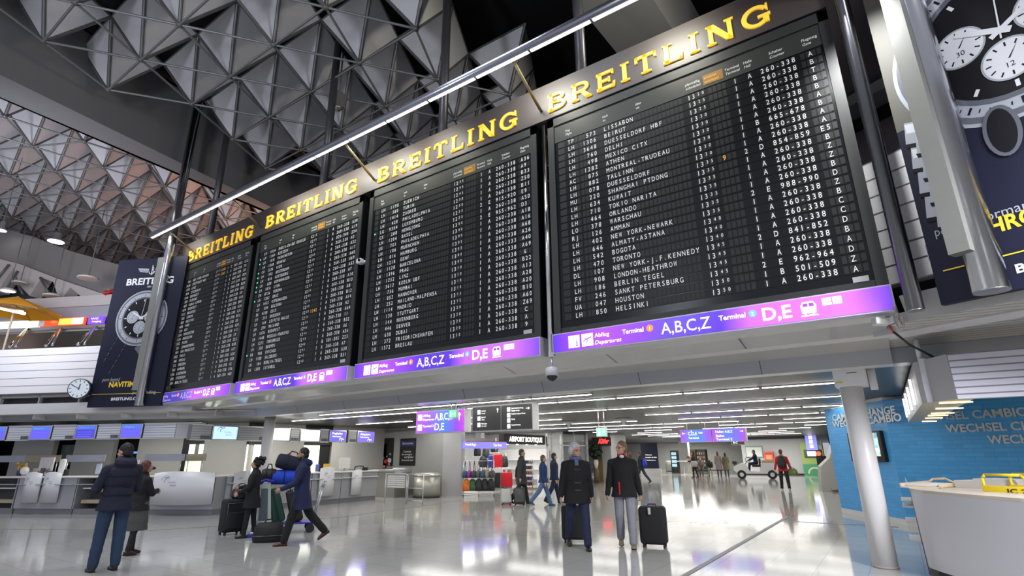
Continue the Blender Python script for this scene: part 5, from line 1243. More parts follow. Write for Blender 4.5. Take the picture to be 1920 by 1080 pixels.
# glazed front to the right of the shop
gl = glass('shop_glass', (.55, .62, .60), .22)
b = MB(); TG = wall_T((-15.0, 24.9, 0), R(90))
b.b2((0, 0, 0), (4.4, .02, 2.7), gl, TG)
for x in (0, 1.45, 2.9, 4.35): b.b2((x, -.03, 0), (x+.06, .05, 2.78), alu, TG)
b.b2((0, -.03, 2.05), (4.4, .03, 2.1), alu, TG); struct(b, 'window_3')
b = MB(); b.b2((-19, 26.9, 0), (-15.2, 27.0, 2.8), sw); b.b2((-15.9, 29.3, 0), (-14.95, 29.5, 2.8), pw); struct(b, 'wall_left')
for i, (x, y, h) in enumerate(((-15.8, 26.0, .55), (-15.8, 27.3, .9))): b = MB(); b.rbox((0, 0, h/2), (.5, .9, h), .03, white); tag(b.build('display_plinth', None, (x, y, 0)), ('low' if i == 0 else 'taller')+' white plinth behind the glazed shop front', 'display')
# bar with red neon sign
TN = wall_T((-14.9, 31.0, 1.98), R(50))
t = thing('neon_sign', 'black box with red neon script over a gold doorway', 'sign'); t.matrix_world = wall_T(on_y(1110, 836, 30.6), R(25))
b = MB(); b.b2((0, 0, 0), (1.15, .35, .48), black); b.build('box', t)
b = MB(); text(b, 'Käfer', .38, -.02, .14, .26, emis('neon_red', (1, .03, .03), 2.2), width=.62, slant=.3, bold=.05); b.build('neon', t)
b = MB(); b.b2((-.35, .0, 0), (.0, .06, 2.55), M('gold_panel', (.42, .27, .08), .3, .4)); b.b2((-.05, -.02, 0), (.38, .1, 2.1), M('gold_panel', (.42, .27, .08), .3, .4)); tag(b.build('door_panel', None, on_z(1128, 903), R(20)), 'gold doorway panel under the red neon sign', 'door panel')
q = on_z(1128, 905); t = thing('topiary', 'round clipped topiary tree in a white vase before the gold doorway', 'plant', (q.x, q.y-.6, 0))
b = MB(); b.lathe([(.14, 0), (.14, .75), (.11, .78)], M('pedestal_dark', (.14, .10, .06), .5)); b.build('pedestal', t); b = MB(); b.lathe([(.08, .78), (.14, 1.1), (.12, 1.3)], white); b.build('vase', t)
b = MB()
for i in range(60):
    d = Vector((rr.gauss(0, 1), rr.gauss(0, 1), rr.gauss(0, 1))).normalized()*.34; b.ball(Vector((0, 0, 1.72))+d, (.11, .11, .11), M('leaf_dark', (.012, .03, .012), .7, noise=.5, nscale=20), nu=5, nv=8)
b.build('foliage', t)
b = MB(); b.rbox((0, 0, .85), (.30, .25, 1.5), .12, M('mannequin_red', (.35, .05, .05), .7)); b.rbox((.12, -.1, .95), (.1, .1, 1.2), .04, M('mannequin_pale', (.6, .55, .5), .7)); b.tube((0, 0, 0), (0, 0, .2), .1, black); tag(b.build('clothes_stand', None, on_z(1119, 903)), 'stand of red and pale clothes beside the gold doorway', 'clothes stand')

# ================================================================== deep in the passage
def far(px, py): p = on_z(px, py); p.z = 0; return p
q = far(1240, 893); t = thing('advert_board', 'tall dark navy advertising board on a pale plinth behind the man with the blue rucksack', 'advertising board', q+Vector((-.75, 0, 0)), R(12))
b = MB(); b.b2((-.75, -.25, 0), (.75, .25, .52), M('plinth_pale', (.62, .62, .62), .4)); b.build('plinth', t)
b = MB(); b.b2((-.66, -.08, .55), (.60, .08, 2.42), M('ink_navy2', (.016, .018, .05), .4))
for z, w, s_ in ((1.5, .5, 'Willkommen'), (1.32, .85, 'Vorwahl in die Welt'), (1.12, .75, 'Telefonieren')): text(b, s_, -.35, -.085, z, .07, litwhite, width=w)
b.disc((-.38, -.087, 1.15), .09, red_s); b.build('panel', t)
q = far(1256, 884); t = thing('litter_bin', 'small steel litter bin at the far wall, right of the navy board', 'bin', q)
b = MB(); b.lathe([(.36, .05), (.36, .95), (.3, 1.0)], M('bin_steel', (.4, .4, .4), .3, .8)); b.build('body', t); b = MB(); b.lathe([(.34, 0), (.34, .05)], black); b.build('base', t)
q = far(1268, 886); t = thing('vending_machine', 'tall dark vending machine at the far wall with a pale lit front', 'vending machine', q)
b = MB(); b.rbox((0, 0, .95), (.62, .6, 1.9), .03, M('vending_dark', (.03, .035, .045), .4)); b.build('case', t); b = MB()
for k in range(4): b.b2((-.2, -.32, .5+.33*k), (.24, -.31, .75+.33*k), emis('vending_lit', (.35, .55, .62), .8))
b.build('window', t)
q = far(1287, 885); t = thing('column', 'square white column deep in the passage with a round table at its foot', 'column', q)
b = MB(); b.b2((-.42, -.3, 0), (.42, .3, 2.785), white); b.build('shaft', t)
q = far(1284, 890); t = thing('bistro_table', 'pale standing table in front of the far white column', 'table', q)
b = MB(); b.lathe([(.55, 1.0), (.55, 1.04)], white, n=24); b.build('top', t); b = MB(); b.lathe([(.28, 0), (.28, .03), (.04, .05), (.04, 1.0)], M('table_leg', (.55, .52, .45), .4)); b.build('leg', t)
for i, (px, c, lb) in enumerate(((1300, (.20, .12, .08), 'brown vending machine with bottles left of the pair of far women'), (1319, (.06, .075, .06), 'dark green lit vending machine behind the sitting couple'))):
    q = far(px, 883); t = thing('vending_machine', lb, 'vending machine', q)
    b = MB(); b.rbox((0, 0, 1.0), (.95, .7, 2.0), .04, M('vend_%d' % i, c, .4)); b.build('case', t)
    b = MB()
    for k in range(4):
        for j in range(4): b.box((-.3+.2*j, -.36, .55+.36*k), (.12, .02, .22), M('goods_%d' % ((i*7+k*3+j) % 4), ((.45, .2, .15), (.5, .4, .3), (.2, .3, .25), (.4, .1, .1))[(k*3+j) % 4], .5, 0, .3))
    b.build('shelves', t)
q = far(1293, 886); b = MB(); b.lathe([(.35, 0), (.35, .04), (.10, .1), (.12, 1.0), (.2, 1.1), (.2, 1.2)], M('ash_stand', (.66, .62, .55), .4)); b.lathe([(.2, 1.2), (.12, 1.4)], M('red_top', (.5, .12, .1), .5)); tag(b.build('cup_stand', None, q), 'slim pale stand with a red top before the brown vending machine', 'stand')
# things on the grey far wall
FY = 46.55
def onwall(px, py): return on_y(px, py, FY)
p = onwall(1414, 847); t = thing('notice_board', 'pale framed notice board on the far grey wall behind the cart driver', 'notice board', p)
b = MB(); b.b2((-.62, -.04, -.42), (.62, .02, .42), M('frame_green', (.22, .33, .27), .5)); b.build('frame', t); b = MB(); b.b2((-.57, -.05, -.37), (.57, -.041, .33), M('paper_pale', (.66, .70, .66), .6)); b.build('sheet', t)
p = onwall(1443, 856); t = thing('post_box', 'bright red orange box on the far grey wall right of the cart driver', 'box', p)
b = MB(); b.rbox((0, -.12, 0), (.64, .3, .70), .03, M('box_red', (.80, .08, .03), .4)); b.build('case', t); b = MB(); b.b2((-.2, -.28, -.2), (.2, -.272, .1), M('box_pale', (.85, .35, .2), .5)); b.b2((-.25, -.285, .18), (.25, -.272, .24), M('box_dark', (.35, .03, .02), .5)); b.build('flap', t)
q = far(1531, 892); t = thing('cash_machine', 'green patterned cash machine panel at the right end of the far grey wall', 'cash machine', (q.x, q.y-.4, 0))
gp = M('green_art', (.30, .42, .12), .5); 
b = MB(); b.b2((-.72, 0, 0), (.72, .5, 2.3), gp); b.b2((-.72, -.01, 0), (.72, 0, .8), M('green_art_deep', (.07, .30, .14), .5)); b.ring((.0, -.014, .15), .35, .45, M('green_art_pale', (.6, .65, .5), .5), 0, 180); b.disc((.35, -.014, 1.9), .3, M('green_art_pale', (.6, .65, .5), .5)); b.build('panel', t)
b = MB(); b.rbox((.05, -.04, 1.52), (1.15, .08, .55), .12, dgrey); b.b2((-.30, -.09, 1.36), (.25, -.081, 1.68), scr_w); b.disc((.42, -.09, 1.52), .16, M('dot_orange', (.75, .18, .04), .5, 0, .4)); b.build('screen', t)
p = on_y(1521, 829, 45.5); t = thing('hanging_sign', 'narrow blue violet sign hanging above the green cash machine', 'sign', p)
b = MB(); b.b2((-.36, -.05, -.55), (.36, .05, .55), emis('sign_indigo', (.22, .22, .62), .8))
for z in (-.3, 0, .3): pict_plane(b, -.12, z-.1, .22, litwhite, violet, -.06)
b.build('face', t)
q = on_z(1575, 918); q.z = 0
t = thing('ticket_kiosk', 'grey sloping ticket kiosk at the left end of the blue brick wall', 'kiosk', (q.x-.05, q.y-5.0, 0), R(15)); t.location = on_z(1566, 921)
b = MB(); b.prism([(-.55, 0), (.5, 0), (.5, 2.1), (.25, 2.1), (-.05, 1.35), (-.45, 1.0)], -.4, .4, M('kiosk_grey', (.40, .40, .38), .4)); b.build('body', t); b = MB(); b.b2((-.2, -.55, .08), (.5, -.4, .16), M('kiosk_foot', (.45, .38, .32), .5)); b.build('foot_rail', t)
q = on_z(1547, 905); t = thing('chair', 'black chair beside the green cash machine', 'chair', q)
b = MB(); b.rbox((0, 0, .45), (.5, .5, .08), .02, black); b.build('seat', t); b = MB(); b.rbox((0, .22, .95), (.5, .08, .9), .03, black); b.build('backrest', t)
for x in (-.2, .2):
    for y in (-.2, .2): b = MB(); b.tube((x, y, 0), (x, y, .42), .02, alu); b.build('leg', t)
# ---- electric cart
q = far(1420, 898); hd_ = math.atan2(q.x, q.y)
t = thing('electric_cart', 'small white electric cart driving left in front of the far grey wall', 'cart', (q.x, q.y+.3, 0), R(12)+math.pi)     # local +x = its front
cw2 = M('cart_white', (.72, .73, .72), .35)
b = MB(); b.prism([(-1.2, .32), (1.15, .32), (1.42, .55), (1.38, .75), (.85, .98), (.62, .90), (.45, .48), (-.2, .42), (-.2, .72), (-1.2, .72)], -.5, .5, cw2); b.build('body', t)
b = MB(); b.b2((-1.2, -.52, .70), (-.25, .52, .98), cw2); b.b2((-1.15, -.45, .98), (-.35, .45, 1.14), M('cart_boxes', (.45, .36, .24), .6)); b.build('load_box', t)
b = MB(); b.rbox((.02, 0, .80), (.5, .9, .14), .04, black); b.rbox((-.22, 0, 1.05), (.12, .9, .42), .04, black); b.build('seat', t)
b = MB(); b.tube((.75, 0, .8), (.50, 0, 1.15), .02, black); b.ring((.48, 0, 1.17), .14, .17, black, n=16); b.build('steering_column', t)
b = MB(); b.path([(1.3, -.4, .7), (1.34, -.4, 1.0), (1.34, .4, 1.0), (1.3, .4, .7)], .02, black); b.rbox((1.3, 0, 1.0), (.3, .6, .25), .08, M('cart_basket', (.03, .05, .04), .6)); b.build('basket', t)
for x in (.95, -.85):
    for y in (-.52, .42):
        b = MB(); b.tube((x, y, .27), (x, y+.12, .27), .27, rubber, n=24); o = b.build('wheel', t); b = MB(); b.tube((x, y-.005, .27), (x, y+.125, .27), .13, alu, n=16); b.build('hub', o)
CART = t
# ================================================================== right: exchange office, canopy, counter
IA, IB = TA.inverted(), TB.inverted(); nA = TA.to_3x3() @ Vector((0, -1, 0)); nB = TB.to_3x3() @ Vector((0, -1, 0))
def la(px, py): return IA @ on_p(px, py, EA, nA)
def lb_(px, py): return IB @ on_p(px, py, CB, nB)
let = M('wall_letters', (.50, .52, .52), .4, .2)
def wall_words(label, T, lines):
    t = thing('wall_lettering', label, 'lettering'); t.matrix_world = T
    b = MB()
    for s_, x, z, h, w in lines: text(b, s_, x, -.018, z, h, let, width=w, bold=.025)
    b.build('letters', t); return t
a0, a1 = la(1563, 790), la(1680, 772); c0, c1 = la(1563, 800), la(1693, 790); h1 = la(1660, 757).z-la(1660, 771).z
wall_words('two lines of grey capitals on the left blue brick face, half hidden by the column', TA, [('CAMBIO CHANGE', a0.x, (a0.z+a1.z)/2-.01, h1, a1.x-a0.x), ('WECHSEL CAMBIO', c0.x, (la(1563, 801).z+la(1693, 788).z)/2-.01, h1, c1.x-c0.x)])
l1, l2, l3 = lb_(1775, 787), lb_(1775, 811), lb_(1854, 832); hB = lb_(1800, 795).z-lb_(1800, 811).z
e = lb_(1692+60, 787)
wall_words('three stepped lines of large grey capitals on the right blue brick face', TB, [('WECHSEL CAMBIO', lb_(1812, 787).x-1.02, l1.z, hB*.92, 2.05), ('WECHSEL CHANGE', l2.x, l2.z, hB*.92, 2.05), ('WECHSEL', l3.x, l3.z, hB*.92, 1.0)])
s0, s1 = la(1594, 812), la(1668, 866)
t = thing('wall_screen', 'black framed video screen on the blue brick wall, half behind the column', 'screen'); t.matrix_world = TA
b = MB(); b.rbox(((s0.x+s1.x)/2, -.05, (s0.z+s1.z)/2), (s1.x-s0.x, .09, s0.z-s1.z), .015, black); b.build('case', t)
pic = bpy.data.materials.new('screen_picture'); pic.use_nodes = True; nt = pic.node_tree; bs = nt.nodes['Principled BSDF']; tc = nt.nodes.new('ShaderNodeTexCoord'); vo = nt.nodes.new('ShaderNodeTexVoronoi'); vo.inputs['Scale'].default_value = 9; cr = nt.nodes.new('ShaderNodeValToRGB')
nt.links.new(tc.outputs['Object'], vo.inputs['Vector']); sx = nt.nodes.new('ShaderNodeSeparateColor'); nt.links.new(vo.outputs['Color'], sx.inputs[0]); nt.links.new(sx.outputs[0], cr.inputs[0])
for p_, c_ in ((.0, (.10, .45, .75, 1)), (.35, (.45, .75, .90, 1)), (.55, (.80, .65, .10, 1)), (.7, (.08, .30, .55, 1)), (1, (.75, .45, .35, 1))):
    el = cr.color_ramp.elements[0] if p_ == 0 else cr.color_ramp.elements.new(p_); el.position = p_; el.color = c_
nt.links.new(cr.outputs[0], bs.inputs['Base Color']); nt.links.new(cr.outputs[0], bs.inputs['Emission Color']); bs.inputs['Emission Strength'].default_value = .75
b = MB(); w_, h_ = s1.x-s0.x, s0.z-s1.z; b.b2((s0.x+.07*w_, -.105, s1.z+.18*h_), (s1.x-.08*w_, -.096, s0.z-.06*h_), pic); b.b2((s0.x+.45*w_, -.105, s1.z+.06*h_), (s0.x+.75*w_, -.096, s1.z+.09*h_), wht); b.build('picture', t)
# ---- counter
CTR = Vector((.13, 9.35, 0)); z1 = 1.07
cf = M('curved_counter', (.62, .62, .66), .35, noise=.02)
ptsf = [(.02, 9.62), (.06, 9.40), (.16, 9.16), (.36, 8.82), (.62, 8.44), (.96, 8.02), (1.4, 7.58), (2.0, 7.1), (2.7, 6.7)]
back = [(3.2, 8.0), (1.7, 8.7), (1.15, 9.3), (.70, 10.1), (.42, 10.9)]
t = thing('service_counter', 'large curved white counter at the lower right corner', 'counter', (0, 0, 0))
b = MB(); n = len(ptsf)
inner = [(.35, 9.75), (.45, 9.5), (.55, 9.30), (.72, 9.05), (.98, 8.70), (1.3, 8.3), (1.7, 7.9), (2.25, 7.45), (2.9, 7.1)]
lean_ = .10
def fr(i, z): x, y = ptsf[i]; k = (1-z/z1)*lean_; return (x+.12*k+.0, y+.9*k, z)
vs = [fr(i, .10) for i in range(n)]+[fr(i, z1) for i in range(n)]; b.add(vs, [(i, i+1, n+i+1, n+i) for i in range(n-1)], cf, None, True)
vs = [fr(i, .0) for i in range(n)]+[fr(i, .10) for i in range(n)]; vs = [(x+.12, y+.08, z) for x, y, z in vs]; b.add(vs, [(i, i+1, n+i+1, n+i) for i in range(n-1)], clay)
b.build('curved_front', t)
b = MB(); poly = ptsf+[(3.2, 7.9), (2.0, 8.6), (1.45, 9.3), (1.0, 10.2), (.72, 11.2), (.06, 11.3)]
vs = [(x, y, z1) for x, y in poly]+[(x, y, z1-.035) for x, y in poly]; k = len(poly)
b.add(vs, [tuple(range(k)), tuple(range(2*k-1, k-1, -1))]+[(i, (i+1) % k, k+(i+1) % k, k+i) for i in range(k)], M('counter_cream', (.62, .56, .48), .35)); b.build('worktop', t)
b = MB(); b.add([(.04, 9.6, .0), (.10, 11.25, .0), (.10, 11.25, z1-.03), (.02, 9.6, z1-.03)], [(0, 1, 2, 3)], cf); b.add([(.10, 11.25, 0), (.72, 11.2, 0), (.72, 11.2, z1-.03), (.10, 11.25, z1-.03)], [(0, 1, 2, 3)], cf); b.build('side_panel', t)
for z in (.88, .80, .60, .36):
    b = MB(); b.b2((-.10, 9.85, z), (.06, 10.5, z+.02), white); b.build('side_shelf', t)
b = MB(); b.add([(.0, 9.62, z1), (.02, 11.2, z1+.02), (.0, 11.2, z1+.10), (.0, 10.9, z1+.10)], [(0, 1, 2, 3)], cf); b.build('edge_fin', t)
p = on_z(1752, 905, z1); t = thing('paper_tray', 'cream paper tray with leaflets at the left end of the curved counter', 'tray', (.30, 10.15, z1), R(-20))
b = MB(); b.b2((-.22, -.5, 0), (.26, .5, .02), M('tray_cream', (.66, .56, .42), .5)); b.b2((-.22, -.5, 0), (-.20, .5, .06), M('tray_cream', (.66, .56, .42), .5)); b.b2((.24, -.5, 0), (.26, .5, .06), M('tray_cream', (.66, .56, .42), .5)); b.build('tray', t)
for i, y in enumerate((-.28, .05)): b = MB(); b.rbox((.02, y, .035), (.36, .26, .03), .008, M('leaflet_white', (.7, .68, .66), .6)); b.build('leaflets', t)
b = MB(); b.path([(-.2, .38, .02), (-.1, .40, .09), (.05, .40, .10), (.2, .38, .02)], .015, M('tray_cream', (.66, .56, .42), .5)); b.build('rail', t)
p = on_z(1800, 912, z1); t = thing('leather_strap', 'rolled dark brown strap with a chain lying on the curved counter', 'strap', (p.x, p.y, z1+.03), R(-40))
b = MB(); b.path([(.11*math.cos(a*.4), .05*math.sin(a*.4), .004*math.sin(a)) for a in range(17)], .022, M('leather_dark', (.03, .012, .01), .4)); b.build('strap', t)
b = MB(); b.path([(.10, 0, -.01), (.16, .03, -.015), (.22, -.01, -.015), (.30, .02, -.015)], .010, M('chain_dark', (.10, .06, .05), .3, .8), n=6); b.build('chain', t)
b = MB(); b.b2((-.35, -.2, 0), (.35, .2, .10), M('step_pale', (.64, .62, .60), .4)); b.b2((-.1, -.2, .10), (.35, .2, .13), M('step_pale', (.64, .62, .60), .4)); tag(b.build('counter_riser', None, (.95, 9.9, z1), R(-40)), 'low pale riser at the back edge of the curved counter', 'riser')
yel = M('yellow_steel', (.78, .58, .02), .35)
for i, (px0, px1, py0, py1, dy, lb) in enumerate(((1846, 1925, 893, 935, 0, 'yellow tube frame with a yellow board, nearer on the curved counter'), (1872, 1960, 882, 925, .3, 'second yellow tube frame right behind the first one'))):
    base = on_z(px0, 925, z1-.02); t = thing('yellow_stand', lb, 'stand', (base.x+.02+i*.16, base.y+.05+i*.22, z1), R(-38), 'yellow tube stands')
    b = MB(); b.path([(0, 0, -.0), (0, 0, .16), (.04, 0, .20), (.42, 0, .20), (.46, 0, .16), (.46, 0, 0)], .016, yel, n=10); b.build('frame', t)
    b = MB(); b.rbox((.23, -.01, .03), (.50, .03, .085), .01, yel); 
    if i == 0: text(b, 'IC 2', .26, -.028, -.005, .05, black, width=.20, bold=.02)
    b.build('board', t)
# ---- slatted canopy over the counter
p0 = on_z(1840, 797, 2.16)
cs = grid_mat('canopy_slats', (.60, .60, .68), (.20, .20, .24), 20, .082, .009, .35, 'XZ', .6, noise=.02)
t = thing('canopy', 'hanging slatted canopy box with light strips over the curved counter', 'canopy')
def cz(px, py, z): return on_z(px, py, z)
A_ = cz(1795, 748, 2.16); B_ = cz(1920, 742, 2.16); dirc = (B_-A_); dirc.z = 0; dirc.normalize()
angC = math.atan2(dirc.y, dirc.x); TC = wall_T((A_.x, A_.y, 0), angC); t.matrix_world = TC
zt = (TC.inverted() @ on_p(1775, 664, A_, Vector((-dirc.y, dirc.x, 0)))).z
b = MB(); b.b2((0, 0, 2.16), (4.5, .04, zt), cs); b.build('front_slats', t)
def lc(px, py, z=2.16): return TC.inverted() @ on_z(px, py, z)
e2, e3, e4, e5, e6 = lc(1729, 757), lc(1703, 792), lc(1756, 788), lc(1795, 764), lc(1826, 748)
b = MB(); ga = M('canopy_end', (.46, .46, .48), .35, noise=.04)
cn = [(0, .0), (e2.x, e2.y), (e3.x, e3.y), (e4.x, e4.y), (e5.x, e5.y), (e6.x, max(e6.y, .12)), (4.5, .14), (4.5, 0)]
b.add([(x, y, 2.16) for x, y in cn], [tuple(range(len(cn)))], M('canopy_bottom', (.52, .46, .32), .4))
b.add([(x, y, zt) for x, y in cn], [tuple(range(len(cn)))], ga); b.build('bottom', t)
b = MB()
for i in (0, 1, 2, 3, 4, 5): (xa, ya), (xb, yb) = cn[i], cn[i+1]; b.add([(xa, ya, 2.16), (xb, yb, 2.16), (xb, yb, zt), (xa, ya, zt)], [(0, 1, 2, 3)], ga)
b.build('end_panel', t)
b = MB(); b.b2((e2.x*.75-.03, e2.y*.75-.05, 2.16), (e2.x*.75+.05, e2.y*.75+.02, zt+.02), alu); b.build('corner_post', t)
b = MB(); b.tube((e2.x*.75, e2.y*.75, zt), (e2.x*.75, e2.y*.75, 3.0), .03, white); b.build('hanger', t)
(xa, ya), (xb, yb) = cn[1], cn[2]
for k in range(4):
    f = .18+.22*k; x, y = xa+(xb-xa)*f, ya+(yb-ya)*f; nx, ny = (yb-ya), -(xb-xa); L_ = math.hypot(nx, ny); nx, ny = nx/L_*.03, ny/L_*.03
    if (nx*(-1)+ny*0) < 0: nx, ny = -nx, -ny
    b = MB(); b.tube((x+nx, y+ny, 2.22), (x+nx, y+ny, zt-.12), .016, emis('canopy_tube', (1, .98, .96), 2.2), n=8); b.build('lamp_tube', t)
for k, (px, py) in enumerate(((1783, 755), (1772, 766), (1760, 775), (1752, 779), (1745, 784), (1737, 790))):
    q = lc(px, py, 2.15); b = MB(); b.box((q.x+.05, q.y, 2.148), (.34-.02*k, .05, .012), yellow_l); b.build('light_strip', t)
# ---- tall posters
pn = M('poster_navy', (.010, .012, .030), .6, spec=.25); pnw = M('print_white', (.62, .64, .68), .5, 0, .10); pg = M('print_gold', (.72, .50, .03), .5, 0, .12)
ps = M('print_silver', (.42, .45, .50), .35, .2); psd = M('print_silver_dark', (.13, .14, .17), .35, .2); pbk = M('print_black', (.005, .005, .008), .6, spec=.25); pol = M('print_olive', (.11, .107, .09), .6)
def watch(b, cx, cz, r, q=1.0, y=-.004, big=False):
    """a generic chronograph: bezel, dial, three small dials, hands"""
    st = [0]
    def Y(): st[0] += 1; return y-.0009*st[0]
    def el(c, rr, m, k=1.0): b.disc((cx+c[0]*r*q, Y(), cz+c[1]*r), rr*r*q*k, m, n=40, rz=rr*r)
    b.ring((cx, Y(), cz), r*.98, r*1.04, ps, n=60, q=q); el((0, 0), 1.0, psd); el((0, 0), .93, ps); el((0, 0), .80, psd); el((0, 0), .74, pbk); yb = Y()
    for i in range(60):
        a = R(6*i); r0, r1 = (.82, .90) if i % 5 == 0 else (.84, .88); w = .012*r if i % 5 == 0 else .006*r
        d = Vector((math.sin(a)*q, 0, math.cos(a))); s_ = Vector((math.cos(a)*q, 0, -math.sin(a)))*w; c = Vector((cx, yb, cz))
        b.add([c+d*r*r0-s_, c+d*r*r0+s_, c+d*r*r1+s_, c+d*r*r1-s_], [(0, 1, 2, 3)], pbk)
        if i % 5 == 0: d2_ = .70; b.add([c+d*r*.62-s_*1.5, c+d*r*.62+s_*1.5, c+d*r*d2_+s_*1.5, c+d*r*d2_-s_*1.5], [(0, 1, 2, 3)], pnw)
    for sx_, sz_, n_ in ((-.36, .04, '30'), (.36, .04, '20'), (0, -.36, '12')):
        el((sx_, sz_), .24, ps); el((sx_, sz_), .22, pnw if big else ps); yy = Y(); c = Vector((cx+sx_*r*q, yy, cz+sz_*r))
        for i in range(12):
            a = R(30*i); d = Vector((math.sin(a)*q, 0, math.cos(a))); s_ = Vector((math.cos(a)*q, 0, -math.sin(a)))*.008*r; b.add([c+d*r*.15-s_, c+d*r*.15+s_, c+d*r*.20+s_, c+d*r*.20-s_], [(0, 1, 2, 3)], pbk)
        d = Vector((math.sin(.6)*q, 0, math.cos(.6))); s_ = Vector((.01*r, 0, 0)); b.add([c-s_, c+s_, c+d*r*.17], [(0, 1, 2)], pbk)
        text(b, n_, c.x, yy-.0004, c.z-.10*r, .06*r, pbk, 'C')
    yy = Y()
    for a, L_, w in ((R(-60), .42, .035), (R(62), .62, .028), (R(5), .72, .008)):
        d = Vector((math.sin(a)*q, 0, math.cos(a))); s_ = Vector((math.cos(a)*q, 0, -math.sin(a)))*w*r; c = Vector((cx, yy-abs(a)*.0004, cz)); b.add([c-s_-d*r*.1, c+s_-d*r*.1, c+d*r*L_+s_*.8, c+d*r*L_-s_*.8], [(0, 1, 2, 3)], pnw)
# left poster, beside the boards
o_ = on_p(163, 762, N1*14.75, N1); u0 = o_.dot(U1)
PL = lambda px, py: (on_p(px, py, N1*14.75, N1).dot(U1)-u0, on_p(px, py, N1*14.75, N1).z-3.08)
hh = PL(222, 488)[1]; wr = PL(255, 700)[0]
t = thing('advertising_poster', 'tall dark navy watch poster left of the boards, behind a square covered post', 'poster', L1(u0, 14.75, 3.08), A26)
Wp = 2.55
b = MB(); b.b2((0, 0, 0), (Wp, .08, hh), pn); b.b2((0, -.002, hh-.02), (Wp, 0, hh), pbk)
cx, cz0 = PL(264, 596); watch(b, 1.28, cz0, .88, 1.0)
def wings(b, x, z, s):
    for sd in (-1, 1):
        b.add([(x+sd*.16*s, -.004, z+.10*s), (x+sd*.75*s, -.004, z+.16*s), (x+sd*.62*s, -.004, z-.02*s), (x+sd*.20*s, -.004, z-.10*s)], [(0, 1, 2, 3)], ps)
        for k in range(3): b.tube((x+sd*.2*s, -.006, z+.02*s-.05*k*s), (x+sd*(.66-.08*k)*s, -.006, z+.08*s-.05*k*s), .006*s, pbk, n=4)
    b.ring((x, -.007, z-.02*s), .13*s, .16*s, pnw, 180, 360); b.box((x, -.007, z+.03*s), (.03*s, .002, .48*s), pnw); b.ring((x, -.007, z+.10*s), .06*s, .085*s, pnw, -90, 100); b.ring((x, -.007, z-.04*s), .07*s, .095*s, pnw, -110, 90)
wx, wz = PL(278, 508); wings(b, 1.32, wz, .72)
_, bz = PL(275, 527); text(b, 'BREITLING', .46, -.004, bz-.11, .22, pnw, width=1.72, bold=.03); text(b, '1884', 1.26, -.004, bz-.23, .06, pnw, 'L')
for x, z in ((.25, 1.75), (.52, 1.35)):
    for k in range(6): b.tube((x+.07*k, -.005, z-.35+.17*k), (x+.07*k+.05, -.005, z-.35+.17*k+.12), .010, psd, n=4)
b.add([(1.25, -.004, 1.8), (1.75, -.004, 2.25), (1.95, -.004, 2.0), (1.45, -.004, 1.6)], [(0, 1, 2, 3)], psd)
text(b, 'pure legend', .35, -.004, PL(200, 712)[1]-.05, .11, ps, width=.60, slant=.15); text(b, 'NAVITIMER', .62, -.004, PL(230, 721)[1]-.07, .16, pg, width=1.15, bold=.03); text(b, 'pure ...ending', 1.5, -.004, PL(230, 721)[1]-.30, .10, ps, width=.8)
zl = PL(200, 739)[1]; b.box((Wp/2, -.004, zl), (Wp*.94, .002, .012), pg); text(b, 'BREITLING.COM', .80, -.004, PL(226, 748)[1]-.04, .085, pnw, width=1.1, bold=.03)
b.build('print', t)
# right poster
P0 = Vector((.67, 7.44, 3.1)); PR = lambda px, py: ((on_p(px, py, P0, N2)-P0).dot(U2), on_p(px, py, P0, N2).z-3.1)
t = thing('advertising_poster', 'very tall navy watch poster at the right edge, behind the thick polished post', 'poster', P0, -A26)
H2 = 6.6; W2 = 2.6
b = MB(); b.b2((0, 0, 0), (W2, .08, H2), pn); b.b2((0, -.0012, 2.2), (.42, 0, H2), pol)
x_, z_ = PR(1870, 60); watch(b, 1.16, z_+.0, 1.02, 1.0, -.003, True)
for c in range(3):
    for k in range(4):
        xa, ya = 1699+21*c+13*k, 232+17*c+46*k
        for (dx, dy, ww, hh_, m_) in ((0, 0, 22, 40, ps), (1, 3, 20, 16, pnw if k < 2 else ps), (2, 40, 20, 7, pbk), (21, 2, 2, 40, pbk)):
            q4 = [PR(xa+a, ya+b_) for a, b_ in ((dx, dy+hh_), (dx+ww, dy+hh_-4), (dx+ww-4, dy-4), (dx-4, dy))]
            b.add([(x, -.004-.0004*(c*4+k)-.0001*dy/3, z) for x, z in q4], [(0, 1, 2, 3)], m_)
x, z = PR(1880, 245); b.disc((x, -.016, z), .16, psd, n=24, rz=.30); b.disc((x, -.018, z), .12, pbk, n=24, rz=.26)
zt_ = PR(1757, 443)[1]; text(b, 'pure', .115, -.004, zt_, .105, ps, width=.21); text(b, 'performance', .36, -.004, zt_, .105, ps, width=.72)
x, z = PR(1868, 436); text(b, 'CHRONOMAT', .45, -.004, z, .155, pg, width=1.25, bold=.03)
x, z = PR(1877, 481); b.box((1.2, -.004, z), (2.2, .002, .014), pg); text(b, 'BREITLING.COM', .70, -.004, PR(1908, 512)[1], .09, pnw, width=1.1, bold=.03)
b.build('print', t)
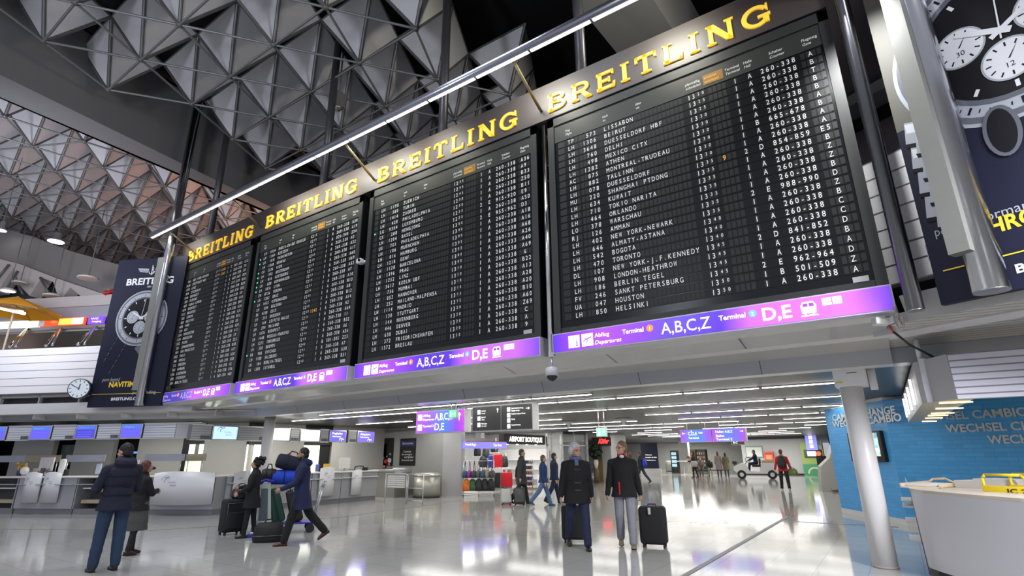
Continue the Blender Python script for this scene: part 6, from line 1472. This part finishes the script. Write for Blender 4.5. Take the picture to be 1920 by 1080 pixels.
# ---- clock
p = on_p(150, 729, N1*14.55, N1); t = thing('clock', 'round white wall clock sticking out beside the lower left of the navy poster', 'clock', p, R(48))
b = MB(); cT = Matrix.Rotation(R(90), 4, 'X'); b.tube((0, -.07, 0), (0, .07, 0), .305, M('clock_case', (.03, .035, .05), .3), n=40); b.build('case', t)
b = MB(); b.disc((0, -.074, 0), .28, M('clock_face', (.72, .80, .86), .4, 0, .12), n=40); ckb = M('clock_ink', (.04, .06, .10), .5)
for i in range(12):
    a = R(30*i); d = Vector((math.sin(a), 0, math.cos(a))); s_ = Vector((math.cos(a), 0, -math.sin(a)))*.011; c = Vector((0, -.077, 0)); b.add([c+d*.20-s_, c+d*.20+s_, c+d*.26+s_, c+d*.26-s_], [(0, 1, 2, 3)], ckb)
b.build('face', t)
for a, L_, w, nm in ((R(8), .15, .014, 'hour_hand'), (R(-62), .24, .010, 'minute_hand')):
    b = MB(); d = Vector((math.sin(a), 0, math.cos(a))); s_ = Vector((math.cos(a), 0, -math.sin(a)))*w; c = Vector((0, -.081, 0)); b.add([c-s_-d*.04, c+s_-d*.04, c+d*L_+s_, c+d*L_-s_], [(0, 1, 2, 3)], ckb); b.build(nm, t)
b = MB(); b.tube((.2, .07, -.1), (.5, .25, -.1), .03, dgrey); b.build('arm', t)
# ---- gallery things
def umbrella(label, c, r, h, col, pole, n=8, rz0=0):
    t = thing('parasol', label, 'parasol', c, rz0, 'parasols on the gallery'); um = M('canvas_%02d_%02d' % (int(col[0]*99), int(col[1]*99)), col, .8, 0, .06)
    b = MB(); vs = [(0, 0, h)]+[(r*math.cos(6.2832*i/n), r*math.sin(6.2832*i/n), 0) for i in range(n)]; b.add(vs, [(0, 1+i, 1+(i+1) % n) for i in range(n)], um); b.build('canopy', t)
    for i in range(n):
        a = 6.2832*i/n; b = MB(); b.tube((.04*math.cos(a), .04*math.sin(a), h-.35), (r*.62*math.cos(a), r*.62*math.sin(a), h*.33), .014, M('rib_pale', (.62, .52, .42), .4), n=5); b.tube((0, 0, h-.03), (r*math.cos(a), r*math.sin(a), -.02), .012, M('rib_pale', (.62, .52, .42), .4), n=5); b.build('rib', t)
    b = MB(); b.tube((0, 0, pole), (0, 0, h), .035, M('rib_pale', (.62, .52, .42), .4)); b.tube((0, 0, pole+.02), (0, 0, pole), .3, dgrey); b.build('pole', t)
    return t
c = on_p(24, 592, N1*16.2, N1); umbrella('large orange yellow parasol on the left gallery', c+Vector((0, 0, .14)), 1.45, .60, (.80, .34, .01), 3.6-c.z, 8, .2)
c = on_p(246, 556, N1*18.2, N1); umbrella('red parasol on the gallery, mostly hidden by the navy poster', c, 1.0, .45, (.75, .015, .01), 3.6-c.z, 8, .35)
b = MB(); pp = [on_p(px, py, N1*15.6, N1) for px, py in ((-40, 569), (46, 588))]; b.tube(pp[0], pp[1], .05, lit); b.tube(pp[0]+Vector((0, 0, .06)), pp[1]+Vector((0, 0, .06)), .05, alu); b.path([pp[0], pp[0]+Vector((0, 0, 6))], .01, alu); tag(b.build('tube_lamp'), 'slanted white tube lamp in front of the orange parasol', 'lamp')
T1n = lambda n: Matrix.Rotation(A26, 4, 'Z') @ Matrix.Translation((0, n, 0))
def band(label, px0, px1, z0, z1, mat, draw=None, n=18.0):
    ua = on_p(px0, 605, N1*n, N1).dot(U1); ub = on_p(px1, 603, N1*n, N1).dot(U1); t = thing('gallery_sign', label, 'sign', group='lit signs along the gallery'); t.matrix_world = T1n(n) @ Matrix.Translation((ua, 0, z0)); w = ub-ua
    b = MB(); b.b2((0, -.1, 0), (w, 0, z1-z0), mat)
    if draw: draw(b, w, z1-z0)
    b.build('face', t)
band('pale yellow lit band at the far left of the gallery', -80, 78, 6.62, 6.93, emis('band_cream', (1, .93, .62), 1.2))
def db(b, w, h):
    b.b2((w*.45, -.11, .02), (w*.78, -.102, h-.02), emis('band_yellow', (1, .62, .08), 1.2)); b.b2((w*.74, -.112, .02), (w*.98, -.104, h-.02), litwhite); b.b2((w*.0, -.112, .0), (w*.12, -.104, h), M('band_pale', (.6, .6, .62), .5, 0, .3)); text(b, 'MIET', w*.28, -.112, .1, .14, emis('band_orange', (1, .35, .1), 1), width=w*.14)
band('red and yellow lit sign band on the gallery', 78, 162, 6.66, 6.95, emis('band_red', (.85, .07, .02), 1.1), db)
def dv(b, w, h): text(b, 'WC', w*.2, -.11, .17, .07, litwhite, width=w*.5); text(b, 'Ausgang', w*.3, -.11, .06, .07, litwhite, width=w*.6)
band('small violet sign at the right end of the gallery band', 168, 197, 6.66, 6.95, emis('band_violet2', (.16, .06, .70), 1.0), dv)
T18b = T1n(18.0)
b = MB()
b.b2((-30, -.12, 6.50), (-17.5, .2, 6.62), alu, T18b); b.build('sign_rail')['kind'] = 'structure'; bpy.data.objects['sign_rail'].name = 'trim_6'
for i, (pa, pb) in enumerate((((18, 650), (50, 616)), ((86, 648), (112, 616)), ((146, 646), (178, 612)))):
    A1 = on_p(*pa, N1*15.25, N1); B1 = on_p(*pb, N1*18.0, N1); t = thing('strut', 'slanting pair of steel tubes on the gallery, %s' % ('leftmost', 'middle pair', 'beside the navy poster')[i], 'strut', A1, 0, 'slanting struts on the gallery')
    b = MB(); b.tube((0, 0, 0), B1-A1, .045, chrome); b.tube((.25, .1, 0), B1-A1+Vector((.1, 0, 0)), .035, alu); b.build('tubes', t)
T22 = T1n(21.95)
shc = [(-29, 2.2, (.75, .55, .50), .7, 'pink white lit shop front on the gallery, behind the middle struts'), (-31.8, 1.6, (.10, .35, .10), .3, 'green shop front on the gallery'), (-33.6, 1.5, (.55, .35, .15), .5, 'amber lit shop front at the far left of the gallery'), (-26.2, 2.0, (.10, .10, .12), 0, 'dark shop front on the gallery beside the poster'), (-24.0, 1.4, (.35, .38, .36), .1, 'grey shop front on the gallery nearest the poster')]
for u, w, c, e_, lb in shc:
    t = thing('shop', lb, 'shop', group='shop fronts on the gallery'); t.matrix_world = T22 @ Matrix.Translation((u, 0, 3.6))
    b = MB(); b.b2((0, -.08, 0), (w, 0, 2.5), M('front_%d' % int(-u*10), c, .5, 0, e_, noise=.3, nscale=3)); b.build('window', t); b = MB(); b.b2((0, -.1, 2.5), (w, 0, 2.75), dgrey); b.build('sign_board', t)
def disc_lamp(label, px, py, n, r, on_=False, drop=3.0):
    c = on_p(px, py, N1*n, N1); t = thing('disc_lamp', label, 'lamp', c, 0, 'round disc lamps over the gallery')
    b = MB(); b.lathe([(r, 0), (r, .06), (r*.6, .12)], M('disc_pale', (.58, .52, .48), .5), n=28); b.build('disc', t)
    if on_: b = MB(); b.lathe([(r*.9, -.01), (r*.9, .0)], emis('disc_lit', (1, .9, .98), 2.5), n=28); b.build('diffuser', t)
    b = MB(); b.tube((0, 0, .1), (0, 0, drop), .015, bar); b.build('cable', t)
disc_lamp('round pale disc lamp left of the navy poster, highest of the discs', 165, 523, 17.5, .36)
disc_lamp('round pale disc lamp before the dark louvres', 97, 556, 18.0, .32)
disc_lamp('lit round disc lamp at the far left above the parasol', 15, 546, 17.5, .26, True)
disc_lamp('round pale disc lamp in the zigzag roof edge at the left', 37, 532, 18.0, .30)
def pendant(label, px, py, z, lit_=True, s=1.0):
    c = on_z(px, py, z); t = thing('pendant_lamp', label, 'lamp', c, 0, 'lamps hanging in the roof frame')
    b = MB(); b.lathe([(.34*s, 0), (.34*s, .05), (.20*s, .12), (.17*s, .40), (.12*s, .46)], M('pendant_grey', (.22, .23, .25), .4), n=24); b.build('housing', t)
    if lit_: b = MB(); b.lathe([(.31*s, -.015), (.31*s, .0)], emis('pendant_lit', (1, .93, 1), 9), n=24); b.build('diffuser', t)
    b = MB(); b.tube((0, 0, .4*s), (0, 0, 1.6), .02, bar); b.build('rod', t)
pendant('bright lit pendant lamp under the far roof frame at the left', 105, 453, 11.3)
pendant('unlit pendant lamp behind the left square covered post', 316, 428, 11.4, False, .8)
pendant('unlit pendant lamp cut by the left edge over the gallery', 2, 432, 11.3, True, .6)
c = on_z(633, 202, 11.9); t = thing('spotlight', 'small grey spotlight hanging under the near roof frame above the light rail', 'lamp', c)
b = MB(); b.tube((0, 0, .5), (0, 0, 2.0), .03, bar); b.b2((-.16, -.16, 0), (.16, .16, .5), M('spot_grey', (.20, .20, .21), .4)); b.build('housing', t); b = MB()
for x in (-.07, .07): b.ball((x, -.02, -.02), (.08, .1, .06), M('spot_glass', (.6, .58, .55), .1, .5), nu=6, nv=10)
b.build('lens', t)
# ================================================================== travellers and their luggage
def fl(px, py): p = on_z(px, py); p.z = 0; return p
def hd(p, rel): return math.degrees(math.atan2(-p.x, p.y))+rel
def rightv(p): v = Vector((p.x, p.y, 0)).normalized(); return Vector((v.y, -v.x, 0)), v
def hat(px, pyf, pyt):
    p = fl(px, pyf); n = Vector((p.x, p.y, 0)).normalized(); return on_p(px, pyt, p, n).z
navy = (.010, .012, .030); blk = (.006, .006, .007); jean = (.020, .045, .095)
# man with his back to us, lower left
p = fl(192, 1071)
person('man seen from behind in a navy hooded quilted jacket and blue jeans', p, hd(p, 18), 1.79, legs=((3, 1), (-2, 2)), arms=((8, 16, 78, 38), (6, 12, 74, 44)), look=(30, 4), hair=('short', (.006, .005, .005)), top=('jacket', navy), trousers=jean, shoes=(.02, .013, .009), extras=('hood', 'quilt'), spread=1.5, girth=1.10, curl=.8)
p = fl(236, 1043)
person('woman with reddish brown hair in a black jacket and grey skirt, arms folded', p+Vector((-.1, .1, 0)), hd(p, -62), 1.52, female=True, legs=((4, 0), (-6, 3)), arms=((20, 6, 82, 45), (24, 6, 80, 48)), look=(-8, -4), hair=('bob', (.10, .025, .015)), top=('jacket', blk), trousers=(.012, .011, .012), skirt=(.05, -.50, (.075, .075, .07)), shoes=(.05, .012, .010), curl=.9)
# woman with curly hair, case and handbag
p = fl(464, 1008)
person('woman with black curly pinned up hair in a long black coat, facing left', p, hd(p, 80), 1.54, female=True, legs=((6, 2), (-6, 3)), arms=((14, 6, 46, 4), (22, 6, 62, 10)), look=(0, 0), hair=('curly', (.006, .006, .007)), top=('long', blk), trousers=blk, shoes=(.008, .008, .009), extras=(), curl=.9)
rv, vv = rightv(p)
b = MB(); q = p+Vector((0, 0, 1.235))-rv*.06; b.ball((0, 0, 0), (.06, .05, .05), M('scarf_white', (.62, .62, .66), .8, bump=.4)); b.ball((-.03, 0, -.06), (.05, .04, .05), M('scarf_white', (.62, .62, .66), .8)); tag(b.build('scarf', None, q), 'white scarf at the neck of the curly haired woman', 'scarf')
q = fl(432, 1002)
suitcase('black wheeled soft suitcase standing left of the curly haired woman', q, math.radians(hd(q, 25)), .46, .30, .66, (.010, .011, .015), handle=.0, soft=True)
def handbag(name, label, loc, rz, s, c, r=.3):
    t = thing(name, label, 'bag', loc, rz); mt = M('leather_%02d' % int(c[0]*999), c, r, bump=.5, nscale=12)
    b = MB(); b.rings([((0, 0, .0), (.19*s, 0, 0), (0, .10*s, 0)), ((0, 0, .05*s), (.235*s, 0, 0), (0, .13*s, 0)), ((0, 0, .18*s), (.22*s, 0, 0), (0, .12*s, 0)), ((0, 0, .27*s), (.17*s, 0, 0), (0, .07*s, 0)), ((0, 0, .30*s), (.13*s, 0, 0), (0, .03*s, 0))], mt); b.build('body', t)
    for y in (-.05, .05): b = MB(); b.path([(-.10*s, y*s, .27*s), (-.07*s, y*s, .34*s), (0, y*s, .36*s), (.07*s, y*s, .34*s), (.10*s, y*s, .27*s)], .010*s, black, n=6); b.build('handle', t)
    b = MB(); b.rbox((.08*s, -.125*s, .15*s), (.05*s, .012, .03*s), .004, alu); b.build('clasp', t)
    return t
handbag('handbag', 'shiny dark grey leather handbag resting on the black wheeled suitcase', q+Vector((0, 0, .71))+rv*.10, math.radians(hd(q, 10)), .85, (.020, .020, .023))
# luggage cart and its load
p = fl(512, 1000); rv, vv = rightv(p); ang = math.atan2(rv.y, rv.x)        # local +x = right in the picture, front of the cart at -x
t = thing('luggage_cart', 'steel luggage cart with a tall pale front panel, loaded with bags', 'luggage cart', p, ang)
cs_ = M('cart_steel', (.45, .48, .46), .3, .7); cb = M('cart_blue', (.03, .03, .42), .4)
b = MB(); b.prism([(-.34, .22), (-.06, .22), (-.16, 1.02), (-.36, 1.02)], -.26, .26, M('cart_panel', (.50, .55, .50), .4)); b.build('front_panel', t)
b = MB(); b.quad((-.375, -.20, .25), (-.375, .20, .25), (-.385, .20, .95), (-.385, -.20, .95), M('cart_advert', (.10, .13, .16), .3)); b.quad((-.32, -.262, .28), (-.14, -.262, .28), (-.20, -.262, .92), (-.33, -.262, .92), M('cart_advert', (.10, .13, .16), .3, noise=.5, nscale=9)); b.build('advert', t)
b = MB(); b.path([(-.36, -.25, 1.02), (-.28, -.25, 1.09), (-.12, -.25, 1.06), (-.12, .25, 1.06), (-.28, .25, 1.09), (-.36, .25, 1.02)], .03, cb, n=8); b.build('bumper_rail', t)
b = MB(); b.rbox((.25, 0, .20), (1.05, .52, .035), .012, cb); b.build('platform', t)
b = MB(); b.path([(.78, -.24, .2), (.92, -.24, .9), (.98, -.24, 1.03), (.98, .24, 1.03), (.92, .24, .9), (.78, .24, .2)], .018, cs_, n=8); b.build('push_handle', t)
b = MB(); b.tube((-.30, 0, .0), (-.30, 0, .14), .15, M('wheel_cover', (.28, .29, .31), .4), n=20); b.build('wheel_cover', t)
for x, y in ((.72, -.25), (.72, .25), (-.3, -.12)): b = MB(); b.tube((x, y-.02, .09), (x, y+.02, .09), .09, rubber, n=18); b.build('wheel', t)
CT = t.matrix_basis
def on_cart(x, y, z): return CT @ Vector((x, y, z))
def duffel(label, loc, rz, L, r, c, name='duffel_bag', tilt=(0, 0), band=None):
    t = thing(name, label, 'bag', loc); t.rotation_euler = (tilt[0], tilt[1], rz); mt = bagm(c, .8)
    b = MB(); b.rings([((-L/2, 0, r), (0, r*.75, 0), (0, 0, r*.75)), ((-L/2+.03, 0, r), (0, r*.96, 0), (0, 0, r*.94)), ((-L*.2, 0, r*1.02), (0, r*1.05, 0), (0, 0, r*1.02)), ((L*.2, 0, r*1.0), (0, r*1.04, 0), (0, 0, r)), ((L/2-.03, 0, r), (0, r*.96, 0), (0, 0, r*.94)), ((L/2, 0, r), (0, r*.75, 0), (0, 0, r*.75))], mt, n=20); b.build('body', t)
    b = MB()
    for x in (-L*.18, L*.18): b.path([(x, r*1.06*math.cos(a*.35), r+r*1.06*math.sin(a*.35)) for a in range(-2, 12)], .012, band or black, n=6)
    b.build('strap', t); b = MB(); b.path([(-L*.18, 0, 2*r), (-L*.1, 0, 2*r+.09), (L*.1, 0, 2*r+.09), (L*.18, 0, 2*r)], .012, black, n=6); b.build('handle', t)
    return t
gr = thing('suitcase', 'dark green suitcase leaning on the cart behind the pale panel', 'suitcase', on_cart(.10, 0, .22)); gr.rotation_euler = (0, R(-18), ang)
b = MB(); b.rbox((0, 0, .36), (.26, .46, .70), .05, M('case_green', (.008, .060, .040), .45, noise=.2)); b.build('shell', gr)
b = MB(); b.box((0, -.236, .36), (.04, .012, .66), M('case_green_dark', (.004, .02, .014), .5)); b.build('rim', gr); b = MB(); b.path([(-.13, -.08, .42), (-.17, -.08, .44), (-.17, .08, .44), (-.13, .08, .42)], .012, black, n=6); b.build('grip', gr)
t = thing('suitcase', 'black suitcase leaning behind the dark green one on the cart', 'suitcase', on_cart(.46, 0, .22)); t.rotation_euler = (0, R(-16), ang)
b = MB(); b.rbox((0, 0, .34), (.26, .48, .66), .06, bagm((.012, .010, .012), .7), seg=4); b.build('shell', t); b = MB(); b.path([(-.02, -.1, .67), (-.02, -.08, .73), (-.02, .08, .73), (-.02, .1, .67)], .012, black, n=6); b.build('grip', t)
t = duffel('bright blue sports bag with black straps lying across the loaded luggage cart', on_cart(.24, 0, .98), ang, .80, .155, (.012, .060, .55))
duffel('navy folded jacket bundle on top of the luggage cart load', on_cart(.16, 0, 1.27), ang+.15, .60, .160, (.010, .012, .035), 'jacket_bundle', (0, R(14)))
duffel('dark grey round bag at the front of the loaded luggage cart', on_cart(-.22, 0, 1.06), ang, .30, .13, (.022, .022, .026), 'round_bag')
b = MB(); b.ball((0, 0, 0), (.06, .05, .045), M('fluffy_white', (.55, .52, .48), .9, bump=.6)); tag(b.build('fur_pompom', None, on_cart(.36, -.26, .86)), 'small pale fluffy tag on the black suitcase of the luggage cart', 'tag')
q = fl(502, 1016); t = thing('travel_bag', 'black square travel bag standing on the floor before the luggage cart', 'bag', q, math.radians(hd(q, -6)))
b = MB(); b.rings([((0, 0, .0), (.27, 0, 0), (0, .14, 0)), ((0, 0, .06), (.29, 0, 0), (0, .155, 0)), ((0, 0, .24), (.27, 0, 0), (0, .14, 0)), ((0, 0, .33), (.23, 0, 0), (0, .09, 0)), ((0, 0, .35), (.18, 0, 0), (0, .04, 0))], bagm((.008, .008, .009), .7), n=4*6); b.build('body', t)
b = MB(); b.path([(-.10, 0, .34), (-.06, 0, .40), (.06, 0, .40), (.10, 0, .34)], .012, black, n=6); b.build('handle', t); b = MB(); b.path([(-.27, -.13, .12), (0, -.16, .12), (.27, -.13, .12)], .008, M('zip_grey', (.12, .12, .12), .4)); b.build('zip', t)
b = MB(); b.rbox((0, 0, .03), (.22, .16, .06), .01, M('blue_book', (.03, .04, .40), .5)); b.rbox((.02, 0, .075), (.16, .12, .03), .01, white); tag(b.build('foot_plate', None, fl(474, 1007), ang), 'small blue and white block on the floor beside the black travel bag', 'block')
# man pushing the cart
p = fl(556, 1021)
person('man in a dark blue parka and brown shoes pushing the loaded luggage cart', p, hd(p, 88), 1.77, legs=((17, 4), (-24, 20)), arms=((26, 5, 42, 4), (22, 5, 48, 4)), look=(0, -2), skin=skin_d, hair=('short', (.008, .007, .007)), top=('long', (.010, .016, .060)), trousers=(.008, .008, .010), shoes=(.085, .028, .014), extras=('hood', 'beard'), lean=3, curl=.9)
# the two men walking towards us
p = fl(1086, 1029)
person('white haired man with glasses in a black toggle coat and dark blue jeans', p, hd(p, 188), 1.77, legs=((14, 5), (-15, 16)), arms=((-12, 8, 14, 0), (-6, 10, 22, 0)), look=(34, 2), hair=('white', (.50, .50, .49)), top=('parka', blk), trousers=(.012, .018, .055), shoes=(.012, .011, .011), extras=('toggles', 'glasses', 'scarf'), girth=1.12, spread=2)
rv, vv = rightv(p)
q = p+vv*.75-rv*.06
suitcase('dark suitcase trailing behind the legs of the white haired man', q, math.radians(hd(q, 180)), .50, .28, .60, (.014, .018, .018), handle=.18, soft=True)
p = fl(1177, 1027)
_, H = person('tall man with glasses in a black zipped jacket with red collar and light grey trousers', p, hd(p, 180), 1.79, legs=((6, 2), (-10, 14)), arms=((-10, 9, 14, 0), (-4, 10, 12, 0)), look=(-52, -2), hair=('short', (.16, .10, .045)), top=('jacket', blk), trousers=(.26, .27, .31), shoes=(.25, .19, .13), extras=('glasses', 'zip', 'shirt'), trim=(.50, .012, .02), girth=1.04, curl=.9)
hnd = H['hand'][0] if proj(H['hand'][0])[0] > proj(H['hand'][1])[0] else H['hand'][1]
rv, vv = rightv(p); q = Vector((hnd.x, hnd.y, 0))+rv*.17+vv*.10
suitcase('large black soft suitcase pulled by the tall man in grey trousers', q, math.radians(hd(q, 172)), .46, .30, .62, (.010, .010, .011), handle=.0, soft=True, tilt=0)
b = MB(); b.rbox((0, 0, 0), (.045, .012, .11), .004, M('luggage_tag', (.5, .5, .5), .5)); tag(b.build('luggage_tag', None, q+Vector((0, 0, .60))-vv*.20-rv*.06, math.radians(hd(q, 172))), 'pale luggage tag hanging on the large black soft suitcase', 'tag')
# middle distance
p = fl(968, 946)
_, H = person('person in a dark grey coat pulling two suitcases past the bag shop', p+Vector((.1, .2, 0)), hd(p, -80), 1.80, far=True, legs=((16, 4), (-18, 18)), arms=((-20, 8, 12, 0), (-16, 8, 14, 0)), look=(-10, 0), hair=('short', (.05, .04, .03)), top=('long', (.03, .033, .04)), trousers=(.022, .024, .03), shoes=(.02, .02, .02))
rv, vv = rightv(p)
suitcase('pale grey suitcase rolling left of the person in the dark grey coat', p-rv*.32-vv*.25, math.radians(hd(p, 190)), .34, .25, .46, (.42, .43, .42), tilt=20)
suitcase('dark grey suitcase rolling beside the person in the dark grey coat', p+rv*.12-vv*.35, math.radians(hd(p, 190)), .36, .25, .50, (.028, .032, .030), tilt=20)
p = fl(1020, 949)
person('man in a blue jacket and light blue jeans striding past the shop', p, hd(p, -75), hat(1018, 950, 850), far=True, legs=((20, 3), (-26, 16)), arms=((10, 6, 30, 10), (-10, 6, 20, 0)), look=(-10, 0), hair=('short', (.10, .06, .03)), top=('jacket', (.010, .030, .115)), trousers=(.070, .135, .26), shoes=(.02, .06, .16))
q = p+vv*.9+rv*.42
person('person in dark navy walking just beyond the man in the blue jacket', q, hd(q, -75), 1.66, far=True, legs=((14, 3), (-18, 14)), arms=((8, 6, 20, 0), (-8, 6, 16, 0)), hair=('short', (.03, .02, .015)), top=('jacket', (.012, .020, .06)), trousers=(.012, .018, .05), shoes=(.02, .02, .02))
p = fl(1204, 907)
B_, H = person('man with a bright blue rucksack walking left before the navy advertising board', p, hd(p, 70), hat(1202, 908, 845), far=True, legs=((22, 6), (-24, 14)), arms=((-8, 6, 30, 0), (10, 6, 30, 0)), look=(0, 0), hair=('thin', (.10, .07, .05)), top=('jacket', (.020, .026, .034)), trousers=(.045, .055, .08), shoes=(.03, .03, .03))
T = H['torso']; t = backpack('bright blue rucksack on the back of the man at the navy board', T @ Vector((0, -.20, .02)), R(hd(p, 70)), (.03, .05, .62), .95, None, 'rucksack')
p = fl(1474, 919)
B_, H = person('person in a red and white striped jacket walking away down the passage', p, hd(p, -4), hat(1472, 920, 842), far=True, legs=((4, 2), (-5, 4)), arms=((4, 16, 10, 0), (6, 14, 12, 0)), hair=('short', (.11, .05, .025)), top=('jacket', (.58, .018, .025)), trousers=(.010, .010, .012), shoes=(.55, .50, .35), extras=('stripe',), trim=(.5, .48, .42), spread=4)
T = H['torso']; backpack('black rucksack worn over the red and white jacket', T @ Vector((0, -.20, .0)), R(hd(p, -4)), (.016, .016, .018), 1.15, None, 'rucksack')
rv, vv = rightv(p); handbag('shoulder_bag', 'olive green bag at the right hip of the person in the red jacket', p+rv*.36+Vector((0, 0, .62)), R(hd(p, 0)), .95, (.13, .17, .06), .7)
# far group
p = fl(1304, 896)
person('woman in black holding a pale jacket, standing by the far vending machines', p, hd(p, 75), hat(1304, 896, 846), far=True, female=True, legs=((6, 2), (-8, 6)), arms=((20, 6, 60, 10), (14, 6, 50, 10)), hair=('long', (.02, .012, .01)), top=('jacket', (.022, .020, .022)), trousers=(.012, .012, .014), shoes=(.02, .02, .02))
rv, vv = rightv(p); b = MB(); b.rings([((0, 0, -.22), (.17, 0, 0), (0, .10, 0)), ((0, 0, 0), (.24, 0, 0), (0, .13, 0)), ((0, 0, .16), (.18, 0, 0), (0, .10, 0))], M('wool_pale', (.45, .43, .42), .9, bump=.4)); tag(b.build('folded_jacket', None, p-vv*.24+Vector((0, 0, .95)), R(hd(p, 0))), 'pale folded jacket carried by the woman in black at the vending machines', 'jacket')
for px, lb, c, hc, H_ in ((1350, 'woman in a pale mauve long coat, back to us, in the far group', (.24, .20, .19), (.10, .045, .025), 846), (1364, 'woman in an olive brown long coat standing right of the pale mauve coat', (.15, .12, .07), (.02, .012, .01), 848)):
    p = fl(px, 894); person(lb, p, hd(p, 10), hat(px, 894, H_), far=True, female=True, legs=((2, 0), (-2, 0)), arms=((10, 6, 20, 6), (10, 6, 20, 6)), hair=('long', hc), top=('coat', c), trousers=(.05, .05, .07), shoes=(.05, .03, .02))
bq = fl(1325, 893); rv, vv = rightv(bq)
t = thing('bench', 'long dark bench under the sitting couple in the far group', 'bench', bq+vv*.25, math.atan2(rv.y, rv.x))
b = MB(); b.rbox((.3, 0, .42), (2.6, .5, .07), .02, dgrey); b.build('seat', t)
for x in (-.8, 1.4):
    b = MB(); b.rbox((x, 0, .20), (.08, .45, .40), .02, alu); b.build('leg', t)
for px, lb, c, tc, hc in ((1316, 'woman with pale brown coat sitting at the left of the far bench', (.16, .12, .11), (.10, .09, .09), (.18, .10, .05)), (1333, 'person in a dark open jacket and beige trousers sitting on the far bench', (.02, .02, .025), (.30, .26, .20), (.25, .16, .08))):
    q = fl(px, 893)+vv*.2; hz = .46
    B_, H = person(lb, q, hd(q, 180), 1.66, far=True, female=True, legs=((84, 86), (80, 84)), arms=((24, 8, 40, 20), (26, 8, 46, 24)), lean=8, look=(0, -6), hair=('bob', hc), top=('jacket', c), trousers=tc, shoes=(.05, .04, .04), sit=True)
# driver of the electric cart
CM = CART.matrix_basis; q = CM @ Vector((.0, -.0, 0)); z0 = .86
B_, H = person('driver in dark navy sitting on the small white electric cart', q, math.degrees(CART.rotation_euler.z)-90, 1.72, far=True, legs=((78, 70), (74, 66)), arms=((52, 6, 20, 6), (48, 6, 24, 6)), lean=6, hair=('short', (.02, .014, .01)), top=('jacket', (.012, .015, .05)), trousers=(.012, .015, .04), shoes=(.02, .02, .02), sit=True)
B_.location.z = .92+.09-H['hip']
# head just visible behind the tall man, and clerks at the left
p = fl(1187, 935); person('person with brown hair almost hidden behind the tall man in grey trousers', p, hd(p, 10), 1.62, far=True, female=True, legs=((4, 2), (-5, 4)), hair=('long', (.09, .045, .025)), top=('jacket', (.10, .02, .02)), trousers=(.02, .02, .025), shoes=(.02, .02, .02))
bpy.context.view_layer.update()
